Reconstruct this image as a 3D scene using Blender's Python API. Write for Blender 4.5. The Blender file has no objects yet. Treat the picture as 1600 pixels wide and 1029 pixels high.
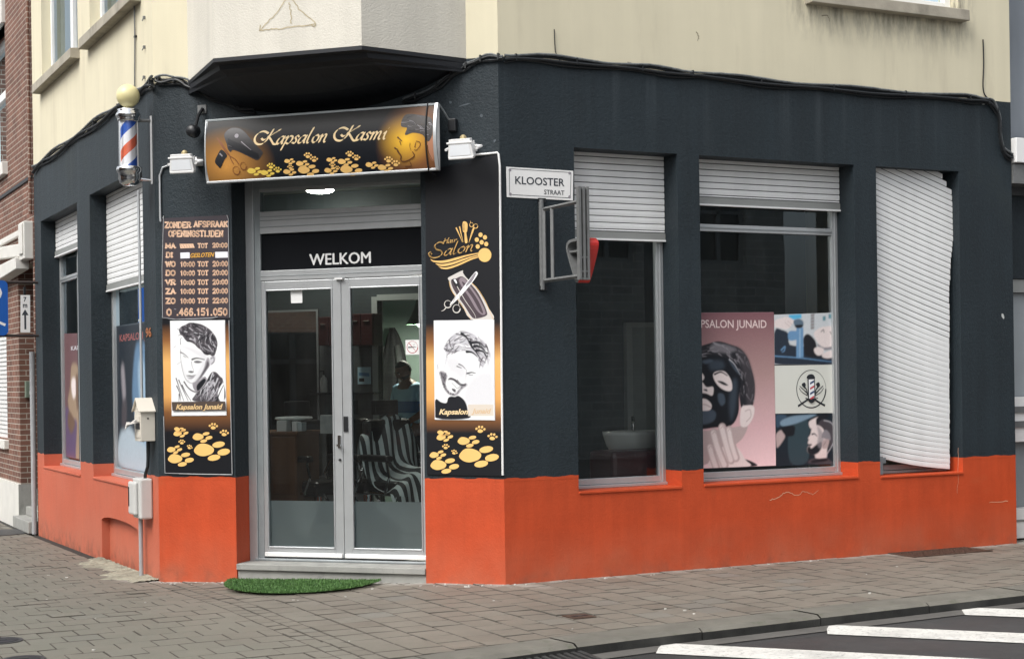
import bpy, bmesh, math, random
from mathutils import Vector, Matrix
from mathutils.geometry import tessellate_polygon
random.seed(7)
SC = bpy.context.scene
COL = SC.collection
RAD = math.radians
r2 = math.sqrt(.5)

# ------------------------------------------------------------------ camera
FPX, PX0, PY0, ROLL, IMW, IMH = 2437., 800., 592., .0145, 1600., 1029.
_a = RAD(63.1)
FW = Vector((math.cos(_a), math.sin(_a), 0)); R0 = Vector((math.sin(_a), -math.cos(_a), 0)); UP0 = Vector((0, 0, 1))
RT = R0 * math.cos(ROLL) - UP0 * math.sin(ROLL); UP = R0 * math.sin(ROLL) + UP0 * math.cos(ROLL)
CAM = Vector((-5.4336, -10.8718, 1.6))
cd = bpy.data.cameras.new('camera'); cam = bpy.data.objects.new('camera', cd); COL.objects.link(cam)
cam.matrix_world = Matrix(((RT.x, UP.x, -FW.x, CAM.x), (RT.y, UP.y, -FW.y, CAM.y), (RT.z, UP.z, -FW.z, CAM.z), (0, 0, 0, 1)))
cd.sensor_width = 36; cd.lens = FPX / IMW * 36
cd.shift_x = 0.0; cd.shift_y = (PY0 - IMH / 2) / IMW
cd.clip_start = .05; cd.clip_end = 2000
SC.camera = cam

# ------------------------------------------------------------------ sky, sun, exposure
W = bpy.data.worlds.new('World'); SC.world = W; W.use_nodes = True
wn = W.node_tree.nodes; wl = W.node_tree.links; wn.clear()
SUN_EL, SUN_AZ = RAD(50), RAD(250)          # azimuth clockwise from +Y (north)
sky = wn.new('ShaderNodeTexSky'); sky.sky_type = 'NISHITA'; sky.sun_disc = False
sky.sun_elevation = SUN_EL; sky.sun_rotation = SUN_AZ
sky.air_density = 1.0; sky.dust_density = 4.0; sky.ozone_density = 1.0
hs = wn.new('ShaderNodeHueSaturation'); hs.inputs['Saturation'].default_value = .22   # overcast: a nearly colourless sky
bg = wn.new('ShaderNodeBackground'); bg.inputs['Strength'].default_value = .15
wo = wn.new('ShaderNodeOutputWorld')
wl.new(sky.outputs[0], hs.inputs['Color']); wl.new(hs.outputs[0], bg.inputs[0]); wl.new(bg.outputs[0], wo.inputs[0])
sl = bpy.data.lights.new('sun', 'SUN'); sl.energy = 1.25; sl.angle = RAD(40); sl.color = (1, .965, .91)
sun = bpy.data.objects.new('sun', sl); COL.objects.link(sun)
sd = Vector((math.sin(SUN_AZ) * math.cos(SUN_EL), math.cos(SUN_AZ) * math.cos(SUN_EL), math.sin(SUN_EL)))
sun.rotation_euler = sd.to_track_quat('Z', 'Y').to_euler()
SC.view_settings.view_transform = 'Standard'; SC.view_settings.look = 'None'
SC.view_settings.gamma = 1; SC.view_settings.use_curve_mapping = False
SC.view_settings.exposure = 0.78
SC.cycles.max_bounces = 8; SC.cycles.transparent_max_bounces = 12
SC.cycles.sample_clamp_indirect = 4.0

# ------------------------------------------------------------------ frames of the facades: x right, y inward, z up
L = 3.058
A = Vector((-r2 * L, r2 * L, 0))
def frame(o, x, y): return Matrix(((x[0], y[0], 0, o[0]), (x[1], y[1], 0, o[1]), (0, 0, 1, o[2]), (0, 0, 0, 1)))
FR = frame((0, 0, 0), (1, 0), (0, 1)); FC = frame(A, (r2, -r2), (r2, r2)); FL = frame(A, (0, -1), (1, 0)); FI = Matrix.Identity(4)
def ray(px, py): return FW + RT * ((px - PX0) / FPX) + UP * ((PY0 - py) / FPX)
def on(fr, px, py, d=0.):
    """where a measured sight line meets the facade plane at depth d: (u, z) in that facade's own metres"""
    iv = fr.inverted(); c = iv @ CAM; v = iv.to_3x3() @ ray(px, py); t = (d - c.y) / v.y
    p = c + v * t; return (p.x, p.z)
def gnd(px, py, z=0.):
    v = ray(px, py); return CAM + v * ((z - CAM.z) / v.z)
def zoom(fr, d, ox, oy, s): return lambda x, y: on(fr, ox + x / s, oy + y / s, d)

# ------------------------------------------------------------------ materials
def lin(h):
    v = [int(h[i:i + 2], 16) / 255 for i in (0, 2, 4)]
    return tuple(c / 12.92 if c <= .04045 else ((c + .055) / 1.055) ** 2.4 for c in v)
class NT:
    def __init__(s, name):
        s.m = bpy.data.materials.new(name); s.m.use_nodes = True; s.t = s.m.node_tree; s.n = s.t.nodes; s.n.clear()
        s.out = s.n.new('ShaderNodeOutputMaterial')
    def a(s, typ, **k):
        x = s.n.new('ShaderNode' + typ)
        for q, v in k.items():
            if hasattr(x, q): setattr(x, q, v)
        return x
    def l(s, a, b): s.t.links.new(a, b)
    def noise(s, scale, detail=4, vec=None, rough=.55):
        x = s.a('TexNoise'); x.inputs['Scale'].default_value = scale; x.inputs['Detail'].default_value = detail; x.inputs['Roughness'].default_value = rough
        if vec is not None: s.l(vec, x.inputs['Vector'])
        return x.outputs['Fac']
    def math(s, op, a, b=None, clamp=False):
        x = s.a('Math'); x.operation = op; x.use_clamp = clamp
        for i, v in enumerate((a, b)):
            if v is None: continue
            if hasattr(v, 'links'): s.l(v, x.inputs[i])
            else: x.inputs[i].default_value = v
        return x.outputs[0]
    def rng(s, v, a, b, c, d):
        x = s.a('MapRange'); s.l(v, x.inputs[0])
        for i, q in enumerate((a, b, c, d)): x.inputs[i + 1].default_value = q
        return x.outputs[0]
    def mix(s, f, a, b):
        x = s.a('Mix'); x.data_type = 'RGBA'
        for i, v in ((0, f), (6, a), (7, b)):
            if hasattr(v, 'links'): s.l(v, x.inputs[i])
            else: x.inputs[i].default_value = v if i == 0 else (*v, 1)
        return x.outputs[2]
    def ramp(s, f, stops):
        x = s.a('ValToRGB'); e = x.color_ramp.elements
        while len(e) < len(stops): e.new(.5)
        for q, (p, c) in zip(e, stops): q.position = p; q.color = (*c, 1)
        s.l(f, x.inputs[0]); return x.outputs[0]
    def pr(s, col, rough=.6, metal=0, bump=None, bstr=.2, bdist=.01, spec=.5):
        p = s.a('BsdfPrincipled')
        if hasattr(col, 'links'): s.l(col, p.inputs['Base Color'])
        else: p.inputs['Base Color'].default_value = (*col, 1)
        if hasattr(rough, 'links'): s.l(rough, p.inputs['Roughness'])
        else: p.inputs['Roughness'].default_value = rough
        p.inputs['Metallic'].default_value = metal; p.inputs['Specular IOR Level'].default_value = spec
        if bump is not None:
            b = s.a('Bump'); b.inputs['Strength'].default_value = bstr; b.inputs['Distance'].default_value = bdist
            s.l(bump, b.inputs['Height']); s.l(b.outputs[0], p.inputs['Normal'])
        s.l(p.outputs[0], s.out.inputs[0]); return p
    def obj(s, scale=None):
        c = s.a('TexCoord').outputs['Object']
        if scale:
            m = s.a('Mapping'); m.inputs['Scale'].default_value = scale; s.l(c, m.inputs['Vector']); c = m.outputs[0]
        return c
_mc = {}
def mat(name, col, rough=.6, metal=0, var=.10, vs=4., bump=0, bs=90., streak=0, spec=.5, stain=None, stv=(.55, .75), sts=2.):
    if name in _mc: return _mc[name]
    t = NT(name); c = t.obj()
    n = t.noise(vs, 5, c)
    f = t.rng(n, .25, .75, 1 - var, 1 + var)
    if streak:
        n2 = t.noise(1., 4, t.obj((7, 7, .5)))
        f = t.math('MULTIPLY', f, t.rng(n2, .3, .72, 1 - streak, 1 + streak))
    h = t.a('HueSaturation'); h.inputs['Color'].default_value = (*col, 1); t.l(f, h.inputs['Value'])
    cc = h.outputs[0]
    if stain:
        n3 = t.noise(sts, 6, t.obj((1, 1, .45)), .65)
        cc = t.mix(t.rng(n3, stv[0], stv[1], 0, .8), cc, stain)
    b = t.noise(bs, 3, c) if bump else None
    t.pr(cc, rough, metal, b, bump, .006, spec)
    _mc[name] = t.m; return t.m
def flat(name, h, rough=.6): return mat(name, lin(h) if isinstance(h, str) else h, rough, var=.03)
def emit(name, col, s):
    t = NT(name); e = t.a('Emission'); e.inputs[0].default_value = (*col, 1); e.inputs[1].default_value = s; t.l(e.outputs[0], t.out.inputs[0]); return t.m
def glass(name, tint=(.82, .88, .87), gain=1.0):
    t = NT(name); tr = t.a('BsdfTransparent'); tr.inputs[0].default_value = (*tint, 1)
    gl = t.a('BsdfGlossy'); gl.inputs['Roughness'].default_value = 0.; gl.inputs[0].default_value = (.78, .92, 1, 1)
    fr = t.a('Fresnel'); fr.inputs[0].default_value = 1.5
    wv = t.noise(.9, 2, t.obj())
    b = t.a('Bump'); b.inputs['Strength'].default_value = .02; b.inputs['Distance'].default_value = .03; t.l(wv, b.inputs['Height']); t.l(b.outputs[0], gl.inputs['Normal'])
    f = t.math('MULTIPLY', fr.outputs[0], gain, True)
    mx = t.a('MixShader'); t.l(f, mx.inputs[0]); t.l(tr.outputs[0], mx.inputs[1]); t.l(gl.outputs[0], mx.inputs[2])
    du = t.a('BsdfDiffuse'); du.inputs[0].default_value = (.5, .5, .48, 1); m2 = t.a('MixShader')                 # a film of street dust
    t.l(t.rng(t.noise(1., 5, t.obj((3, 3, .8)), .65), .35, .75, .003, .026), m2.inputs[0]); t.l(mx.outputs[0], m2.inputs[1]); t.l(du.outputs[0], m2.inputs[2]); t.l(m2.outputs[0], t.out.inputs[0])
    return t.m

# paints of the building
def wall_paint():
    t = NT('dark_blue_grey_wall_paint'); c = t.obj()
    f = t.math('MULTIPLY', t.rng(t.noise(1.6, 5, c), .25, .75, .80, 1.2), t.rng(t.noise(.5, 3, c), .3, .7, .85, 1.15))
    f = t.math('MULTIPLY', f, t.rng(t.noise(1., 4, t.obj((9, 9, .55))), .3, .7, .88, 1.14))
    h = t.a('HueSaturation'); h.inputs['Color'].default_value = (.0130, .0210, .0265, 1); t.l(f, h.inputs['Value'])
    sx = t.a('SeparateXYZ'); t.l(c, sx.inputs[0])
    # pale rain streaks under the cable run, fading a metre down
    st = t.rng(t.noise(1., 3, t.obj((6, 6, .25))), .54, .72, 0, 1)
    top = t.rng(sx.outputs[2], 3.1, 4.1, 0, .75)
    cc = t.mix(t.math('MULTIPLY', st, top), h.outputs[0], (.045, .056, .064))
    # rubbed grey-green patch and specks
    cc = t.mix(t.rng(t.noise(1.1, 6, c, .65), .58, .74, 0, .5), cc, (.026, .034, .032))
    cc = t.mix(t.rng(t.noise(46, 2, c), .765, .79, 0, .5), cc, (.17, .19, .2))
    cc = t.mix(t.rng(t.noise(40, 4, c, .7), .42, .68, 0, .38), cc, (.030, .041, .050))
    b = t.math('ADD', t.noise(70, 3, c), t.math('MULTIPLY', t.noise(28, 3, c), .9))
    t.pr(cc, .62, 0, b, .5, .009, .35); return t.m
def plinth_paint():
    t = NT('orange_red_plinth_paint'); c = t.obj()
    f = t.math('MULTIPLY', t.rng(t.noise(2.2, 6, c, .6), .25, .75, .84, 1.12), t.rng(t.noise(1., 3, t.obj((14, 14, 1.2))), .3, .7, .94, 1.05))
    h = t.a('HueSaturation'); h.inputs['Color'].default_value = (.50, .068, .0195, 1); t.l(f, h.inputs['Value'])
    sx = t.a('SeparateXYZ'); t.l(c, sx.inputs[0])
    # chalky worn paint low down where rain splashes, and dirt at the foot
    low = t.rng(sx.outputs[2], .0, .42, .55, 0.)
    cc = t.mix(t.math('MULTIPLY', low, t.rng(t.noise(3.2, 5, c), .35, .7, .3, 1)), h.outputs[0], (.43, .155, .09))
    lef = t.math('MULTIPLY', t.rng(sx.outputs[1], 2.16, 2.2, 0, 1), t.rng(t.noise(1.5, 4, c), .2, .75, .55, 1))
    cc = t.mix(t.math('MULTIPLY', lef, .55), cc, (.52, .19, .125))     # the side wall's coat is mixed towards a paler salmon
    dirt = t.math('MULTIPLY', t.rng(sx.outputs[2], -.1, .12, 1, 0), t.rng(t.noise(9, 5, c), .45, .7, 0, .8))
    cc = t.mix(dirt, cc, (.16, .075, .05))
    cc = t.mix(t.rng(t.noise(1.7, 6, t.obj((1, 1, 1.6)), .7), .60, .68, 0, .3), cc, (.44, .095, .036))
    cc = t.mix(t.rng(t.noise(34, 2, c), .76, .79, 0, .55), cc, (.25, .05, .03))
    b = t.math('ADD', t.noise(70, 3, c), t.math('MULTIPLY', t.noise(26, 3, c), .9))
    t.pr(cc, .6, 0, b, .25, .008, .3); return t.m
def cream_paint():
    t = NT('cream_wall_render'); c = t.obj()
    f = t.rng(t.noise(1.1, 6, c, .6), .25, .75, .94, 1.05)
    f = t.math('MULTIPLY', f, t.rng(t.noise(1., 4, t.obj((5, 5, .35))), .3, .7, .95, 1.03))
    h = t.a('HueSaturation'); h.inputs['Color'].default_value = (.66, .61, .455, 1); t.l(f, h.inputs['Value'])
    cc = t.mix(t.rng(t.noise(1., 5, t.obj((3.2, 3.2, .5)), .65), .56, .78, 0, .5), h.outputs[0], (.42, .37, .27))
    sx = t.a('SeparateXYZ'); t.l(c, sx.inputs[0])
    # grime washed from the right-hand sill
    g = t.math('MULTIPLY', t.rng(sx.outputs[0], 2.7, 3.0, 0, 1), t.rng(sx.outputs[0], 4.78, 4.95, 1, 0))
    g = t.math('MULTIPLY', g, t.rng(sx.outputs[2], 4.45, 4.86, 0, 1))
    g = t.math('MULTIPLY', g, t.rng(t.noise(1., 5, t.obj((9, 9, 2.2)), .7), .42, .66, 0, .9))
    cc = t.mix(g, cc, (.12, .11, .095))
    t.pr(cc, .8, 0, t.noise(120, 3, c), .2, .005, .25); return t.m
def bay_render():
    t = NT('grey_white_bay_render'); c = t.obj()
    f = t.rng(t.noise(1.4, 6, c, .6), .25, .75, .92, 1.06)
    f = t.math('MULTIPLY', f, t.rng(t.noise(1., 4, t.obj((6, 6, .4))), .3, .7, .93, 1.05))
    h = t.a('HueSaturation'); h.inputs['Color'].default_value = (.62, .595, .525, 1); t.l(f, h.inputs['Value'])
    cc = t.mix(t.rng(t.noise(60, 4, t.obj((1, 1, 2))), .66, .74, 0, .45), h.outputs[0], (.36, .34, .30))
    t.pr(cc, .85, 0, t.noise(75, 4, c), .5, .008, .2); return t.m
def brick(name, c1, c2, mortar, sc=1.0, rough=.85):
    t = NT(name); c = t.obj(); sx = t.a('SeparateXYZ'); t.l(c, sx.inputs[0])
    cb = t.a('CombineXYZ'); t.l(t.math('ADD', sx.outputs[0], sx.outputs[1]), cb.inputs[0]); t.l(sx.outputs[2], cb.inputs[1])
    b = t.a('TexBrick'); t.l(cb.outputs[0], b.inputs['Vector'])
    b.inputs['Scale'].default_value = 1 / sc; b.inputs['Brick Width'].default_value = .20; b.inputs['Row Height'].default_value = .066
    b.inputs['Mortar Size'].default_value = .006; b.inputs['Mortar Smooth'].default_value = .2; b.inputs['Bias'].default_value = -.1
    for k, v in (('Color1', c1), ('Color2', c2), ('Mortar', mortar)): b.inputs[k].default_value = (*v, 1)
    h = t.a('HueSaturation'); t.l(b.outputs[0], h.inputs['Color']); t.l(t.rng(t.noise(3, 5, c), .25, .75, .75, 1.25), h.inputs['Value'])
    t.pr(h.outputs[0], rough, 0, t.math('SUBTRACT', t.noise(60, 3, c), t.math('MULTIPLY', b.outputs['Fac'], 1.2)), .5, .006, .2); return t.m

M_WALL, M_PLINTH, M_CREAM, M_BAY = wall_paint(), plinth_paint(), cream_paint(), bay_render()
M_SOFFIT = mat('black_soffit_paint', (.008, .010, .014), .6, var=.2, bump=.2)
M_ALU = mat('brushed_aluminium_profile', (.50, .52, .53), .38, .55, var=.05, vs=8)
M_ALUD = mat('weathered_grey_aluminium', (.30, .33, .34), .5, .3, var=.12, vs=6)
M_SHUT = mat('off_white_shutter_slats', (.76, .77, .77), .5, var=.05, vs=2, streak=.05)
M_SLOT = mat('shutter_slot_shadow_line', (.10, .10, .10), .6, var=.1)
M_SHUTD = mat('grey_shutter_rail', (.30, .31, .30), .5, .3, var=.08)
M_WHITE = mat('white_plastic', (.78, .78, .77), .4, var=.04)
M_PAPER = mat('white_poster_paper', (.84, .85, .86), .45, var=.02)
M_BLACK = mat('black_plastic', (.012, .013, .015), .4, var=.15)
M_CHROME = mat('polished_chrome', (.72, .73, .74), .12, 1, var=.03)
M_GREYM = mat('grey_painted_steel', (.16, .165, .165), .5, .2, var=.15, vs=20)
M_STONE = mat('weathered_blue_stone', (.30, .30, .28), .75, var=.16, vs=6, bump=.3, bs=50, stain=(.08, .085, .08), stv=(.55, .8), sts=6)
M_CABLE = mat('black_cable', (.010, .012, .014), .5, var=.2)
M_CABLEG = mat('grey_paint_flecked_cable', (.10, .11, .115), .6, var=.5, vs=25)
M_GOLD = mat('printed_gold', lin('E9BD72'), .5, var=.05)
M_GOLDP = mat('printed_pale_gold', lin('E8CFA0'), .5, var=.04)
M_PINKG = mat('printed_peach', lin('DDB79A'), .5, var=.06)
M_INK = mat('printed_black', (.010, .011, .015), .5, var=.1)
M_GREY1 = flat('printed_dark_grey', '4A464B', .5); M_GREY2 = flat('printed_mid_grey', '8E8A90', .5); M_GREY3 = flat('printed_light_grey', 'C3C2C8', .5)
M_GLASS = glass('side_window_glass', (.90, .93, .92)); M_RGLASS = glass('shop_window_glass', (.92, .94, .93), 1.7); M_DGLASS = glass('door_glass', (.88, .93, .91), 1.2)

# ------------------------------------------------------------------ mesh builder
_txt = {}
def text_polys(s, off=0., shear=0.):
    k = (s, off, shear)
    if k in _txt: return _txt[k]
    cu = bpy.data.curves.new('t', 'FONT'); cu.body = s; cu.offset = off; cu.shear = shear; cu.resolution_u = 3; cu.fill_mode = 'FRONT'
    ob = bpy.data.objects.new('t', cu); COL.objects.link(ob)
    dg = bpy.context.evaluated_depsgraph_get(); e = ob.evaluated_get(dg); me = e.to_mesh()
    vs = [(v.co.x, v.co.y) for v in me.vertices]; fs = [tuple(p.vertices) for p in me.polygons]
    e.to_mesh_clear(); bpy.data.objects.remove(ob); bpy.data.curves.remove(cu)
    _txt[k] = (vs, fs); return vs, fs
def spline(pts, n=6, closed=True):
    out = []; N = len(pts)
    for i in range(N if closed else N - 1):
        g = lambda j: Vector(pts[j % N] if closed else pts[max(0, min(N - 1, j))])
        p0, p1, p2, p3 = g(i - 1), g(i), g(i + 1), g(i + 2)
        for k in range(n):
            t = k / n
            out.append(tuple(.5 * ((2 * p1) + (p2 - p0) * t + (2 * p0 - 5 * p1 + 4 * p2 - p3) * t * t + (3 * p1 - p0 - 3 * p2 + p3) * t ** 3)))
    if not closed: out.append(tuple(pts[-1]))
    return out
def ell(cx, cy, rx, ry, rot=0., n=20):
    c, s = math.cos(rot), math.sin(rot)
    return [(cx + rx * math.cos(a) * c - ry * math.sin(a) * s, cy + rx * math.cos(a) * s + ry * math.sin(a) * c) for a in [2 * math.pi * i / n for i in range(n)]]
def inside(p, poly):
    x, y = p; r = False; j = len(poly) - 1
    for i in range(len(poly)):
        xi, yi = poly[i]; xj, yj = poly[j]
        if (yi > y) != (yj > y) and x < (xj - xi) * (y - yi) / (yj - yi + 1e-12) + xi: r = not r
        j = i
    return r
OBJ = {}
class MB:
    def __init__(s): s.v, s.f, s.m, s.mats = [], [], [], []
    def mi(s, m):
        if m not in s.mats: s.mats.append(m)
        return s.mats.index(m)
    def add(s, vs, fs, m):
        b = len(s.v); s.v += [tuple(v) for v in vs]; k = s.mi(m)
        for f in fs: s.f.append(tuple(b + i for i in f)); s.m.append(k)
        return s
    def box(s, x0, x1, y0, y1, z0, z1, m):
        return s.add([(x, y, z) for z in (z0, z1) for y in (y0, y1) for x in (x0, x1)],
                     [(0, 1, 3, 2)[::-1], (4, 5, 7, 6), (0, 1, 5, 4), (3, 2, 6, 7), (2, 0, 4, 6), (1, 3, 7, 5)], m)
    def quad(s, a, b, c, d, m): return s.add([a, b, c, d], [(0, 1, 2, 3)], m)
    def poly(s, pts, y, m):
        """flat print in the facade plane at depth y"""
        tri = tessellate_polygon([[Vector((p[0], p[1], 0)) for p in pts]])
        return s.add([(p[0], y, p[1]) for p in pts], [t for t in tri], m)
    def prism(s, pts, y0, y1, m, axis='y'):
        n = len(pts)
        f3 = {'y': lambda p, q: (p[0], q, p[1]), 'x': lambda p, q: (q, p[0], p[1]), 'z': lambda p, q: (p[0], p[1], q)}[axis]
        tri = tessellate_polygon([[Vector((p[0], p[1], 0)) for p in pts]])
        vs = [f3(p, y0) for p in pts] + [f3(p, y1) for p in pts]
        fs = [tuple(t) for t in tri] + [tuple(i + n for i in t)[::-1] for t in tri] + [(i, (i + 1) % n, n + (i + 1) % n, n + i) for i in range(n)]
        return s.add(vs, fs, m)
    def stroke(s, pts, w, y, m, w1=None, cap=False):
        """ribbon along a polyline; w may taper to w1"""
        P = [Vector(p) for p in pts]; n = len(P); l, r = [], []
        for i in range(n):
            d = (P[min(i + 1, n - 1)] - P[max(i - 1, 0)]); d = d.normalized() if d.length > 1e-9 else Vector((1, 0))
            ww = (w if w1 is None else w + (w1 - w) * i / (n - 1)) / 2; q = Vector((-d.y, d.x)) * ww
            l.append(P[i] + q); r.append(P[i] - q)
        s.add([(p.x, y, p.y) for p in l] + [(p.x, y, p.y) for p in r], [(i, i + 1, n + i + 1, n + i) for i in range(n - 1)], m)
        if cap:
            for i_, p in enumerate((P[0], P[-1])): s.poly(ell(p.x, p.y, w / 2 * 1.0, w / 2, 0, 12), y + (.00015 if i_ else .00012), m)
        return s
    def nib(s, pts, w, ang, y, m):
        """broad-pen stroke: the pen keeps its angle, so the line swells and thins"""
        q = Vector((math.cos(ang), math.sin(ang))) * w / 2; th = Vector((-math.sin(ang), math.cos(ang))) * w * .16
        n = len(pts); P = [Vector(p) for p in pts]
        for o in (Vector((0, 0)), th, -th):
            s.add([((p + q + o).x, y, (p + q + o).y) for p in P] + [((p - q + o).x, y, (p - q + o).y) for p in P], [(i, i + 1, n + i + 1, n + i) for i in range(n - 1)], m)
        return s
    def text(s, st, x0, z0, x1, z1, y, m, off=0., shear=0., slope=0.):
        """lettering fitted to the rectangle it fills"""
        vs, fs = text_polys(st, off, shear)
        ax, bx = min(v[0] for v in vs), max(v[0] for v in vs); az, bz = min(v[1] for v in vs), max(v[1] for v in vs)
        P = [(x0 + (v[0] - ax) / (bx - ax) * (x1 - x0), y, z0 + (v[1] - az) / (bz - az) * (z1 - z0) + slope * (v[0] - ax) / (bx - ax)) for v in vs]
        return s.add(P, fs, m)
    def tube(s, pts, r, m, n=8, cap=True):
        P = [Vector(p) for p in pts]; N = len(P); ring = []; up = None
        for i in range(N):
            d = (P[min(i + 1, N - 1)] - P[max(i - 1, 0)]).normalized()
            if up is None: up = Vector((0, 0, 1)) if abs(d.z) < .9 else Vector((1, 0, 0))
            a = d.cross(up).normalized(); b = a.cross(d).normalized(); up = b
            rr = r[i] if isinstance(r, (list, tuple)) else r
            ring += [P[i] + (a * math.cos(2 * math.pi * k / n) + b * math.sin(2 * math.pi * k / n)) * rr for k in range(n)]
        fs = [(i * n + k, i * n + (k + 1) % n, (i + 1) * n + (k + 1) % n, (i + 1) * n + k) for i in range(N - 1) for k in range(n)]
        if cap: fs += [tuple(range(n))[::-1], tuple((N - 1) * n + k for k in range(n))]
        return s.add(ring, fs, m)
    def lathe(s, prof, c, m, n=24, axis='z', sq=(1, 1)):
        vs = []
        for (r, h) in prof:
            for k in range(n):
                a = 2 * math.pi * k / n; p = (r * math.cos(a) * sq[0], r * math.sin(a) * sq[1], h)
                if axis == 'y': p = (p[0], p[2], p[1])
                if axis == 'x': p = (p[2], p[0], p[1])
                vs.append((c[0] + p[0], c[1] + p[1], c[2] + p[2]))
        N = len(prof)
        fs = [(i * n + k, i * n + (k + 1) % n, (i + 1) * n + (k + 1) % n, (i + 1) * n + k) for i in range(N - 1) for k in range(n)]
        fs += [tuple(range(n))[::-1], tuple((N - 1) * n + k for k in range(n))]
        return s.add(vs, fs, m)
    def ball(s, c, r, m, n=20, sq=(1, 1, 1)):
        pr = [(max(1e-4, r * math.sin(math.pi * i / 12)), -r * math.cos(math.pi * i / 12)) for i in range(13)]
        b = len(s.v); s.lathe(pr, (0, 0, 0), m, n)
        for i in range(b, len(s.v)): v = s.v[i]; s.v[i] = (c[0] + v[0] * sq[0], c[1] + v[1] * sq[1], c[2] + v[2] * sq[2])
        return s
    def move(s, Mx):
        s.v = [tuple(Mx @ Vector(v)) for v in s.v]; return s
    def build(s, name, parent=None, fr=FI, bevel=0, smooth=False, fn=None, slices=None):
        me = bpy.data.meshes.new(name)
        Mx = (OBJ[parent].inverted() if parent is not None else FI) @ fr
        if slices is None:
            vs = [tuple(Mx @ Vector(fn(v) if fn else v)) for v in s.v]
            me.from_pydata(vs, [], s.f)
            me.polygons.foreach_set('material_index', s.m)
        else:
            me.from_pydata(s.v, [], s.f); me.polygons.foreach_set('material_index', s.m)
        for m in s.mats: me.materials.append(m)
        bm = bmesh.new(); bm.from_mesh(me)
        if slices:
            for z in slices: bmesh.ops.bisect_plane(bm, geom=bm.verts[:] + bm.edges[:] + bm.faces[:], plane_co=(0, 0, z), plane_no=(0, 0, 1))
            for v in bm.verts: v.co = Mx @ Vector(fn(v.co))
        else: bmesh.ops.recalc_face_normals(bm, faces=bm.faces)
        bm.to_mesh(me); bm.free()
        if smooth:
            for p in me.polygons: p.use_smooth = True
        o = bpy.data.objects.new(name, me); COL.objects.link(o)
        if parent is not None: o.parent = parent
        OBJ[o] = OBJ[parent] if parent is not None else FI
        if bevel:
            b = o.modifiers.new('bevel', 'BEVEL'); b.width = bevel; b.segments = 2; b.limit_method = 'ANGLE'; b.angle_limit = RAD(40)
        return o
def tag(o, label, cat, group=None):
    o['label'] = label; o['category'] = cat
    if group: o['group'] = group
    return o
def thing(name, label, cat, fr=FI, base=(0, 0, 0), group=None):
    o = bpy.data.objects.new(name, None); COL.objects.link(o); o.empty_display_size = .1
    o.matrix_world = fr @ Matrix.Translation(base); OBJ[o] = o.matrix_world.copy()
    return tag(o, label, cat, group)
def struct(o): o['kind'] = 'structure'; return o
def alone(o, fr, base, label, cat, group=None):
    """a one-mesh thing: put its origin at its base"""
    Mw = fr @ Matrix.Translation(base); o.data.transform(Mw.inverted()); o.matrix_world = Mw; OBJ[o] = Mw
    return tag(o, label, cat, group)
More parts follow.
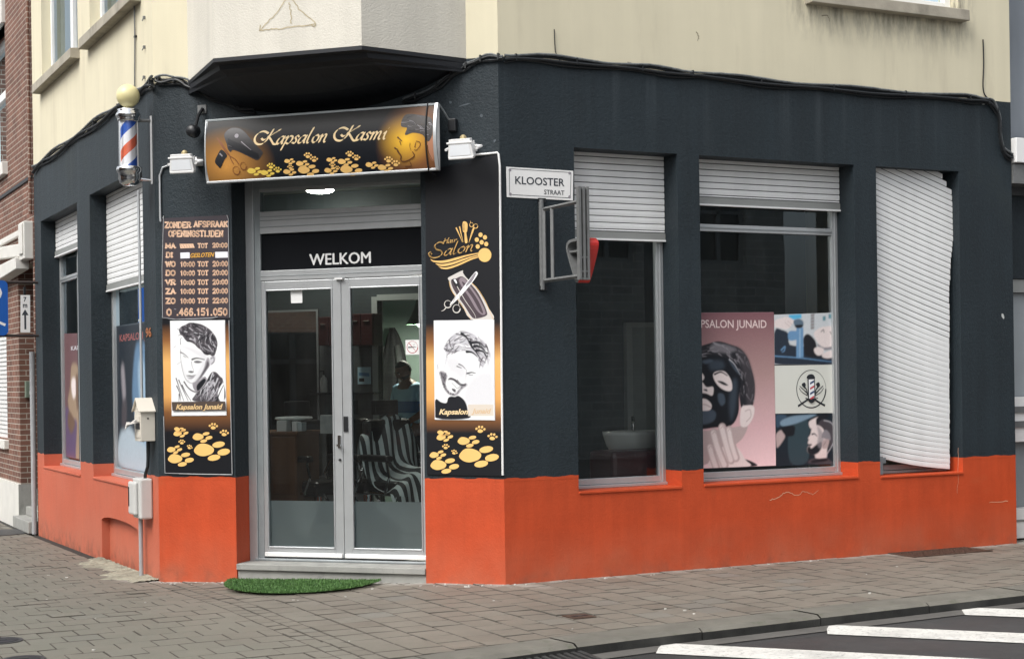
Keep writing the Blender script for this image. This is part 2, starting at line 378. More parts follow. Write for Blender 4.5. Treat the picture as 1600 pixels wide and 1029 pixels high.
# ------------------------------------------------------------------ photographic prints: soft-edged artwork baked to a fine grid of printed colour
import numpy as np
def mat_rgb(m):
    for n in m.node_tree.nodes:
        if n.type == 'HUE_SAT' and not n.inputs['Color'].is_linked: return np.array(n.inputs['Color'].default_value[:3])
    return np.array((.5, .5, .5))
t = NT('photographic_print'); at = t.a('Attribute'); at.attribute_name = 'print'; t.pr(at.outputs['Color'], .42, spec=.35); M_PRINT = t.m
class Ras:
    """same drawing calls as MB, but painted into a colour grid; soft = feather in metres"""
    def __init__(s, u0, u1, z0, z1, base, n=150, seed=0):
        s.b = (u0, u1, z0, z1); s.nx = n; s.ny = int(n * (z1 - z0) / (u1 - u0)); s.px = (u1 - u0) / n; s.soft = 0.; s.alpha = 1.; s.txt = []
        s.U = np.linspace(u0, u1, s.nx + 1); s.Zs = np.linspace(z0, z1, s.ny + 1)
        c = base if not callable(base) else None
        s.im = np.zeros((s.ny + 1, s.nx + 1, 3)) + (c if c is not None else 0.)
        if c is None: s.im[:] = np.array([base((z - z0) / (z1 - z0)) for z in s.Zs])[:, None, :]
    def win(s, pts, pad):
        us, zs = [p[0] for p in pts], [p[1] for p in pts]; u0, u1, z0, z1 = s.b
        i0, i1 = max(0, int((min(us) - pad - u0) / s.px) - 1), min(s.nx + 1, int((max(us) + pad - u0) / s.px) + 2)
        j0, j1 = max(0, int((min(zs) - pad - z0) / s.px) - 1), min(s.ny + 1, int((max(zs) + pad - z0) / s.px) + 2)
        return i0, i1, j0, j1
    def seg(s, X, Y, a, b):
        dx, dy = b[0] - a[0], b[1] - a[1]; l2 = dx * dx + dy * dy + 1e-15; t_ = np.clip(((X - a[0]) * dx + (Y - a[1]) * dy) / l2, 0, 1)
        return np.hypot(X - a[0] - t_ * dx, Y - a[1] - t_ * dy), t_
    def comp(s, i0, i1, j0, j1, k, m):
        k = (k * s.alpha)[..., None]; s.im[j0:j1, i0:i1] = s.im[j0:j1, i0:i1] * (1 - k) + mat_rgb(m) * k
    def poly(s, pts, y, m):
        f = max(s.soft, s.px * .6); i0, i1, j0, j1 = s.win(pts, f)
        if i1 <= i0 or j1 <= j0: return s
        X, Y = np.meshgrid(s.U[i0:i1], s.Zs[j0:j1]); ins = np.zeros(X.shape, bool); d = np.full(X.shape, 1e9); n = len(pts)
        for i in range(n):
            a, b = pts[i], pts[(i + 1) % n]
            if a[1] != b[1]: ins ^= ((a[1] > Y) != (b[1] > Y)) & (X < (b[0] - a[0]) * (Y - a[1]) / (b[1] - a[1]) + a[0])
            d = np.minimum(d, s.seg(X, Y, a, b)[0])
        sd_ = np.where(ins, d, -d); k = np.clip(.5 + sd_ / (2 * f), 0, 1); s.comp(i0, i1, j0, j1, k * k * (3 - 2 * k), m); return s
    def stroke(s, pts, w, y, m, w1=None, cap=False):
        f = max(s.soft * .6, s.px * .55); i0, i1, j0, j1 = s.win(pts, w + f)
        if i1 <= i0 or j1 <= j0 or len(pts) < 2: return s
        X, Y = np.meshgrid(s.U[i0:i1], s.Zs[j0:j1]); k = np.zeros(X.shape); n = len(pts)
        for i in range(n - 1):
            d, t_ = s.seg(X, Y, pts[i], pts[i + 1]); wl = w if w1 is None else w + (w1 - w) * (i + t_) / (n - 1)
            k = np.maximum(k, np.clip(.5 + (wl / 2 - d) / (2 * f), 0, 1) * np.clip(wl / s.px / 1.2, .25, 1))
        s.comp(i0, i1, j0, j1, k, m); return s
    def text(s, *a, **k): s.txt.append((a, k)); return s
    def build(s, name, parent, fr, y, clip=None, grain=.03):
        rg = np.random.RandomState(5); im = s.im
        im = (im + np.roll(im, 1, 0) + np.roll(im, -1, 0) + np.roll(im, 1, 1) + np.roll(im, -1, 1)) / 5 if s.soft >= 0 else im
        im = np.clip(im * (1 + grain * rg.randn(*im.shape[:2], 1)), 0, 1)
        b = MB(); W_ = s.nx + 1
        q = clip if clip else (lambda u, z: (u, z))
        b.v = [(*q(u, z)[:1], y, q(u, z)[1]) for z in s.Zs for u in s.U]; b.mi(M_PRINT)
        b.f = [(j * W_ + i, j * W_ + i + 1, (j + 1) * W_ + i + 1, (j + 1) * W_ + i) for j in range(s.ny) for i in range(s.nx)]; b.m = [0] * len(b.f)
        for a, k in s.txt: a = list(a); a[5] = y - .0006; b.text(*a, **k)
        o = b.build(name, parent, fr); me = o.data; ca = me.color_attributes.new('print', 'FLOAT_COLOR', 'POINT')
        col = np.ones((len(me.vertices), 4)); col[:im.shape[0] * W_, :3] = im.reshape(-1, 3); ca.data.foreach_set('color', col.ravel()); return o
# ================================================================== ground, pavement, road
def zl(x, y):
    """the side street's pavement falls gently away"""
    return 0. if y < 0 or x > -.2 else (-.026 * y * min(1, (-.2 - x) / .6) if y < 2.16 else -(.056 + .0125 * (min(y, 9) - 2.16)))
def concrete_ground(name, c, rough=.9, var=.15, bump=.4):
    return mat(name, c, rough, var=var, vs=3, bump=bump, bs=60)
t = NT('wet_asphalt'); c = t.obj()
f = t.rng(t.noise(.8, 6, c), .25, .75, .7, 1.3); h = t.a('HueSaturation'); h.inputs['Color'].default_value = (.042, .041, .041, 1); t.l(f, h.inputs['Value'])
g = t.mix(t.rng(t.noise(220, 2, c), .6, .72, 0, .6), h.outputs[0], (.13, .125, .12))
t.pr(g, t.rng(t.noise(1.1, 4, c), .35, .7, .38, .75), 0, t.noise(180, 3, c), .5, .008); M_ASPH = t.m
mb = MB(); xs_ = (-150, -30, -.8, -.2, 30, 150); ys_ = (-150, -30, 0, 2.16, 9, 150)
for xa, xb in zip(xs_, xs_[1:]):
    for ya, yb in zip(ys_, ys_[1:]): mb.quad(*[(x, y, -.080 + zl(x, y)) for x, y in ((xa, ya), (xb, ya), (xb, yb), (xa, yb))], M_ASPH)
road = struct(mb.build('road'))

KERB = [(8.9, -1.92), (5.2, -2.02), (3.31, -2.121), (1.31, -2.214), (.4, -2.262), (-.482, -2.314), (-1.345, -2.42), (-2.016, -2.536), (-2.8, -2.66), (-3.5, -2.66), (-4.15, -2.45), (-4.75, -1.95), (-5.15, -1.2), (-5.3, 0.), (-5.35, 3), (-5.4, 12)]
KS = spline(KERB, 8, False)
def kerb_off(d):
    out = []
    for i in range(len(KS)):
        a, b = Vector(KS[max(0, i - 1)]), Vector(KS[min(len(KS) - 1, i + 1)]); q = (b - a).normalized(); out.append(Vector(KS[i]) + Vector((-q.y, q.x)) * d)
    return out
# kerb_off: travelling right to left, the left-hand normal points to the road
t = NT('grey_concrete_kerbstone'); c = t.obj()
f = t.rng(t.noise(3, 6, c), .25, .75, .75, 1.2); h = t.a('HueSaturation'); h.inputs['Color'].default_value = (.150, .142, .122, 1); t.l(f, h.inputs['Value'])
g = t.mix(t.rng(t.noise(14, 5, c), .54, .7, 0, .65), h.outputs[0], (.10, .105, .075))
t.pr(g, .85, 0, t.noise(90, 3, c), .5, .006, .25); M_KERB = t.m
M_JOINT = concrete_ground('dark_joint_sand', (.022, .021, .017))
M_GUT = mat('damp_concrete_gutter', (.105, .10, .092), .6, var=.25, vs=4, bump=.4, bs=60, stain=(.05, .05, .045))
M_KERBF = mat('near_black_kerb_face', (.022, .022, .020), .6, var=.5, vs=9, bump=.5)  # upright kerb faces and stone ends get a much darker colour than the tops
k0, k1 = kerb_off(.012), kerb_off(.30)
kb = MB(); acc = 0.; seg = .98; start = None; cum = [0.]
for i in range(1, len(KS)): cum.append(cum[-1] + (Vector(KS[i]) - Vector(KS[i - 1])).length)
def at_len(lst, s):
    for i in range(1, len(cum)):
        if cum[i] >= s: f = (s - cum[i - 1]) / max(1e-9, cum[i] - cum[i - 1]); return lst[i - 1].lerp(lst[i], f)
    return lst[-1]
s = 0.
while s < cum[-1] - .1:
    e = min(s + seg, cum[-1]); n = 4; dz = random.uniform(-.004, .004)
    for j in range(n):
        a, b = s + .005 + (e - s - .01) * j / n, s + .005 + (e - s - .01) * (j + 1) / n
        pi0, pi1, po0, po1 = at_len(k0, a), at_len(k0, b), at_len(k1, a), at_len(k1, b)
        pm0, pm1 = po0.lerp(pi0, .12), po1.lerp(pi1, .12)
        z = .002 + dz; V = lambda p, q: (p.x, p.y, q + zl(p.x, p.y))
        kb.quad(V(pi0, z), V(pi1, z), V(pm1, z), V(pm0, z), M_KERB)
        kb.quad(V(pm0, z), V(pm1, z), V(po1, z - .022), V(po0, z - .022), M_KERB)
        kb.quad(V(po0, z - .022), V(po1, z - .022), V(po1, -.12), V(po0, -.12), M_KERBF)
        kb.quad(V(pi0, z), V(pi1, z), V(pi1, -.1), V(pi0, -.1), M_KERB)
    for q in (s + .005, e - .005):
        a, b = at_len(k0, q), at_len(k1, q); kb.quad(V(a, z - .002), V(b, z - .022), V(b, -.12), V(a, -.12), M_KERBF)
    s = e
struct(kb.build('kerb'))
gt = MB(); g0, g1 = kerb_off(.29), kerb_off(.47)
for i in range(len(KS) - 1):
    gt.quad(*[(q.x, q.y, -.074 + zl(q.x, q.y)) for q in (g0[i], g0[i + 1], g1[i + 1], g1[i])], M_GUT)
struct(gt.build('gutter'))

# pavement bed and tiles
inner = [(p.x, p.y) for p in kerb_off(.014)]
area = inner + [(-2.16, 12), (-2.16, 2.16), (0, 0), (5.35, 0), (5.35, 2.2), (8.9, 2.2)]
bed = MB()
for i in range(len(inner) - 1):
    pass
N = 60
bx = [-5.45 + 14.4 * i / 96 for i in range(97)]; by = [-2.75 + 14.8 * j / 98 for j in range(99)]
for i in range(96):
    for j in range(98):
        cx_, cy_ = (bx[i] + bx[i + 1]) / 2, (by[j] + by[j + 1]) / 2
        if inside((cx_, cy_), area) or any(inside((x, y), area) for x in (bx[i], bx[i + 1]) for y in (by[j], by[j + 1])):
            bed.quad(*[(x, y, zl(x, y) - .010) for x, y in ((bx[i], by[j]), (bx[i + 1], by[j]), (bx[i + 1], by[j + 1]), (bx[i], by[j + 1]))], M_JOINT)
# keep the bed out of the kerb: clip cells lying past the kerb's back edge
cl = MB(); cl.mats = bed.mats
for f_, m_ in zip(bed.f, bed.m):
    P = [bed.v[q] for q in f_]; c_ = ((P[0][0] + P[2][0]) / 2, (P[0][1] + P[2][1]) / 2)
    if inside(c_, area) or c_[1] > -1.5 and c_[0] > -4.9: cl.add(P, [(0, 1, 2, 3)], M_JOINT)
struct(cl.build('pavement_bed'))

t = NT('grey_brown_concrete_paving_tile'); c = t.obj(); g = t.a('NewGeometry')
rp = t.ramp(g.outputs['Random Per Island'], [(0, (.155, .134, .110)), (.15, (.170, .150, .124)), (.85, (.178, .158, .131)), (.95, (.185, .168, .140)), (1, (.166, .157, .138))])
h = t.a('HueSaturation'); t.l(rp, h.inputs['Color']); t.l(t.math('MULTIPLY', t.rng(t.noise(.9, 6, c, .65), .25, .75, .82, 1.16), t.rng(t.noise(35, 4, c), .25, .75, .92, 1.08)), h.inputs['Value'])
sx = t.a('SeparateXYZ'); t.l(c, sx.inputs[0])
# greener, dirtier tiles along the side street; pale mortar bloom along the foot of the walls
gr = t.math('MULTIPLY', t.rng(sx.outputs[0], -1.6, -2.9, 0, 1), t.rng(t.noise(1.3, 5, c), .3, .7, .3, .9))
cc = t.mix(gr, h.outputs[0], (.150, .150, .122))
d1 = t.math('ABSOLUTE', t.math('ADD', sx.outputs[0], sx.outputs[1]))                     # near the chamfer's foot
nw = t.rng(t.noise(5, 5, c, .65), .35, .7, -.12, .14)
d2 = t.rng(t.math('ADD', d1, nw), .0, .2, .75, 0)
d2 = t.math('MULTIPLY', d2, t.rng(sx.outputs[0], .05, .3, 1, 0))
d2 = t.math('MULTIPLY', d2, t.rng(sx.outputs[0], -2.5, -2.3, 0, 1)); cc = t.mix(d2, cc, (.40, .385, .35))
d3 = t.rng(t.math('ADD', t.math('MULTIPLY', sx.outputs[1], -1.), nw), .0, .12, .6, 0)
d3 = t.math('MULTIPLY', d3, t.rng(sx.outputs[0], -.1, .1, 0, 1))
cc = t.mix(d3, cc, (.33, .32, .29))
cc = t.mix(t.rng(t.noise(17, 2, c), .745, .76, 0, .7), cc, (.07, .065, .06))               # flattened gum and specks
b = t.math('ADD', t.noise(150, 3, c), t.math('MULTIPLY', t.noise(22, 3, c), .6))
t.pr(cc, t.rng(t.noise(2, 4, c), .3, .7, .55, .82), 0, b, .35, .005, .35); M_TILE = t.m
M_TEDGE = mat('dirty_tile_arris', (.075, .067, .055), .9, var=.35, vs=3)
KI = sorted(inner)
def kerb_y(x):
    for (xa, ya), (xb, yb) in zip(KI, KI[1:]):
        if xa <= x <= xb: return ya + (yb - ya) * (x - xa) / max(1e-9, xb - xa)
    return -9.
tl = MB()
def tile(x0, x1, y0, y1):
    cx_, cy_ = (x0 + x1) / 2, (y0 + y1) / 2
    if not any(inside(q, area) for q in ((cx_, cy_), (x0 + .01, y0 + .01), (x1 - .01, y0 + .01), (x1 - .01, y1 - .01), (x0 + .01, y1 - .01))): return
    if x0 > -4.2:                                                       # tiles are cut along the back of the kerb
        ky = kerb_y(cx_) + .004
        if y1 < ky + .03: return
        y0 = max(y0, ky)
    g_ = random.uniform(.0038, .0050) if x0 > -2.27 else random.uniform(.0018, .0042); ch = .004 if x0 > -2.27 else .003
    zz = [zl(x, y) for x, y in ((x0, y0), (x1, y0), (x1, y1), (x0, y1))]
    tx, ty, dz = random.gauss(0, .0009), random.gauss(0, .0009), random.gauss(0, .0010)
    q = []
    for (x, y, sx_, sy_, z) in ((x0, y0, 1, 1, zz[0]), (x1, y0, -1, 1, zz[1]), (x1, y1, -1, -1, zz[2]), (x0, y1, 1, -1, zz[3])):
        q.append((x + g_ * sx_, y + g_ * sy_, z - .02, x + (g_ + ch) * sx_, y + (g_ + ch) * sy_, z + dz + tx * (-sx_) + ty * (-sy_)))
    vs = [(a[0], a[1], a[2]) for a in q] + [(a[0], a[1], a[5] - ch) for a in q] + [(a[3], a[4], a[5]) for a in q]
    tl.add(vs, [(8, 9, 10, 11)], M_TILE); tl.add(vs, [(4 + i, 4 + (i + 1) % 4, 8 + (i + 1) % 4, 8 + i) for i in range(4)] + [(i, (i + 1) % 4, 4 + (i + 1) % 4, 4 + i) for i in range(4)], M_TEDGE)
T = .2285
# right of the border: courses run out from the wall, half a tile staggered
for i in range(47):
    x0 = -1.795 + T * i
    for j in range(-13, 12): tile(x0, x0 + T, (j + (.5 if i % 2 else 0)) * T, (j + 1 + (.5 if i % 2 else 0)) * T)
for i, (xa, xb) in enumerate(((-2.02, -1.795), (-2.14, -2.02), (-2.26, -2.14))):           # border: narrow soldier courses
    for j in range(-24, 26):
        hh = .2285 if i == 0 else .16
        tile(xa, xb, j * hh + .07 * i, (j + 1) * hh + .07 * i)
# left: courses run along x
for j in range(-13, 54):
    for i in range(0, 15):
        x1 = -2.26 - T * i + (0 if j % 2 else T / 2); x0 = x1 - T
        tile(x0, min(x1, -2.26), j * T, (j + 1) * T)
struct(tl.build('pavement'))
# the patch of rough mortar against the side wall
M_MORT = mat('pale_lumpy_mortar', (.25, .24, .185), .9, var=.4, vs=6, bump=.8, bs=25, stain=(.13, .13, .09))
mp = MB(); ny, nx = 60, 16
gridp = {}
for j in range(ny + 1):
    y = 2.2 + 2.25 * j / ny; wdt = .30 + .10 * math.sin(y * 5.2) + .05 * math.sin(y * 17 + 1) + .03 * math.sin(y * 41) - .12 * max(0, y - 3.6)
    for i in range(nx + 1):
        f = i / nx; x = -2.16 - wdt * f
        gridp[i, j] = (x, y, zl(x, y) + (.010 * (1 - f) + .012 * random.random() * (1 - f * .6) + .002) * min(1, 6 * (1 - f)) - .016 * max(0, f - .75) * 4)
for j in range(ny):
    for i in range(nx): mp.quad(gridp[i, j], gridp[i + 1, j], gridp[i + 1, j + 1], gridp[i, j + 1], M_MORT)
struct(mp.build('mortar_patch'))
# loose bits of pale mortar and litter on the tiles
lt = MB()
M_BIT = mat('pale_grit', (.55, .54, .50), .8, var=.2)
for k in range(120):
    px, py = random.uniform(-5, 3.5), random.uniform(-2.4, 3.5)
    if not inside((px, py), area): continue
    if k > 38:
        if px > 0: py = -random.uniform(.02, .16)
        else:
            u_ = random.uniform(0, .75) if k % 2 else random.uniform(2.3, 3.05); o_ = random.uniform(.02, .2); px, py = -r2 * u_ - r2 * o_, r2 * u_ - r2 * o_
    r_ = random.uniform(.003, .010); n_ = 7; a0 = random.random() * 6
    pts = [(px + r_ * random.uniform(.6, 1.2) * math.cos(a0 + 6.283 * q / n_) * 1.5, py + r_ * random.uniform(.6, 1.2) * math.sin(a0 + 6.283 * q / n_)) for q in range(n_)]
    lt.prism(pts, zl(px, py) - .002, zl(px, py) + r_ * .7, M_BIT, 'z')
o = lt.build('grit'); o['kind'] = 'stuff'

# zebra stripes on the road, laid as a sheet just above it
t = NT('worn_white_road_paint'); c = t.obj()
f = t.rng(t.noise(6, 6, c, .7), .3, .7, .85, 1.05); h = t.a('HueSaturation'); h.inputs['Color'].default_value = (.66, .65, .61, 1); t.l(f, h.inputs['Value'])
g = t.mix(t.rng(t.noise(26, 6, c, .75), .54, .66, 0, .8), t.mix(t.rng(t.noise(3.5, 6, c, .7), .5, .72, 0, .55), h.outputs[0], (.30, .295, .28)), (.13, .13, .125)); t.pr(g, .6, 0, t.noise(150, 3, c), .4, .005); M_ZEB = t.m
dr = Vector((.665, -.747)); qn = Vector((.747, .665))
for (p, wd) in ((Vector((-.393, -2.814)), .40), (Vector((.922, -2.797)), .41), (Vector((2.224, -2.655)), .39), (Vector((3.54, -2.56)), .39)):
    z = MB(); p1 = p + qn * wd * .92; tip = p1 + dr * -.0
    a = [p, p + qn * .05 - dr * .01, p + qn * .2 - dr * .04, p + qn * .33 - dr * .05, p1 - dr * .01]
    pts = a + [p1 + dr * 3.6, p + dr * 3.6]
    z.poly([(q.x, q.y) for q in pts], 0, M_ZEB)
    z.v = [(v[0], v[2], -.0735) for v in z.v]
    struct(z.build('road_marking'))

# ================================================================== the corner building
B = thing('corner_building', 'corner shop building with dark blue grey ground floor, orange red plinth and cream upper wall', 'building')
def cells(mb, u0, u1, z0, z1, holes, m, y=0.):
    us = sorted({u0, u1} | {h[i] for h in holes for i in (0, 1) if u0 < h[i] < u1})
    zs = sorted({z0, z1} | {h[i] for h in holes for i in (2, 3) if z0 < h[i] < z1})
    for a, b in zip(us, us[1:]):
        for c_, d_ in zip(zs, zs[1:]):
            if any(h[0] - 1e-6 <= a and b <= h[1] + 1e-6 and h[2] - 1e-6 <= c_ and d_ <= h[3] + 1e-6 for h in holes): continue
            mb.quad((a, y, c_), (b, y, c_), (b, y, d_), (a, y, d_), m)
def reveal(mb, h, z0, z1, d, m, y=0.):
    a, b, lo, hi = h[0], h[1], max(h[2], z0), min(h[3], z1)
    if hi <= lo: return
    mb.quad((a, y, lo), (a, d, lo), (a, d, hi), (a, y, hi), m); mb.quad((b, y, lo), (b, d, lo), (b, d, hi), (b, y, hi), m)
    if abs(lo - h[2]) < 1e-6: mb.quad((a, y, lo), (b, y, lo), (b, d, lo), (a, d, lo), m)
    if abs(hi - h[3]) < 1e-6: mb.quad((a, y, hi), (b, y, hi), (b, d, hi), (a, d, hi), m)
ZP, ZC, ZT = .822, 4.115, 8.6
UR, UL = 5.345, -5.62
HR = [(.665, 1.643, .697, 3.441), (1.859, 3.487, .703, 3.441), (3.733, 4.698, .694, 3.441)]
HLf = [(-2.577, -.42, .70, 3.475), (-5.21, -3.19, .69, 3.47)]
HC = [(L - 2.337, L - .663, -.3, 3.42)]
DR, DC, DL = .24, .24, .20
faces = [(FR, 0, UR, HR, DR + .06), (FC, 0, L, HC, DC + .06), (FL, UL, 0, HLf, DL + .06)]
UPR = [(3.03, 4.72, 4.93, 6.9)]; UPL = [(-2.45, -.45, 5.02, 7.0), (-5.0, -3.03, 5.02, 7.0)]
for fr, a, b, hs_, d in faces:
    w = MB(); cells(w, a, b, ZP, ZC, hs_, M_WALL)
    for h in hs_: reveal(w, h, ZP, ZC, d, M_WALL)
    w.build('shop_wall', B, fr)
    p = MB()
    if fr is FL:
        va, vb, zt = -2.235, -.76, .352
        arch = lambda u: .30 + .052 * math.sqrt(max(0, 1 - ((u - (va + vb) / 2) / ((vb - va) / 2)) ** 2))
        n = 28; us = [va + (vb - va) * i / n for i in range(n + 1)]
        cells(p, a, va, -.4, ZP, hs_, M_PLINTH); cells(p, vb, b, -.4, ZP, hs_, M_PLINTH); cells(p, va, vb, zt + .01, ZP, hs_, M_PLINTH)
        for u, v in zip(us, us[1:]):
            p.quad((u, 0, arch(u)), (v, 0, arch(v)), (v, 0, zt + .01), (u, 0, zt + .01), M_PLINTH)
            p.quad((u, 0, arch(u)), (v, 0, arch(v)), (v, .075, arch(v)), (u, .075, arch(u)), M_PLINTH)
            p.quad((u, .075, -.4), (v, .075, -.4), (v, .075, arch(v)), (u, .075, arch(u)), M_PLINTH)
        for u in (va, vb): p.quad((u, 0, -.4), (u, .075, -.4), (u, .075, .30), (u, 0, .30), M_PLINTH)
    else: cells(p, a, b, -.4, ZP, hs_, M_PLINTH)
    for h in hs_: reveal(p, h, -.4, ZP, d, M_PLINTH)
    rg = random.Random(int(abs(a) * 10) + 3)                              # the painter's uneven top edge
    ends = sorted([a, b] + [h[i] for h in hs_ for i in (0, 1)])
    for ua, ub_ in zip(ends[::2], ends[1::2]):
        n = max(4, int((ub_ - ua) / .03)); tops = [ZP + .003 + .005 * math.sin(i * .7 + ua * 9) + rg.uniform(-.003, .004) for i in range(n + 1)]
        for i in range(n): x_, y_ = ua + (ub_ - ua) * i / n, ua + (ub_ - ua) * (i + 1) / n; p.quad((x_, -.0012, ZP - .02), (y_, -.0012, ZP - .02), (y_, -.0012, tops[i + 1]), (x_, -.0012, tops[i]), M_PLINTH)
    p.build('plinth', B, fr)
    u_ = MB(); uh = UPR if fr is FR else (UPL if fr is FL else [])
    cells(u_, a, b, ZC, ZT, uh, M_CREAM)
    for h in uh: reveal(u_, h, ZC, ZT, .16, M_CREAM)
    u_.build('upper_wall', B, fr)
# far walls and roof close the volume
cw = MB(); yb = 2.162 + 5.62
cw.quad((UR, 0, -.4), (UR, yb, -.4), (UR, yb, ZT), (UR, 0, ZT), M_CREAM)
cw.quad((UR, yb, -.4), (-2.162, yb, -.4), (-2.162, yb, ZT), (UR, yb, ZT), M_CREAM); cw.build('rear_wall', B)
rf = MB(); rf.prism([(-2.35, 2.1), (-.1, -.2), (UR + .02, -.2), (UR + .02, yb), (-2.35, yb)], ZT, ZT + .25, M_STONE, 'z'); rf.build('roof', B)

# the bay over the door
BU = [(L - 2.726, 0), (L - 2.08, -.74), (L - .83, -.74), (L - .262, 0)]
by_ = MB(); zb = 4.118
for (p, q) in zip(BU, BU[1:]): by_.quad((p[0], p[1], zb), (q[0], q[1], zb), (q[0], q[1], ZT - .4), (p[0], p[1], ZT - .4), M_BAY)
by_.poly([(p[0], p[1]) for p in BU], 0, M_BAY); by_.v[-4:] = [(v[0], v[2], ZT - .4) for v in by_.v[-4:]]
by_.build('bay_window', B, FC)
so = MB()                                                   # the underside: a moulded lip, then a corbel running down to a shallow arc on the wall
def lerp_bu(t_):
    ln = [0.]
    for p, q in zip(BU, BU[1:]): ln.append(ln[-1] + math.dist(p, q))
    d_ = t_ * ln[-1]
    for i in range(3):
        if d_ <= ln[i + 1] + 1e-9: f_ = (d_ - ln[i]) / (ln[i + 1] - ln[i]); return tuple(BU[i][k] + (BU[i + 1][k] - BU[i][k]) * f_ for k in (0, 1))
ARC = [(L - 2.726, 4.08), (L - 2.45, 3.93), (L - 2.1, 3.83), (L - 1.6, 3.775), (L - 1.1, 3.80), (L - .7, 3.89), (L - .45, 3.99), (L - .262, 4.08)]
ARCS = spline(ARC, 8, False)
tk = [0, .05, .1, .15, .2, .25, .30, .3333, .3355, .34, .4, .45, .5, .55, .6, .65, .6605, .67, .72, .77, .82, .87, .92, .96, 1]
ln_ = [math.dist(p, q) for p, q in zip(BU, BU[1:])]; tl_ = sum(ln_)
tk = sorted(set([i / 24 for i in range(25)] + [ln_[0] / tl_, (ln_[0] + ln_[1]) / tl_]))
rows = []
for t_ in tk:
    p = lerp_bu(t_); ai = t_ * (len(ARCS) - 1); i0 = min(int(ai), len(ARCS) - 2); fa = ai - i0
    w_ = (ARCS[i0][0] * (1 - fa) + ARCS[i0 + 1][0] * fa, 0., ARCS[i0][1] * (1 - fa) + ARCS[i0 + 1][1] * fa)
    q3 = lambda k, dz: (p[0] + (w_[0] - p[0]) * k, p[1] + (w_[1] - p[1]) * k, dz)
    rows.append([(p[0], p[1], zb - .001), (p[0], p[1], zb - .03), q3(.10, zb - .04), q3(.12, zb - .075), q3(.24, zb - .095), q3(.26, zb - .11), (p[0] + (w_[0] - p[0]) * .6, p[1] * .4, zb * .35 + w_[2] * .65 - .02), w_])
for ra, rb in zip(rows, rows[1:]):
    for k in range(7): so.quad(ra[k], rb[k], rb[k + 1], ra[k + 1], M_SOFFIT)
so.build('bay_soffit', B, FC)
# scratched triangle drawn into the bay render, seam beside it
M_SCR = mat('scratched_ochre_line', (.42, .36, .24), .9, var=.3, vs=30)
sc_ = MB(); Zb = zoom(FC, -.742, 200, 0, 2.667)
for ln in ([(548, 128), (612, 62), (668, -5), (720, 45), (782, 100)], [(548, 128), (620, 122), (700, 112), (782, 102)], [(548, 128), (552, 105)], [(672, 10), (680, 60), (678, 98)], [(782, 102), (776, 112), (764, 104)]):
    pts = [Zb(*q) for q in ln]; pts = [(p[0] + random.uniform(-.006, .006), p[1] + random.uniform(-.006, .006)) for p in spline(pts, 7, False)]
    sc_.stroke(pts, .009, -.742, M_SCR); sc_.stroke([(p[0] + .004, p[1] - .004) for p in pts], .006, -.7415, M_BAY)
sc_.build('scratched_triangle', B, FC)

# windows --------------------------------------------------------------------------------------
def slats(mb, u0, u1, z0, z1, y, pitch=.0535):
    z = z1 + .02; n = int((z - z0) / pitch) + 1
    for k in range(n):
        za = max(z0, z - pitch * (k + 1)); zb_ = z - pitch * k
        if zb_ - za < .01: continue
        hh = zb_ - za; pr = [(.003, .007), (-.004, .0075), (-.006, hh * .5), (-.005, hh - .004), (-.003, hh - .0005), (.006, hh)]
        for (ya, a_), (yb_, b_) in zip([(.006, 0)] + pr, pr):
            mb.quad((u0, y + ya, za + a_), (u1, y + ya, za + a_), (u1, y + yb_, za + b_), (u0, y + yb_, za + b_), M_SLOT if a_ < .006 else M_SHUT)
def window(fr, h, d, shut, lab, transom=None, sty=.062, rail=.05, mull=None):
    a, b, lo, hi = h; fm = MB()
    fm.box(a, a + sty, d, d + .06, lo, hi, M_ALU); fm.box(b - sty, b, d, d + .06, lo, hi, M_ALU)
    fm.box(b - sty * .62, b - sty * .38, d - .008, d, lo + .03, hi, M_ALU)
    fm.box(a + sty, b - sty, d, d + .06, lo + .028, lo + .028 + rail, M_ALU)
    fm.box(a, b, d - .025, d - .001, lo + .001, lo + .026, M_ALU)
    fm.box(a + sty, b - sty, d, d + .06, hi - .05, hi, M_ALU)
    if transom:
        fm.box(a + sty, b - sty, d + .002, d + .055, transom - .03, transom + .03, M_ALU); fm.box(a + sty, b - sty, d - .006, d + .002, transom - .006, transom + .006, M_ALUD)
    if mull:
        for x in mull: fm.box(x - .025, x + .025, d + .002, d + .055, lo + .07, hi - .05, M_ALU)
    w = fm.build('window', B, fr, bevel=.003); w['label'] = lab
    p = MB(); p.quad((a + sty * .6, d + .032, lo + .04), (b - sty * .6, d + .032, lo + .04), (b - sty * .6, d + .032, hi - .02), (a + sty * .6, d + .032, hi - .02), M_RGLASS if fr is FR else M_GLASS); p.build('pane', w, fr)
    if shut:
        s_ = MB(); slats(s_, a + .012, b - .004, shut, hi, d - .035)
        s_.box(a + .01, b - .004, d - .05, d - .02, shut - .055, shut, M_SHUTD); s_.box(a + .01, b + .0 - .003, d - .056, d - .012, shut - .07, shut - .056, M_SHUT)
        s_.build('roller_shutter', w, fr)
    return w
WR1 = window(FR, HR[0], DR, 2.80, 'narrow shop window with its shutter a quarter down')
WR2 = window(FR, HR[1], DR, 3.12, 'wide shop window full of posters', transom=2.868)
WR3 = window(FR, HR[2], DR, None, 'window behind the collapsed shutter')
WL1 = window(FL, HLf[0], DL, 2.59, 'side window with shutter halfway down', mull=[-.95])
WL2 = window(FL, HLf[1], DL, 3.13, 'far side window with shutter nearly up', transom=2.80, mull=[-4.2])
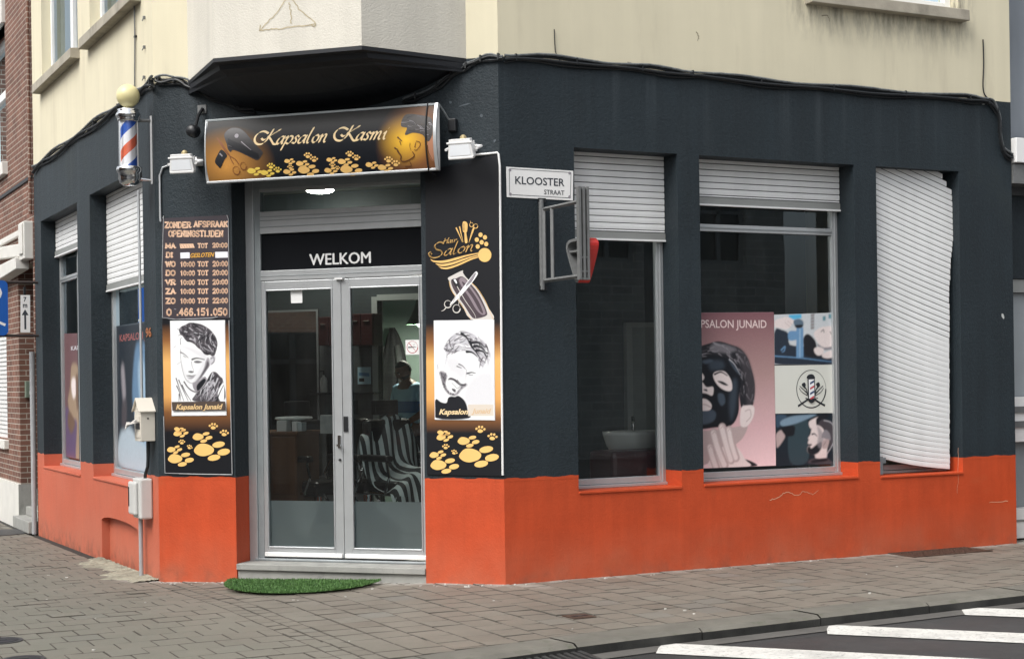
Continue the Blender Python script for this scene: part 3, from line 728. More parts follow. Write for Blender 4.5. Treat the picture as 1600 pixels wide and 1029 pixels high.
# stone-like painted sills lie flush: only a small drip lip in the plinth colour
for fr, hs_ in ((FR, HR), (FL, HLf)):
    for h in hs_:
        s_ = MB(); s_.box(h[0] + .003, h[1] - .003, -.012, .18, h[2] - .022, h[2] - .002, M_PLINTH)
        s_.build('window_sill', B, fr, bevel=.004)
# the collapsed shutter: curtain hanging crooked off one guide
cs = MB(); yS = DR - .13
a0 = HR[2][0] + .01; nS = 57
def redge(z):          # how far the loose right ends reach
    zz = [(3.6, 4.42), (3.38, 4.62), (3.28, 4.72), (3.03, 4.745), (2.9, 4.73), (2.65, 4.695), (2.3, 4.665), (1.95, 4.66), (1.5, 4.655), (.6, 4.655)]
    for (z1, u1), (z2, u2) in zip(zz, zz[1:]):
        if z1 >= z >= z2: return u1 + (u2 - u1) * (z1 - z) / (z1 - z2)
    return 4.655
for k in range(nS):
    q = k / (nS - 1); zl0 = .86 + .0525 * k; slope = -.17 - .40 * min(q, .45) + .06 * max(0, q - .45)
    pr = [(.006, 0), (.002, .0065), (-.003, .007), (-.005, .026), (-.004, .048), (-.003, .052), (.006, .0525)]
    er = random.uniform(-.004, .004)
    for (ya, ha), (yb_, hb) in zip(pr, pr[1:]):
        n = 6; row = []
        for i in range(n + 1):
            for (yy, hh) in ((ya, ha), (yb_, hb)):
                zc = zl0 + slope * .8; ur = min(HR[2][1] + .03, redge(zc) - .03 + er)
                f = i / n; u = a0 + (ur - a0) * f; z = zl0 + hh + slope * (u - a0) - .02 * math.sin(f * 3.14) * (1 - q)
                out_ = .03 * f * (1 - abs(2 * q - 1) * .6)
                row.append((u, yS + yy - out_, z))
        for i in range(n):
            P = [row[2 * i], row[2 * i + 2], row[2 * i + 3], row[2 * i + 1]]
            if max(p[2] for p in P) > 3.60: continue
            cs.quad(*P, M_SLOT if ha < .003 else M_SHUT)
    # end caps show as little steps
fs_ = cs.build('roller_shutter', WR3, FR); fs_['label'] = 'collapsed white shutter with slanting slats'
gd = MB(); gd.box(HR[2][0] + .06, HR[2][0] + .10, DR - .16, DR - .12, .70, .86, M_CHROME); gd.box(HR[2][0] + .06, HR[2][0] + .13, DR - .165, DR - .155, .80, .85, M_CHROME); gd.build('shutter_stop', WR3, FR)

# upper windows and their sills
def upper(fr, h, sill0, sill1, lab):
    a, b, lo, hi = h; fm = MB(); d = .10
    fm.box(a, a + .07, d, d + .06, lo, hi, M_WHITE); fm.box(b - .07, b, d, d + .06, lo, hi, M_WHITE); fm.box(a + .07, b - .07, d, d + .06, lo, lo + .07, M_WHITE); fm.box(a + .07, b - .07, d, d + .06, hi - .07, hi, M_WHITE)
    m = a + (b - a) * .62; fm.box(m - .06, m + .06, d - .01, d + .05, lo + .07, hi - .07, M_WHITE)
    w = fm.build('window', B, fr, bevel=.004); w['label'] = lab
    p = MB(); p.quad((a + .05, d + .03, lo + .05), (b - .05, d + .03, lo + .05), (b - .05, d + .03, hi - .05), (a + .05, d + .03, hi - .05), M_GLASS); p.build('pane', w, fr)
    cu = MB(); n = 60
    for i in range(n):
        u, v = a + .05 + (b - a - .1) * i / n, a + .05 + (b - a - .1) * (i + 1) / n
        cu.quad((u, d + .10 + .02 * math.sin(i * .9), lo), (v, d + .10 + .02 * math.sin((i + 1) * .9), lo), (v, d + .10 + .02 * math.sin((i + 1) * .9), hi), (u, d + .10 + .02 * math.sin(i * .9), hi), flat('grey_net_curtain', '9AA0A4', .9))
    cu.build('curtain', w, fr, smooth=True)
    s_ = MB(); s_.prism([(-.10, lo - .125), (-.095, lo - .025), (.12, lo - .004), (.12, lo - .125)], sill0, sill1, M_SILL, 'x'); s_.build('window_sill', B, fr, bevel=.006)
M_SILL = mat('grimy_concrete_sill', (.34, .31, .25), .8, var=.2, vs=6, bump=.4, bs=60, stain=(.12, .11, .09))
upper(FL, UPL[0], -2.53, -.37, 'upper side window nearest the corner'); upper(FL, UPL[1], -5.10, -2.945, 'upper side window farthest from the corner')
upper(FR, UPR[0], 2.98, 4.77, 'upper window over the wide shop window')

# door recess: step, frame, two leaves, transom light, side reveals
D0 = DC
st = MB(); x0, x1 = HC[0][0] + .002, HC[0][1] - .002
st.box(x0, x1, -.015, D0 + .3, .062, .112, M_STONE); st.box(x0, x1, .012, D0 + .3, -.12, .058, M_STONE); st.box(x0 + .05, x1 - .0, D0 - .02, D0 + .2, .113, .135, M_ALUD)
st.build('doorstep', B, FC, bevel=.006)
xl, xr = L - 2.306, L - .668
df = MB(); d = D0
df.box(xl - .03, xl + .045, d - .01, d + .09, .112, 3.42, M_ALU); df.box(xl + .046, xl + .10, d + .006, d + .085, .135, 3.30, M_ALUD)
df.box(xr - .075, xr, d - .004, d + .09, .135, 3.42, M_ALU)
ia, ib = xl + .045, xr - .075
df.box(ia, ib, d - .006, d + .09, 3.22, 3.42, M_ALUD); df.box(ia + .055, ib, d, d + .085, 3.195, 3.22, M_ALU)
df.box(ia + .055, ib, d + .002, d + .085, 2.845, 3.03, M_ALU)
for z in (2.90, 2.955, 2.985): df.box(ia + .055, ib, d - .004, d + .002, z - .003, z + .003, M_ALUD)
df.box(ia + .055, ib, d + .002, d + .085, 2.452, 2.535, M_ALU); df.box(ia + .055, ib, d - .003, d + .002, 2.487, 2.493, M_ALUD)
df.build('door_frame', B, FC, bevel=.004)
tg = MB(); tg.quad((ia + .03, d + .04, 3.02), (ib, d + .04, 3.02), (ib, d + .04, 3.2), (ia + .03, d + .04, 3.2), M_DGLASS); tg.build('transom_pane', B, FC)
tp = MB(); tp.box(ia + .055, ib, d + .028, d + .05, 2.535, 2.845, mat('matt_black_panel', (.006, .007, .009), .7, spec=.1)); tp.build('transom_panel', B, FC)
t = NT('frosted_window_film'); c = t.obj(); pr_ = t.a('BsdfDiffuse'); pr_.inputs[0].default_value = (.44, .50, .54, 1); tl_ = t.a('BsdfTranslucent'); tl_.inputs[0].default_value = (.52, .58, .62, 1)
m1 = t.a('MixShader'); m1.inputs[0].default_value = .6; t.l(pr_.outputs[0], m1.inputs[1]); t.l(tl_.outputs[0], m1.inputs[2])
gl_ = t.a('BsdfGlossy'); gl_.inputs[0].default_value = (.9, .9, .9, 1); gl_.inputs['Roughness'].default_value = .15; m2 = t.a('MixShader'); m2.inputs[0].default_value = .05; t.l(m1.outputs[0], m2.inputs[1]); t.l(gl_.outputs[0], m2.inputs[2]); t.l(m2.outputs[0], t.out.inputs[0]); M_FROST = t.m
lm0, lm1 = L - 1.475, L - 1.475
leaves = [(xl + .102, L - 2.172, L - 1.552, lm0 - .002, 'left door leaf with lock plate'), (lm1 + .002, L - 1.401, L - .777, L - .735, 'right door leaf')]
for (a, ga, gb, b, lab) in leaves:
    lf = MB(); dd = d + .004
    lf.box(a, ga, dd, dd + .06, .148, 2.446, M_ALU); lf.box(gb, b, dd, dd + .06, .148, 2.446, M_ALU)
    lf.box(ga, gb, dd, dd + .06, .148, .222, M_ALU); lf.box(ga, gb, dd, dd + .06, 2.375, 2.446, M_ALU)
    for (q0, q1, q2, q3) in ((ga, ga + .012, .222, 2.375), (gb - .012, gb, .222, 2.375), (ga + .012, gb - .012, .222, .234), (ga + .012, gb - .012, 2.363, 2.375)): lf.box(q0, q1, dd - .007, dd + .02, q2, q3, M_ALU)
    lf.box(a + .01, b - .01, dd - .022, dd - .001, .15, .185, M_WHITE)
    lo_ = lf.build('door_leaf', B, FC, bevel=.004); lo_['label'] = lab
    g_ = MB(); g_.quad((ga, dd + .032, .22), (gb, dd + .032, .22), (gb, dd + .032, 2.378), (ga, dd + .032, 2.378), M_DGLASS); g_.build('pane', lo_, FC)
    fz = MB(); fz.quad((ga, dd + .04, .22), (gb, dd + .04, .22), (gb, dd + .04, .612), (ga, dd + .04, .612), M_FROST); fz.build('frosted_film', lo_, FC)
    if ga < L - 2:
        hn = MB(); z0_ = on(FC, 528, 690, d)[1]
        hn.box(gb + .035, gb + .062, dd - .012, dd, z0_ - .05, z0_ + .055, M_CHROME); hn.box(gb + .04, gb + .075, dd - .05, dd - .035, z0_ - .035, z0_ - .018, M_CHROME); hn.box(gb + .042, gb + .052, dd - .04, dd - .01, z0_ - .035, z0_ - .018, M_CHROME)
        hn.build('door_handle', lo_, FC); hn = MB(); hn.lathe([(.011, -.006), (.011, .004)], (gb + .05, dd - .004, on(FC, 531, 718, d)[1]), M_BLACK, 12, 'y'); hn.build('keyhole', lo_, FC)
        lb = MB(); u0, z1_ = on(FC, 502, 648, d + .1); u1, z2_ = on(FC, 522, 677, d + .1); lb.box(u0, u1 + .03, dd + .065, dd + .12, z2_, z1_, M_GREYM); lb.build('lock_box', lo_, FC, bevel=.004)
    else:
        pl_ = MB(); u0, z1_ = on(FC, 537, 650, d); u1, z2_ = on(FC, 544, 674, d); pl_.box(u0, u1, dd - .012, dd, z2_, z1_, M_BLACK); pl_.build('strike_plate', lo_, FC, bevel=.002)
cl_ = MB(); u, z = on(FC, 531, 436, d); cl_.box(u - .035, u + .035, d - .03, d + .0, z - .004, z + .01, M_WHITE); cl_.build('door_catch', B, FC)
# ================================================================== signs and prints on the chamfer
def px_to(fr, d, ox, oy, s): return zoom(fr, d, ox, oy, s)
def ZP_(Z, pts): return [Z(*p) for p in pts]
def line(mb, Z, pts, wpx, s, y, m, w1=None, k=6, cap=False, closed=False):
    """a drawn line: smooth polyline, width given in the same units as its points"""
    sc__ = (Z(1, 0)[0] - Z(0, 0)[0]); P = [Z(*p) for p in spline(pts, k, closed)]
    if closed: P.append(P[0])
    mb.stroke(P, wpx * sc__, y, m, None if w1 is None else w1 * sc__, cap)
def area_(mb, Z, pts, y, m, k=6, sm=True): mb.poly([Z(*p) for p in (spline(pts, k) if sm else pts)], y, m)
def hairs(mb, Z, poly, n, y, mats, length=(30, 70), w=(3, 7), flow=None, seed=1):
    rg = random.Random(seed); xs = [p[0] for p in poly]; ys = [p[1] for p in poly]; sp = spline(poly, 5); c = 0; tries = 0
    while c < n and tries < n * 30:
        tries += 1; x, y_ = rg.uniform(min(xs), max(xs)), rg.uniform(min(ys), max(ys))
        if not inside((x, y_), sp): continue
        a = flow(x, y_) + rg.gauss(0, .25); ln = rg.uniform(*length); cv = rg.gauss(0, .012); P = []; ok = True
        for i in range(7):
            P.append((x, y_)); x += math.cos(a) * ln / 6; y_ += math.sin(a) * ln / 6; a += cv * ln / 6
            if not inside((x, y_), sp): break
        if len(P) < 3: continue
        c += 1; line(mb, Z, P, rg.uniform(*w), 1, y - .00003 * c, rg.choice(mats), w1=.8, k=2)

# --- slab-serif capitals for the opening hours
GL = {
 'Z': [[(0, 1), (1, 1), (0, 0), (1, 0)]], 'O': [[(.5, 1), (.12, .85), (0, .5), (.12, .15), (.5, 0), (.88, .15), (1, .5), (.88, .85), (.5, 1)]],
 'N': [[(.08, 0), (.08, 1), (.92, 0), (.92, 1)]], 'D': [[(.1, 0), (.1, 1), (.6, 1), (.95, .75), (.95, .25), (.6, 0), (.1, 0)]],
 'E': [[(1, 1), (.1, 1), (.1, 0), (1, 0)], [(.1, .5), (.75, .5)]], 'R': [[(.1, 0), (.1, 1), (.7, 1), (.95, .85), (.9, .6), (.7, .5), (.1, .5)], [(.55, .5), (.95, 0)]],
 'A': [[(0, 0), (.5, 1), (1, 0)], [(.2, .35), (.8, .35)]], 'F': [[(1, 1), (.1, 1), (.1, 0)], [(.1, .5), (.8, .5)]], 'P': [[(.1, 0), (.1, 1), (.7, 1), (.98, .85), (.95, .58), (.7, .45), (.1, .45)]],
 'S': [[(.95, .85), (.6, 1), (.2, .95), (.05, .75), (.3, .55), (.8, .42), (.95, .22), (.7, .02), (.3, 0), (.03, .15)]],
 'K': [[(.1, 0), (.1, 1)], [(.9, 1), (.15, .45)], [(.4, .6), (.95, 0)]], 'I': [[(.5, 0), (.5, 1)]],
 'G': [[(.95, .8), (.6, 1), (.2, .9), (.02, .5), (.2, .1), (.6, 0), (.95, .12), (.95, .45), (.6, .45)]],
 'T': [[(0, 1), (1, 1)], [(.5, 1), (.5, 0)]], 'J': [[(.8, 1), (.8, .2), (.5, 0), (.1, .1)]], 'M': [[(.05, 0), (.05, 1), (.5, .25), (.95, 1), (.95, 0)]],
 'W': [[(0, 1), (.25, 0), (.5, .9), (.75, 0), (1, 1)]], 'V': [[(0, 1), (.5, 0), (1, 1)]],
 '0': [[(.5, 1), (.12, .8), (.05, .5), (.12, .2), (.5, 0), (.88, .2), (.95, .5), (.88, .8), (.5, 1)]], '1': [[(.15, .75), (.5, 1), (.5, 0)]],
 '2': [[(.05, .75), (.3, 1), (.75, .97), (.9, .7), (.7, .4), (.05, 0), (.95, 0)]], '4': [[(.7, 0), (.7, 1), (0, .3), (1, .3)]],
 '5': [[(.9, 1), (.15, 1), (.1, .55), (.6, .62), (.93, .35), (.7, .02), (.05, .08)]], '6': [[(.85, .9), (.5, 1), (.12, .6), (.05, .3), (.3, 0), (.75, .02), (.95, .3), (.7, .58), (.1, .4)]],
 ':': [[(.4, .15), (.6, .15)], [(.4, .65), (.6, .65)]], '.': [[(.35, .04), (.65, .04)]], "'": [[(.4, 1), (.6, .8)]], ' ': []}
NARROW = {'I': .45, ':': .4, '.': .4, ' ': .55, '1': .7, "'": .3, 'M': 1.2, 'W': 1.25}
def slab(mb, s, x0, z0, x1, z1, y, m, slope=0., bold=.30):
    ws = [NARROW.get(c, .95 if c.isalpha() else .8) for c in s]; gap = .22; tot = sum(ws) + gap * (len(s) - 1); sx_ = (x1 - x0) / tot; hh = z1 - z0; x = x0
    wd = bold * min(hh, sx_ * 1.1)
    for c, w_ in zip(s, ws):
        for k, pl in enumerate(GL[c]):
            P = [(x + p[0] * w_ * sx_, z0 + p[1] * hh + slope * (x - x0)) for p in pl]; yy = y - .00005 * (k + 1)
            for a, b in zip(P, P[1:]):
                e = (Vector(b) - Vector(a)).normalized() * wd * .35; mb.stroke([tuple(Vector(a) - e), tuple(Vector(b) + e)], wd, yy, m)
            if c.isalpha() and c not in 'OSGZ' and m is not None:
                for p in {pl[0], pl[-1]}:
                    if p[1] in (0, 1) and not (c in 'ETFDP' and p[0] in (0, 1)):
                        q = (x + p[0] * w_ * sx_, z0 + p[1] * hh + slope * (x - x0) + (wd * .3 if p[1] == 0 else -wd * .3)); mb.stroke([(q[0] - wd * .95, q[1]), (q[0] + wd * .95, q[1])], wd * .6, yy - .00002, m)
        x += (w_ + gap) * sx_

# --- the opening-hours board
dB = -.006
HB = thing('opening_hours_board', 'dark brown board of opening hours in peach lettering on the left door pillar', 'sign', FC, (L - 2.99, dB, 2.15))
t_ = MB(); cor = [on(FC, *p, dB) for p in ((253, 341), (357, 336), (357.5, 497), (254, 498))]
M_BROWN = mat('dark_brown_board', lin('3B353B'), .45, var=.06)
t_.prism(cor, dB, -.001, M_BROWN); M_EDGE = flat('pale_board_edge', '9EA0A2', .4)
t_.build('board_panel', HB, FC)
eg = MB()
for pts in ([(254, 341), (256, 337), (253.5, 420), (254.3, 496), (275, 499), (330, 497), (340, 495)], [(354.5, 336), (357, 342), (358, 420), (359, 496)]):
    eg.tube([(*on(FC, *p, dB)[:1], dB - .002, on(FC, *p, dB)[1]) for p in pts], .0035, M_EDGE, 6)
eg.build('edge_trim', HB, FC)
Z = zoom(FC, dB - .001, 240, 320, 5.144); hb = MB(); y_ = dB - .0012
def hrow(s, x0, y0, x1, y1, m=M_PINKG, b=.33):
    a, c_ = Z(x0, y1), Z(x1, y0); e = Z(x1, y1); sl_ = (e[1] - a[1]) / (e[0] - a[0]); slab(hb, s, a[0], a[1], c_[0], a[1] + (c_[1] - e[1]), y_, m, sl_, b)
hrow('ZONDER', 92, 141, 296, 184); hrow('AFSPRAAK', 326, 135, 594, 177); hrow('OPENINGSTIJDEN', 122, 209, 555, 255)
hrow('MA', 98, 312, 172, 348); hrow('TOT', 356, 312, 434, 345, b=.31); hrow('20:00', 475, 308, 592, 341); hrow('DI', 102, 384, 153, 422)
area_(hb, Z, [(208, 314), (318, 312), (331, 345), (216, 350)], y_, M_PINKG, sm=False)
for i in range(5): line(hb, Z, [(214 + i * 23, 318), (232 + i * 20, 344)], 1.6, 1, y_ - .0004, M_BROWN, k=1)
M_WLAB = flat('white_cover_label', 'E8E8F0', .4)
area_(hb, Z, [(215, 384), (290, 381), (291, 428), (216, 431)], y_ - .0003, M_WLAB, sm=False); area_(hb, Z, [(495, 378), (596, 376), (597, 423), (496, 426)], y_ - .0003, M_WLAB, sm=False)
a, c_ = Z(296, 425), Z(489, 377); hb.text('GESLOTEN', a[0], a[1], c_[0], c_[1] - .004, y_ - .0002, flat('printed_amber', 'D9A441', .5), .02, .35)
for s_, yy in (('WO', 457), ('DO', 528), ('VR', 603), ('ZA', 675), ('ZO', 752)):
    hrow(s_, 100, yy, 172, yy + 39); hrow('10:00', 218, yy + 2, 330, yy + 38); hrow('TOT', 356, yy + 1, 438, yy + 37, b=.31); hrow('20:00' if s_ != 'ZO' else '22:00', 477, yy - 2, 594, yy + 35)
hrow('0', 106, 837, 142, 888, b=.27); hrow('.466.151.050', 185, 833, 590, 886, b=.27); area_(hb, Z, [(165, 832), (182, 836), (180, 842), (166, 838)], y_, M_GREY2, sm=False)
hb.build('hours_lettering', HB, FC)

# --- paw prints: a pad and three toes
def paw(mb, Z, x, y0, s, yd, m, th=0., toes=((87, -32, 42, 20), (118, 12, 42, 22), (60, 46, 42, 20)), pad=(63, 39)):
    c, q = math.cos(th), math.sin(th); g = lambda a, b: (x + (a * c - b * q) * s, y0 + (a * q + b * c) * s)
    P = [g(-pad[0] * .95, 4), g(-pad[0] * .6, -pad[1] * .75), g(-6, -pad[1]), g(pad[0] * .55, -pad[1] * .72), g(pad[0] * .95, -6), g(pad[0] * .75, pad[1] * .55), g(0, pad[1] * .95), g(-pad[0] * .6, pad[1] * .75)]
    mb.poly([Z(*p) for p in spline(P, 4)], yd, m)
    for (a, b, rx, ry) in toes: mb.poly([Z(*g(a + rx * .9 * math.cos(k), b + ry * .9 * math.sin(k) - rx * math.cos(k) * .12)) for k in [6.283 * i / 14 for i in range(14)]], yd, m)
T4 = ((-70, -38, 24, 24), (-26, -72, 24, 26), (28, -72, 24, 26), (72, -36, 24, 24))
PAWS = [(300, 810, 1., 0, 0), (128, 862, .72, 0, 0), (265, 732, .55, -.02, 0), (105, 808, .42, -.1, 0), (143, 712, .42, -.15, 0), (140, 686, .30, .2, 0), (355, 678, .30, .05, 1), (420, 718, .30, .1, 1), (168, 769, .22, 0, 1), (212, 798, .20, .4, 1)]
def pawset(mb, Z, yd):
    for (x, y0, s, th, four) in PAWS: paw(mb, Z, x, y0, s, yd, M_GOLD, th, T4, (52, 34)) if four else paw(mb, Z, x, y0, s, yd, M_GOLD, th)

# gold-to-black printed gradients (part of the print)
def grad_panel(name, z0, stops, side=None):
    t = NT(name); sx = t.a('SeparateXYZ'); t.l(t.obj(), sx.inputs[0])
    f = t.rng(sx.outputs[2], 0, z0, 0, 1); cc = t.ramp(f, stops); t.pr(cc, .38, 0, None, spec=.4); return t.m
GB, GG, GM = (.008, .009, .012), lin('E0A860'), lin('9A6A3A')
# --- left advertising panel with the portrait of the young man
dP = -.012
PL = thing('advertising_panel', 'black and gold panel left of the door with sketched tousle-haired young man', 'sign', FC, (L - 2.995, 0, .845), 'advertising panels beside the door')
cor = [on(FC, *p, dP) for p in ((253.5, 499), (357.5, 498), (362.5, 739.5), (258, 738))]
M_GP = grad_panel('gold_gradient_print', 1.30, [(0, GB), (.27, GB), (.40, lin('7C5230')), (.50, lin('D79F5C')), (.72, lin('E4B06A')), (.86, lin('8A5C36')), (.97, GB), (1, GB)])
b_ = MB(); b_.prism(cor, dP, -.001, M_GP); b_.build('printed_panel', PL, FC)
tr_ = MB(); tr_.tube([(on(FC, *p, dP)[0], dP - .002, on(FC, *p, dP)[1]) for p in ((358, 500), (361, 650), (363, 738), (363, 741), (300, 740), (258, 738.5), (256, 650))], .004, M_EDGE, 6); tr_.build('edge_trim', PL, FC)
Z = zoom(FC, dP - .001, 240, 490, 3.8125); pw = MB(); pawset(pw, Z, dP - .0012); o = pw.build('paw_prints', PL, FC)
M_BURN = flat('printed_dark_band', '4B3F38', .5)
def lay(d0):
    k = [d0]
    def nx(): k[0] -= .0004; return k[0]
    return nx
dd = dP - .004; Z = zoom(FC, dd, 240, 490, 3.8125); ny = lay(dd)
q_ = [Z(*p) for p in ((98, 42), (425, 38), (434, 605), (108, 608))]
def quadclip(c4, b):
    # bilinear: grid corner order top-left, top-right, bottom-right, bottom-left
    def f(u, z):
        s_, t_ = (u - b[0]) / (b[1] - b[0]), (z - b[2]) / (b[3] - b[2]); lo = (c4[3][0] * (1 - s_) + c4[2][0] * s_, c4[3][1] * (1 - s_) + c4[2][1] * s_); hi = (c4[0][0] * (1 - s_) + c4[1][0] * s_, c4[0][1] * (1 - s_) + c4[1][1] * s_)
        return (lo[0] * (1 - t_) + hi[0] * t_, lo[1] * (1 - t_) + hi[1] * t_)
    return f
def bounds(c4): return (min(c[0] for c in c4), max(c[0] for c in c4), min(c[1] for c in c4), max(c[1] for c in c4))
def inset4(c4, k=.004):
    cx_, cz_ = sum(c[0] for c in c4) / 4, sum(c[1] for c in c4) / 4; return [(c[0] + (k if c[0] < cx_ else -k), c[1] + (k if c[1] < cz_ else -k)) for c in c4]
bb = bounds(q_); po = Ras(*bb, mat_rgb(M_PAPER), 170); po.soft = .0035
pp = MB(); pp.prism([Z(*p) for p in ((98, 42), (425, 38), (434, 605), (108, 608))], dd, dP - .0005, M_PAPER); pp.build('portrait_paper', PL, FC)
# jacket and shirt
JK = [(318, 395), (345, 350), (372, 345), (400, 372), (418, 400), (420, 522), (240, 522), (250, 480), (285, 445), (305, 420)]
area_(po, Z, JK, ny(), M_GREY1, 4); hairs(po, Z, JK, 70, ny(), [M_INK, M_INK, M_GREY3, M_GREY2], (50, 120), (4, 9), lambda x, y: 1.9, 3); dd -= .0; 
ny = lay(dd - .005)
area_(po, Z, [(385, 470), (420, 410), (421, 522), (400, 522)], ny(), M_PAPER, 4); line(po, Z, [(378, 520), (398, 468), (420, 425)], 8, 1, ny(), M_INK, 3)
for q in ([(132, 385), (150, 440), (178, 520)], [(148, 395), (172, 450), (205, 520)], [(135, 430), (152, 470), (160, 520)], [(168, 425), (190, 470), (222, 520)], [(150, 480), (150, 500), (148, 522)]): line(po, Z, q, 7, 1, ny(), M_GREY1, 3)
line(po, Z, [(180, 405), (205, 440), (238, 462), (268, 466)], 8, 1, ny(), M_GREY1, 5); line(po, Z, [(190, 428), (220, 458), (255, 474)], 3, 1, ny(), M_GREY2)
area_(po, Z, [(232, 412), (268, 400), (305, 372), (318, 392), (300, 425), (268, 462), (240, 452)], ny(), M_GREY2, 5); area_(po, Z, [(258, 425), (300, 385), (312, 400), (285, 440), (262, 460)], ny(), M_INK, 4)
# face shading, jaw, ear
po.soft = .02; po.alpha = .5; area_(po, Z, [(160, 190), (230, 200), (330, 250), (320, 330), (270, 395), (230, 410), (262, 340), (290, 280), (250, 240)], ny(), M_GREY3, 4); area_(po, Z, [(165, 300), (176, 340), (195, 390), (215, 408), (190, 340)], ny(), M_GREY3, 4); po.soft = .007; po.alpha = .9
area_(po, Z, [(328, 258), (338, 300), (318, 335), (290, 375), (258, 408), (240, 414), (280, 362), (302, 318), (312, 280)], ny(), M_GREY2, 5); area_(po, Z, [(322, 280), (332, 305), (300, 355), (262, 404), (290, 352), (312, 310)], ny(), M_GREY1, 5)
line(po, Z, [(158, 210), (160, 260), (170, 330), (188, 385), (214, 410), (246, 410), (290, 376)], 3.5, 1, ny(), M_GREY2, 5)
area_(po, Z, [(338, 258), (356, 240), (372, 252), (368, 282), (350, 302), (336, 300)], ny(), M_GREY3, 5); line(po, Z, [(344, 264), (360, 256), (362, 280), (348, 296)], 5, 1, ny(), M_GREY1)
line(po, Z, [(230, 270), (258, 262), (304, 270)], 11, 1, ny(), M_INK, 4); area_(po, Z, [(240, 282), (262, 276), (290, 284), (270, 293), (248, 291)], ny(), M_GREY1, 4); line(po, Z, [(160, 228), (184, 240), (206, 260)], 7, 1, ny(), M_INK, 3)
line(po, Z, [(178, 250), (194, 260)], 5, 1, ny(), M_GREY1, 2); line(po, Z, [(226, 285), (229, 310), (238, 336), (230, 348)], 5, 1, ny(), M_GREY2, 1.5); area_(po, Z, [(204, 344), (222, 338), (240, 346), (222, 352)], ny(), M_INK, 4)
area_(po, Z, [(194, 368), (212, 364), (228, 366), (252, 362), (232, 374), (212, 374)], ny(), M_GREY1, 4); area_(po, Z, [(200, 376), (214, 378), (246, 368), (232, 386), (212, 388)], ny(), M_GREY2, 4); line(po, Z, [(206, 396), (230, 394)], 4, 1, ny(), M_GREY3, 2)
for q in ([(140, 300), (160, 285)], [(118, 200), (132, 190)]): line(po, Z, q, 3, 1, ny(), M_GREY2, 2)
po.soft = .003; po.alpha = 1.
HP = [(150, 92), (165, 72), (188, 62), (215, 48), (250, 50), (285, 57), (322, 76), (350, 100), (374, 135), (384, 172), (378, 205), (368, 240), (352, 250), (338, 240), (322, 244), (302, 236), (285, 215), (262, 198), (245, 180), (224, 168), (200, 162), (186, 150), (172, 130), (158, 120)]
area_(po, Z, HP, ny(), M_GREY1, 4)
fl = lambda x, y: .35 + (x - 150) / 190 * 1.1 + .9 * math.sin((x + y) / 30)
hairs(po, Z, HP, 170, ny(), [M_INK, M_INK, M_INK, M_GREY2, M_GREY1, M_GREY3], (26, 80), (2.5, 7), fl, 5)
for q in ([(150, 92), (138, 84)], [(160, 120), (146, 128)], [(160, 180), (158, 150), (168, 140)]): line(po, Z, q, 4, 1, dd - .012, M_GREY1, 2)
o = po.build('portrait_print', PL, FC, dd - .002, quadclip(inset4(q_), bb), .02); o['label'] = 'sketched young man with tousled dark hair in a striped jacket'
bd = MB(); d2 = dd - .0125; Z2 = zoom(FC, d2, 240, 490, 3.8125); bd.poly([Z2(*p) for p in ((108, 524), (426, 521), (430, 574), (112, 578))], d2, M_BURN)
a, c_ = Z2(133, 580), Z2(412, 536); bd.text('Kapsalon Junaid', a[0], a[1], c_[0], c_[1], d2 - .0006, flat('printed_sand', 'D8B884', .5), .03, .3)
bd.build('name_band', PL, FC)

# --- right advertising panel: salon logo, clipper, portrait, paws
PR = thing('advertising_panel', 'tall black and gold panel with salon logo, hair clipper and bearded man', 'sign', FC, (L - .645, 0, .845), 'advertising panels beside the door')
cor = [on(FC, *p, dP) for p in ((664.5, 268), (779, 240), (785, 743.5), (667, 741))]
M_GP2 = grad_panel('tall_gold_gradient_print', 2.50, [(0, GB), (.135, GB), (.18, lin('7C5230')), (.24, lin('D79F5C')), (.36, lin('E4B06A')), (.42, lin('8A5C36')), (.48, GB), (1, GB)])
b_ = MB(); b_.prism(cor, dP, -.001, M_GP2); b_.build('printed_panel', PR, FC)
Zp = lambda x, y: on(FC, 734.6 + (240 + x / 3.8125 - 318.7) * 1.1, 711 + (490 + y / 3.8125 - 702.5) * 1.1, dP - .001)
pw = MB(); pawset(pw, Zp, dP - .0012); pw.build('paw_prints', PR, FC)
# logo
Z = zoom(FC, dP - .001, 660, 340, 6.433); lg = MB(); ny = lay(dP - .001)
for (up, lo) in (([(78, 415), (130, 432), (230, 428), (340, 400), (450, 372), (560, 352)], [(560, 364), (450, 388), (340, 424), (230, 452), (150, 452), (100, 440)]),
                 ([(128, 460), (200, 466), (300, 448), (400, 415), (480, 392), (560, 372)], [(560, 383), (480, 405), (400, 436), (300, 472), (220, 488), (160, 482)]),
                 ([(162, 490), (230, 500), (310, 482), (410, 442), (490, 408), (560, 390)], [(560, 402), (490, 425), (410, 462), (310, 502), (240, 518), (190, 512)])):
    area_(lg, Z, spline(up, 6, False) + spline(lo, 6, False), ny(), M_GOLD, sm=False)
lg.poly([Z(*p) for p in ell(627, 375, 67, 70, 0, 32)], ny(), M_GOLD)
for (x, y) in ((585, 172), (630, 198), (548, 222), (597, 248), (643, 265), (558, 290)): lg.poly([Z(*p) for p in ell(x, y, 21, 23)], ny(), M_GOLD)
for q, w_ in (([(340, 100), (372, 170), (405, 248)], 15), ([(376, 88), (392, 165), (412, 246)], 13), ([(518, 98), (492, 170), (470, 252)], 13), ([(524, 104), (508, 150), (478, 230)], 9)): line(lg, Z, q, w_, 1, ny(), M_GOLD, 3)
area_(lg, Z, [(408, 46), (444, 44), (457, 75), (452, 140), (444, 152), (456, 240), (441, 258), (428, 240), (424, 152), (410, 140)], ny(), M_GOLD, 4)
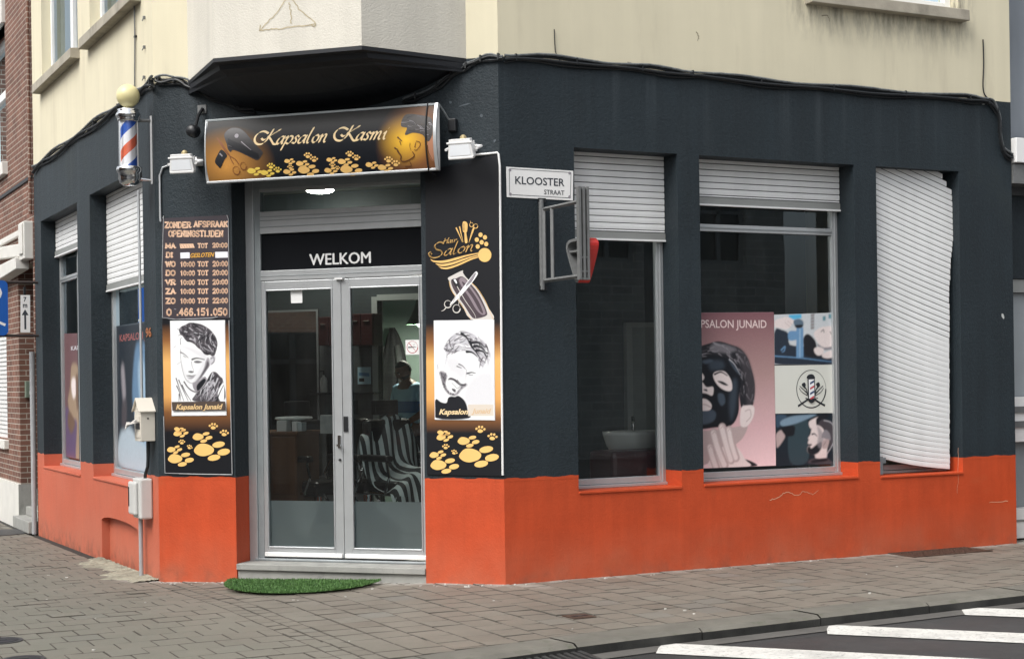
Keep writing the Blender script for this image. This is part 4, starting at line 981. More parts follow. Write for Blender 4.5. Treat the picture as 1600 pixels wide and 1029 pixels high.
for k in range(6): line(lg, Z, [(411, 62 + k * 13), (430, 60 + k * 13)], 4, 1, ny(), M_INK, 1)
for (x, y, r_) in ((497, 72, 19), (540, 86, 20)): line(lg, Z, ell(x, y, r_, r_ * 1.1), 8, 1, ny(), M_GOLD, 2, closed=True)
line(lg, Z, [(490, 55), (486, 30)], 7, 1, ny(), M_GOLD, 1)
sS = [(218, 262), (195, 247), (155, 255), (128, 285), (145, 318), (188, 332), (202, 362), (172, 392), (120, 404), (82, 390), (68, 362), (82, 346), (98, 366)]
nb = lambda pts, w_, ang=.6, m=M_GOLD: lg.nib([Z(*p) for p in spline(pts, 7, False)], w_ * (Z(1, 0)[0] - Z(0, 0)[0]), ang, ny(), m)
nb(sS, 13)
SCRIPT = {
 'a': [[(.82, .85), (.5, 1), (.14, .68), (.04, .22), (.25, 0), (.58, .25), (.82, .85)], [(.86, 1), (.76, .35), (.82, .02), (1.05, .2)]],
 'p': [[(.02, .7), (.22, 1), (.24, .6), (.1, -.2), (.0, -.8)], [(.22, .55), (.5, .98), (.84, .88), (.86, .4), (.6, .0), (.28, .12)]],
 's': [[(.9, .82), (.58, 1.02), (.3, .78), (.62, .42), (.52, .03), (.05, .12)]],
 'l': [[(.42, 2.0), (.26, 1.1), (.2, .25), (.42, -.02), (.8, .2)]],
 'o': [[(.5, 1), (.12, .72), (.08, .28), (.38, 0), (.78, .25), (.86, .72), (.55, 1), (.5, .9)]],
 'n': [[(.0, .75), (.2, 1), (.2, .5), (.14, 0)], [(.17, .45), (.5, .98), (.74, .92), (.68, .25), (.82, 0), (1.05, .2)]],
 'm': [[(.0, .75), (.13, 1), (.13, .5), (.09, 0)], [(.11, .45), (.3, .98), (.45, .92), (.42, .4), (.4, 0)], [(.43, .45), (.62, .98), (.78, .92), (.74, .25), (.84, 0), (1.0, .2)]],
 'i': [[(.1, .7), (.42, 1), (.36, .3), (.55, 0), (1., .25)], [(.62, 1.42), (.72, 1.5)]],
 'r': [[(.0, .7), (.3, 1), (.3, .5), (.22, 0)], [(.28, .5), (.6, .98), (.95, .9)]],
 'H': [[(.2, 1.9), (.28, 1), (.12, 0)], [(.95, 2.0), (.82, 1), (.85, 0)], [(.05, .8), (.5, 1.1), (.95, 1.)]]}
def script(call, word, x0, y0, widths, xh, slope, slant, w_):
    x = x0
    for ch, wd in zip(word, widths):
        for pl in SCRIPT[ch]: call([(x + p[0] * wd + slant * p[1] * xh, y0 + slope * (x - x0 + p[0] * wd) - p[1] * xh) for p in pl], w_)
        x += wd
script(nb, 'alon', 218, 384, (84, 52, 76, 84), 64, -.17, .28, 12)
script(nb, 'Hair', 208, 262, (52, 34, 22, 34), 27, -.12, .3, 8)
lg.build('logo_print', PR, FC)
# clipper and scissors
Z = zoom(FC, dP - .001, 660, 340, 6.433); cp_ = MB(); ny = lay(dP - .001)
M_STEEL = flat('printed_steel', 'CFCBC6', .4); M_CLIP = flat('printed_clipper_brown', '4B4046', .4); M_CLIP2 = flat('printed_clipper_highlight', '8B7F86', .4)
area_(cp_, Z, [(256, 608), (300, 580), (402, 530), (408, 552), (440, 600), (520, 680), (600, 790), (660, 900), (718, 1022), (490, 1022), (400, 880), (330, 790), (285, 700), (272, 640)], ny(), M_STEEL, 3)
area_(cp_, Z, [(290, 625), (330, 615), (400, 590), (470, 650), (550, 740), (610, 850), (650, 950), (640, 985), (560, 1010), (500, 1000), (420, 880), (350, 780), (300, 690)], ny(), M_CLIP, 4)
area_(cp_, Z, [(370, 625), (410, 600), (480, 680), (570, 810), (635, 950), (600, 975), (540, 920), (470, 800), (400, 700)], ny(), M_CLIP2, 4)
area_(cp_, Z, [(400, 640), (470, 700), (560, 830), (610, 950), (580, 940), (500, 800), (420, 690)], ny(), M_CLIP, 4)
area_(cp_, Z, [(300, 625), (340, 615), (375, 680), (365, 720), (330, 690)], ny(), M_INK, 4); area_(cp_, Z, [(315, 622), (335, 620), (350, 655), (338, 660)], ny(), M_PAPER, 4)
line(cp_, Z, [(350, 690), (430, 830), (520, 960), (540, 1015)], 8, 1, ny(), M_STEEL, 3); line(cp_, Z, [(270, 640), (290, 720), (340, 800), (430, 930), (488, 1020)], 5, 1, ny(), M_GOLD, 3)
line(cp_, Z, [(490, 650), (560, 720), (640, 850), (712, 1018)], 5, 1, ny(), M_GOLD, 3)
area_(cp_, Z, [(530, 548), (552, 548), (554, 575), (500, 655), (425, 745), (385, 790), (330, 845), (290, 880), (280, 865), (330, 800), (380, 740), (440, 660)], ny(), M_PAPER, 3)
area_(cp_, Z, [(520, 565), (540, 562), (500, 640), (440, 690), (450, 660)], ny(), M_GREY2, 3)
for (x, y, rx, ry) in ((258, 868, 34, 36), (345, 914, 36, 40)): line(cp_, Z, ell(x, y, rx, ry), 13, 1, ny(), M_STEEL, 2, closed=True)
line(cp_, Z, [(240, 905), (215, 930), (192, 938)], 10, 1, ny(), M_STEEL, 3); line(cp_, Z, [(380, 770), (372, 830), (366, 885)], 13, 1, ny(), M_STEEL, 3); line(cp_, Z, [(340, 780), (310, 850), (285, 880)], 12, 1, ny(), M_STEEL, 3)
cp_.build('clipper_print', PR, FC)
# bearded man
dd = dP - .004; Z = zoom(FC, dd, 670, 490, 5.878); pp = MB(); q_ = [Z(*p) for p in ((45, 62), (600, 55), (608, 978), (55, 972))]; bb = bounds(q_); po = Ras(*bb, mat_rgb(M_PAPER), 170); po.soft = .003
pp.prism([Z(*p) for p in ((45, 62), (600, 55), (608, 978), (55, 972))], dd, dP - .0005, M_PAPER); pp.build('portrait_paper', PR, FC); ny = lay(dd)

HP = [(130, 318), (150, 270), (180, 225), (222, 185), (272, 160), (340, 152), (400, 172), (452, 203), (502, 235), (542, 280), (570, 330), (576, 385), (562, 440), (548, 482), (532, 442), (500, 500), (488, 472), (466, 505), (468, 440), (440, 392), (400, 362), (350, 342), (282, 346), (222, 362), (178, 386), (150, 450), (158, 372)]
po.soft = .03; po.alpha = .5; area_(po, Z, [(360, 640), (470, 540), (598, 560), (604, 840), (360, 838), (320, 760)], ny(), M_GREY3, 5)
area_(po, Z, [(150, 420), (250, 400), (330, 480), (340, 560), (300, 600), (240, 560), (180, 520)], ny(), M_GREY3, 5); po.soft = .008; po.alpha = 1.
area_(po, Z, HP, ny(), M_GREY3, 4); po.soft = .003
hairs(po, Z, HP, 130, ny(), [M_GREY1, M_GREY2, M_GREY2, M_PAPER, M_PAPER, M_INK], (40, 120), (4, 12), lambda x, y: -.9 + (x - 130) / 440 * 2.1, 9)
ny = lay(dd - .006)
for q in ([(380, 250), (400, 300), (440, 350), (470, 400)], [(300, 175), (350, 215), (390, 300)], [(420, 290), (480, 300), (540, 360)], [(400, 260), (470, 260), (520, 300)], [(440, 330), (500, 340), (540, 390)], [(350, 345), (400, 350), (450, 390)]): line(po, Z, q, 24, 1, ny(), M_INK, 5)
for q in ([(185, 240), (200, 300), (235, 330)], [(140, 320), (190, 345), (270, 335)], [(500, 400), (480, 440), (470, 490)], [(250, 180), (320, 200), (370, 240)], [(545, 380), (530, 410), (520, 450)]): line(po, Z, q, 11, 1, ny(), M_GREY1, 3)
BD = [(92, 540), (108, 600), (128, 668), (150, 712), (182, 746), (230, 760), (268, 746), (302, 702), (352, 658), (340, 642), (300, 668), (272, 704), (240, 736), (196, 728), (165, 690), (152, 640), (168, 570), (130, 532)]
po.soft = .012; area_(po, Z, BD, ny(), M_GREY2, 4); po.soft = .003; hairs(po, Z, BD, 90, ny(), [M_INK, M_GREY1, M_GREY1], (18, 46), (3, 7), lambda x, y: 1.1, 11)
ny = lay(dd - .010)
area_(po, Z, [(172, 612), (198, 588), (250, 606), (290, 646), (332, 646), (345, 655), (300, 668), (262, 645), (228, 618), (196, 610)], ny(), M_GREY1, 4); area_(po, Z, [(214, 642), (262, 662), (292, 662), (262, 690), (226, 668)], ny(), M_PAPER, 4); line(po, Z, [(210, 638), (240, 668), (262, 690), (290, 664)], 4, 1, ny(), M_GREY1)
area_(po, Z, [(210, 690), (246, 700), (244, 726), (222, 715)], ny(), M_GREY1, 4)
line(po, Z, [(276, 462), (310, 478), (340, 508)], 11, 1, ny(), M_GREY1, 4); line(po, Z, [(258, 482), (285, 492), (302, 498)], 9, 1, ny(), M_INK, 4); line(po, Z, [(354, 548), (395, 538), (432, 544)], 14, 1, ny(), M_INK, 6); line(po, Z, [(370, 558), (400, 562), (412, 556)], 8, 1, ny(), M_INK, 3)
line(po, Z, [(348, 512), (345, 560), (340, 612), (325, 640)], 5, 1, ny(), M_GREY2, 2); line(po, Z, [(262, 610), (290, 640), (320, 648)], 7, 1, ny(), M_INK, 3); line(po, Z, [(372, 560), (368, 600), (350, 650)], 4, 1, ny(), M_GREY3, 2)
line(po, Z, [(150, 450), (140, 490), (130, 530)], 6, 1, ny(), M_GREY3, 3); line(po, Z, [(85, 455), (72, 490), (82, 530), (95, 560)], 6, 1, ny(), M_GREY3, 3); line(po, Z, [(78, 470), (82, 510)], 4, 1, ny(), M_GREY2)
line(po, Z, [(100, 620), (110, 720), (105, 800)], 4, 1, ny(), M_GREY3, 3)
po.soft = .002; area_(po, Z, [(58, 798), (110, 820), (160, 826), (176, 780), (205, 765), (240, 768), (275, 758), (322, 792), (350, 840), (362, 900), (370, 968), (60, 968)], ny(), M_INK, 4)
area_(po, Z, [(362, 838), (603, 834), (606, 942), (366, 946)], ny(), flat('printed_beige_band', 'D5CBBE', .5), sm=False)
a, c_ = Z(95, 940), Z(362, 872); po.text('Kapsalon', a[0], a[1], c_[0], c_[1], ny() - .0004, M_GOLDP, .03, .3)
a, c_ = Z(392, 930), Z(575, 868); po.text('Junaid', a[0], a[1], c_[0], c_[1], ny() - .0004, flat('printed_tan', 'D2B591', .5), .03, .3)
o = po.build('portrait_print', PR, FC, dd - .002, quadclip(inset4(q_), bb), .02); o['label'] = 'sketched smiling bearded man in a black shirt'

# --- the long lightbox sign over the door, with a bulging face
SB = -.23; zs0, zs1 = 3.222, 3.742; us0, us1 = L - 2.43, L - .425
SG = thing('shop_sign', 'long black and gold lightbox sign with bulging face above the shop door', 'sign', FC, (L - 1.4, 0, zs0))
bul = lambda z: .055 * (1 - ((z - (zs0 + zs1) / 2) / ((zs1 - zs0) / 2)) ** 2)
bx_ = MB(); bx_.box(us0 + .04, us1 - .06, SB + .03, -.06, zs0 + .02, zs1 - .02, M_BLACK); bx_.build('sign_box', SG, FC, bevel=.004)
for u in (us0 + .3, us1 - .3):
    br = MB(); br.box(u - .02, u + .02, -.07, -.002, zs0 + .1, zs1 + .03, M_BLACK); br.build('wall_bracket', SG, FC)
fm = MB()
fm.box(us0, us1, SB - .012, SB + .03, zs1 - .018, zs1, M_ALUD); fm.box(us0, us1, SB - .012, SB + .03, zs0, zs0 + .018, M_ALU); fm.box(us0, us0 + .018, SB - .012, SB + .03, zs0 + .018, zs1 - .018, M_ALU)
n = 16; zz = [zs0 + (zs1 - zs0) * i / n for i in range(n + 1)]
prf = [(SB - .012 - bul(z), z) for z in zz] + [(SB + .025, zs1), (SB + .025, zs0)]
fm.prism(prf, us1 - .004, us1 + .010, M_WHITE, 'x'); fm.prism([(SB - .02 - bul(z), z) for z in zz] + [(SB + .0 - bul(z), z) for z in zz[::-1]], us1 - .012, us1 + .016, M_ALU, 'x')
prf = [(SB - .008 - bul(z) * .5, z) for z in zz] + [(SB + .03, zs1), (SB + .03, zs0)]; fm.prism(prf, us0 - .006, us0 + .006, M_ALU, 'x')
fm.build('sign_frame', SG, FC, bevel=.003)
# printed face: near-black with two golden glows in the print
t = NT('sign_face_print'); c = t.obj(); sx = t.a('SeparateXYZ'); t.l(c, sx.inputs[0])
def glow(u, z, ru, rz, a):
    x = t.math('DIVIDE', t.math('SUBTRACT', sx.outputs[0], u), ru); q = t.math('DIVIDE', t.math('SUBTRACT', sx.outputs[2], z), rz)
    r_ = t.math('SQRT', t.math('ADD', t.math('MULTIPLY', x, x), t.math('MULTIPLY', q, q))); return t.rng(r_, 0, 1, a, 0)
cu_ = L - 1.4
q1 = on(FC, 366, 250, SB); q2 = on(FC, 638, 220, SB)
cc = t.mix(t.rng(sx.outputs[2], .28, .55, 0, .6), (.010, .012, .016), (.055, .052, .046))
cc = t.mix(t.math('POWER', glow(q1[0] - cu_ - .04, q1[1] - zs0 - .06, .44, .34, 1.), 1.15), cc, lin('C9904A'))
cc = t.mix(t.math('POWER', glow(q2[0] - cu_ + .10, q2[1] - zs0 - .05, .36, .40, 1.), 1.0), cc, lin('A06A40'))
cc = t.mix(t.math('POWER', glow(q2[0] - cu_, q2[1] - zs0, .25, .22, 1.), 1.3), cc, lin('F6C23C'))
t.pr(cc, .42, spec=.18); M_SFACE = t.m
fc = MB(); fc.quad((us0 + .02, 0, zs0 + .018), (us1 - .004, 0, zs0 + .018), (us1 - .004, 0, zs1 - .02), (us0 + .02, 0, zs1 - .02), M_SFACE)
warp = lambda v: (v[0], SB - .004 + v[1] - bul(v[2]), v[2]); sl = [zs0 + (zs1 - zs0) * i / 14 for i in range(1, 14)]
o = fc.build('sign_face', SG, FC, fn=warp, slices=sl, smooth=True)
dS = SB - .045
Z = zoom(FC, dS, 390, 170, 6.957); wd = MB(); k_ = [-.002]
def nbs(pts, w_, ang=.55, m=M_GOLDP):
    k_[0] -= .00006; wd.nib([Z(*p) for p in spline(pts, 7, False)], w_ * (Z(1, 0)[0] - Z(0, 0)[0]), ang, k_[0], m)
for dx, dy in ((0, 0), (866, -40)):
    for pl in ([(208, 268), (160, 246), (108, 262), (68, 308), (66, 358), (98, 388), (148, 384), (196, 342), (230, 285), (262, 224)], [(138, 326), (158, 342), (186, 330), (212, 306)], [(342, 226), (290, 258), (210, 308)], [(335, 228), (318, 236)], [(212, 300), (244, 345), (268, 384), (300, 388), (322, 372)]): nbs([(x + dx, y + dy) for x, y in pl], 22)
script(nbs, 'apsalon', 296, 388, (78, 92, 62, 88, 62, 72, 90), 84, -.044, .36, 20)
script(nbs, 'asmi', 1160, 347, (82, 66, 130, 60), 84, -.044, .36, 20)
wd.build('sign_lettering', SG, FC, fn=warp, slices=sl)
Z = zoom(FC, dS, 320, 170, 8.95); dr_ = MB(); yy = -.001
M_DRY = flat('printed_charcoal', '2E2C2E', .4); M_RUST = flat('printed_rust', '7A4A28', .5)
area_(dr_, Z, [(275, 380), (300, 312), (370, 266), (468, 272), (540, 310), (602, 368), (720, 500), (818, 602), (808, 650), (742, 720), (650, 685), (545, 632), (412, 580), (372, 606), (335, 568), (318, 500)], yy, M_DRY, 4)
area_(dr_, Z, [(330, 420), (400, 450), (520, 500), (700, 600), (760, 640), (740, 700), (560, 625), (420, 565), (350, 540)], yy - .0004, flat('printed_black_gloss', '15171C', .4), 4)
dr_.poly([Z(*p) for p in ell(450, 380, 28, 30)], yy - .0008, M_GREY2); line(dr_, Z, [(520, 462), (580, 515), (660, 582)], 14, 1, yy - .001, M_GREY2, 4); line(dr_, Z, [(335, 515), (390, 535)], 12, 1, yy - .001, M_GREY1, 6)
area_(dr_, Z, [(172, 402), (215, 440), (262, 495), (302, 562), (282, 575), (240, 520), (205, 460)], yy - .0012, M_RUST, 3)
area_(dr_, Z, [(245, 575), (322, 652), (280, 720), (218, 828), (185, 800), (148, 745), (185, 660)], yy - .0014, M_INK, 3); line(dr_, Z, [(222, 628), (258, 668)], 18, 1, yy - .0018, M_GREY2, 16)
for q in ([(285, 575), (345, 650), (390, 680), (440, 715), (482, 780)], [(300, 560), (350, 640), (375, 710), (408, 775)]): line(dr_, Z, q, 13, 1, yy - .002, M_RUST, 9)
for (x, y, rx, ry) in ((435, 862, 46, 55), (540, 800, 40, 52)): line(dr_, Z, ell(x, y, rx, ry), 13, 1, yy - .0022, M_RUST, 2, closed=True)
dr_.build('dryer_print', SG, FC, fn=warp, slices=sl)
Z = zoom(FC, dS, 590, 160, 8.945); hd = MB()
M_HAIRP = flat('printed_brown_grey_hair', '3E3A38', .5); M_BRL = flat('printed_brown_line', '5A3419', .5)
area_(hd, Z, [(700, 600), (738, 505), (778, 470), (800, 560), (790, 700), (768, 820), (722, 745)], yy, flat('printed_skin_brown', 'A9765A', .5), 4); line(hd, Z, [(705, 600), (715, 700), (765, 815)], 10, 1, yy - .0004, M_BRL, 6)
HP = [(330, 292), (345, 230), (382, 172), (450, 158), (530, 166), (640, 184), (740, 215), (775, 290), (776, 420), (762, 490), (722, 550), (682, 522), (652, 470), (600, 442), (500, 428), (404, 462), (396, 428), (416, 380), (408, 356), (342, 342)]
area_(hd, Z, HP, yy - .0006, M_HAIRP, 4); hairs(hd, Z, HP, 45, yy - .001, [M_GREY2, M_INK, M_GREY1, M_BURN], (60, 160), (5, 12), lambda x, y: .1 + .4 * math.sin(y / 40), 4)
for q, w_, w1 in (([(288, 488), (318, 515), (352, 548)], 24, 8), ([(320, 545), (332, 580), (338, 605)], 12, 5), ([(243, 635), (270, 655), (292, 658)], 22, 8), ([(282, 672), (300, 705), (328, 752), (316, 798)], 26, 14), ([(316, 798), (350, 826), (430, 806), (512, 748), (490, 690)], 14, 12), ([(548, 545), (600, 562), (600, 612), (548, 670), (520, 664)], 8, 8), ([(528, 632), (545, 560)], 12, 6), ([(465, 570), (460, 620), (475, 680)], 7, 4), ([(372, 892), (455, 884), (440, 822)], 14, 8)):
    line(hd, Z, q, w_, 1, yy - .003, M_BRL, w1)
hd.build('profile_print', SG, FC, fn=warp, slices=sl)
Z = zoom(FC, dS, 300, 150, 3.8095); pw = MB()
PS = [(350, 445, .42, 0), (425, 455, .38, 0), (468, 424, .26, 1), (505, 446, .26, 1), (568, 388, .3, 0), (558, 449, .36, 0), (582, 428, .2, 1), (660, 438, .58, 0), (640, 402, .37, 0), (692, 362, .26, 1), (727, 384, .26, 1), (818, 380, .3, 0), (802, 441, .36, 0), (832, 415, .2, 1), (912, 434, .6, 0), (890, 390, .40, 0), (940, 353, .26, 1), (978, 375, .26, 1), (860, 432, .18, 1), (1050, 408, .36, 0), (1124, 424, .42, 0), (1168, 386, .28, 1), (1208, 408, .28, 1)]
for (x, y, s, four) in PS: paw(pw, Z, x, y, s, yy, M_GOLD if x > 520 else flat('printed_yellow_gold', 'E8C95A', .5), 0, *((T4, (52, 34)) if four else ()))
pw.build('paw_prints', SG, FC, fn=warp, slices=sl)
cbl = MB(); u = us1 - .07; cbl.tube([(u + .01, -.05, zs1 + .02), (u, SB - .01, zs1 + .005)] + [(u - .004, SB - .012 - bul(z), z) for z in zz[::-1]] + [(u - .004, SB + .0, zs0 - .005), (u, -.08, zs0 - .02)], .006, M_CABLE, 6)
cbl.build('hanging_cable', SG, FC)

# WELKOM lettering on the panel over the door
we = MB(); a, c_ = on(FC, 484, 415, DC + .027), on(FC, 579, 396, DC + .027)
[we.text('WELKOM', a[0] + q_, 2.566 + abs(q_), c_[0] + q_, 2.662 - abs(q_), DC + .026 - i_ * .0002, M_WHITE) for i_, q_ in enumerate((-.003, 0, .003))]; wo_ = we.build('welcome_lettering'); wo_.data.transform(FC)
alone(wo_, FC, ((a[0] + c_[0]) / 2, DC + .026, 2.566), 'white capital lettering WELKOM on the black panel over the door', 'lettering')

# no-smoking sticker, white card and blue notice on the door
def sticker(name, lab, px, draw=None, d=DC + .03, m=M_WHITE):
    p = [on(FC, *q, d) for q in px]; th = thing(name, lab, 'sticker', FC, (p[3][0], d, p[3][1])); b = MB(); b.prism(p, d - .001, d + .001, m); b.build('card', th, FC)
    if draw: g = MB(); draw(g, d - .0016); g.build('print', th, FC)
    return th
def ns(g, y):
    Z = zoom(FC, y, 580, 460, 5.145); M_RED = flat('sticker_red', 'A8424A', .5)
    line(g, Z, ell(331, 422, 43, 47), 6, 1, y, M_RED, 2, closed=True); line(g, Z, [(302, 388), (360, 456)], 6, 1, y - .0003, M_RED, 2); line(g, Z, [(298, 424), (362, 422)], 9, 1, y - .0006, M_INK, 2); line(g, Z, [(346, 412), (342, 402), (350, 396)], 3, 1, y - .0006, M_GREY2, 2)
sticker('no_smoking_sticker', 'small white no smoking sticker with red ring on the right door glass', ((633.5, 531), (655, 530.5), (655.5, 553.5), (634, 554)), ns)
sticker('notice_card', 'blank white card stuck high on the left door glass', ((454, 454), (472, 453.5), (472.5, 473), (455, 473.5)))

# KLOOSTERSTRAAT plate
dK = -.006
KS_ = thing('street_name_plate', 'white enamel street name plate reading KLOOSTER STRAAT beside the corner', 'street sign', FR, (.355, 0, 3.02))
kp = MB(); cor = [on(FR, *p, dK) for p in ((791, 260.5), (896, 267), (895.5, 313.5), (792, 308))]; kp.prism(cor, dK, -.001, M_WHITE); kp.build('plate', KS_, FR, bevel=.003)
Z = zoom(FR, dK - .001, 780, 220, 3.673); kl = MB(); M_TXT = flat('sign_lettering_dark', '2E343C', .5)
P = [Z(*p) for p in ((58, 160), (412, 182), (408, 328), (60, 308))]
for a, b in zip(P, P[1:] + P[:1]): kl.stroke([a, b], .004, dK - .0012, M_TXT)
for p in ((62, 168), (404, 186), (404, 322), (64, 306)): u, z = Z(*p); kl.poly(ell(u, z, .012, .012), dK - .0013, M_GREY2)
a, c_ = Z(92, 248), Z(374, 212); kl.text('KLOOSTER', a[0], a[1], c_[0], a[1] + (Z(92, 203)[1] - a[1]), dK - .0015, M_TXT, .012)
a, c_ = Z(258, 307), Z(374, 300); kl.text('STRAAT', a[0], a[1], c_[0], a[1] + (Z(258, 280)[1] - a[1]), dK - .0015, M_TXT, .012); kl.build('plate_lettering', KS_, FR)

# house number on the side wall
hn = MB(); a, c_ = on(FL, 227.5, 529, -.006), on(FL, 237, 509, -.006); hn.text('96', a[0] + .012, a[1] + .008, c_[0] - .012, c_[1] - .008, -.008, flat('orange_number_enamel', '9A5A2A', .4), .03)
ho = hn.build('house_number'); ho.data.transform(FL); alone(ho, FL, (a[0], -.008, a[1]), 'small orange house number 96 on the dark wall above the letterbox', 'house number')
# ================================================================== fixtures on the walls
# --- barber pole
pu, pz = on(FL, 200, 151, -.20); pcx, pcz = pu, 3.50
BPt = thing('barber_pole', 'wall-mounted barber pole with cream globe and blue, white and red spiral', 'barber pole', FL, (pcx, -.20, 3.20))
gz = [on(FL, 200, y, -.20)[1] for y in (132, 168, 172, 190, 262, 278, 297)]   # globe top .. bottom cup
M_GLOBE = mat('cream_opal_globe', (.68, .61, .33), .35, var=.05)
g = MB(); g.ball((pcx, -.20, (gz[0] + gz[1]) / 2), (gz[0] - gz[1]) / 2 * 1.02, M_GLOBE, 28); g.build('globe', BPt, FL, smooth=True)
c_ = MB(); zt = gz[3]
c_.lathe([(.05, gz[1] - .01), (.088, gz[1] - .02), (.09, gz[2]), (.082, gz[2] - .012), (.098, gz[2] - .03), (.104, gz[2] - .045), (.1, gz[2] - .06), (.088, gz[2] - .075), (.09, zt + .012), (.084, zt - .005)], (pcx, -.20, 0), M_CHROME, 32); c_.build('top_cap', BPt, FL, smooth=True)
c_ = MB(); zb_ = gz[4]
c_.lathe([(.084, zb_ + .005), (.1, zb_), (.104, zb_ - .02), (.1, zb_ - .045), (.09, zb_ - .052), (.088, zb_ - .10), (.078, zb_ - .135), (.055, zb_ - .152), (.01, zb_ - .158)], (pcx, -.20, 0), M_CHROME, 32); c_.build('bottom_cap', BPt, FL, smooth=True)
sp = MB(); Hh = zt - zb_; rows = 30; cols = 48; turn = Hh / .375; POLE_PH = 2.6 + math.pi
SB_, SW_, SR_ = flat('stripe_blue', '2B57B0', .35), flat('stripe_white', 'E4E6EA', .35), flat('stripe_faded_red', 'D9694A', .35)
for j in range(rows):
    for i in range(cols):
        def P(i, j):
            a = 2 * math.pi * (i / cols + turn * j / rows * 1.) + POLE_PH; return (pcx + .068 * math.cos(a), -.20 + .068 * math.sin(a), zb_ + Hh * j / rows)
        q = i * 4 // cols; sp.quad(P(i, j), P(i + 1, j), P(i + 1, j + 1), P(i, j + 1), (SB_, SW_, SR_, SW_)[q])
sp.build('striped_cylinder', BPt, FL, smooth=True)
t = NT('pole_clear_cover'); tr = t.a('BsdfTransparent'); gl2 = t.a('BsdfGlossy'); gl2.inputs['Roughness'].default_value = .03; fr_ = t.a('Fresnel'); fr_.inputs[0].default_value = 1.45; mx = t.a('MixShader'); t.l(fr_.outputs[0], mx.inputs[0]); t.l(tr.outputs[0], mx.inputs[1]); t.l(gl2.outputs[0], mx.inputs[2]); t.l(mx.outputs[0], t.out.inputs[0]); M_CLEAR = t.m
cv = MB(); n = 32
for i in range(n):
    a, b = 6.2832 * i / n, 6.2832 * (i + 1) / n
    cv.quad((pcx + .082 * math.cos(a), -.2 + .082 * math.sin(a), zb_), (pcx + .082 * math.cos(b), -.2 + .082 * math.sin(b), zb_), (pcx + .082 * math.cos(b), -.2 + .082 * math.sin(b), zt), (pcx + .082 * math.cos(a), -.2 + .082 * math.sin(a), zt), M_CLEAR)
cv.build('clear_cover', BPt, FL, smooth=True)
ub = on(FL, 235, 183, -.01)[0]; z1, z2 = on(FL, 235, 183, -.01)[1], on(FL, 236, 286, -.01)[1]; ub = min(ub, -.06)
b_ = MB(); b_.box(ub - .012, ub + .012, -.012, -.001, z2 - .01, z1 + .01, M_WHITE)
b_.tube([(ub, -.012, z1 - .03), (ub - .01, -.10, z1 - .035), (pcx + .06, -.16, z1 - .02)], .014, M_GREYM, 8); b_.tube([(ub, -.012, z2 + .02), (ub - .01, -.10, z2 + .03), (pcx + .07, -.16, z2 + .05)], .011, M_CHROME, 8)
b_.build('wall_bracket', BPt, FL)

# --- floodlights
M_LED = mat('flood_lens', (.80, .83, .86), .25, var=.03)
def flood(lab, pxc, wpx, sweep):
    u, z = on(FC, *pxc, -.30); th = thing('floodlight', lab, 'floodlight', FC, (u, 0, z), 'floodlights beside the shop sign')
    w_, h_ = .215, .155; Rm = Matrix.Translation((u, -.30, z)) @ Matrix.Rotation(sweep, 4, 'Z') @ Matrix.Rotation(RAD(12), 4, 'X')
    b = MB(); b.prism([(-w_ / 2 + .02, h_ / 2), (w_ / 2 - .02, h_ / 2), (w_ / 2, -h_ / 2 + .02), (w_ / 2 - .015, -h_ / 2), (-w_ / 2 + .015, -h_ / 2), (-w_ / 2, -h_ / 2 + .02)], -.015, .03, M_WHITE)
    for i in range(6): b.box(-w_ / 2 + .03 + i * .034, -w_ / 2 + .038 + i * .034, .03, .05, -h_ / 2 + .02, h_ / 2 - .02, M_WHITE)
    b.box(-w_ / 2 + .0, w_ / 2 - .0, -.021, -.015, h_ / 2 - .035, h_ / 2 - .02, M_WHITE); b.box(-w_ / 2 + .005, w_ / 2 - .005, -.021, -.015, -h_ / 2 + .004, -h_ / 2 + .02, M_WHITE)
    b.move(Rm); b.build('lamp_body', th, FC, bevel=.003)
    l = MB(); l.prism([(-w_ / 2 + .03, h_ / 2 - .045), (w_ / 2 - .03, h_ / 2 - .045), (w_ / 2 - .02, -h_ / 2 + .03), (-w_ / 2 + .02, -h_ / 2 + .03)], -.019, -.010, M_LED); l.move(Rm); l.build('lens', th, FC)
    y = MB(); y.tube([(u + w_ / 2 + .02, -.30, z), (u + w_ / 2 + .025, -.2, z + .03), (u + .04, -.12, z + .05), (u, -.10, z + .05)], .011, M_WHITE, 6); y.tube([(u - w_ / 2 - .015, -.30, z), (u - w_ / 2 - .015, -.2, z + .03), (u - .04, -.12, z + .05), (u, -.10, z + .05)], .011, M_WHITE, 6)
    y.box(u - .03, u + .03, -.11, -.001, z + .02, z + .08, M_WHITE); y.build('yoke', th, FC)
    s = MB(); s.lathe([(.022, 0), (.026, .01), (.026, .03), (.012, .045)], (u + .01, -.27, z + h_ / 2 - .01), mat('brass_sensor', (.55, .45, .25), .4, .6), 12); s.build('sensor', th, FC)
    return th
flood('white floodlight left of the shop sign beside the barber pole', (284, 256), 50, RAD(6))
flood('white floodlight right of the shop sign above the street name plate', (720, 233), 55, RAD(-4))
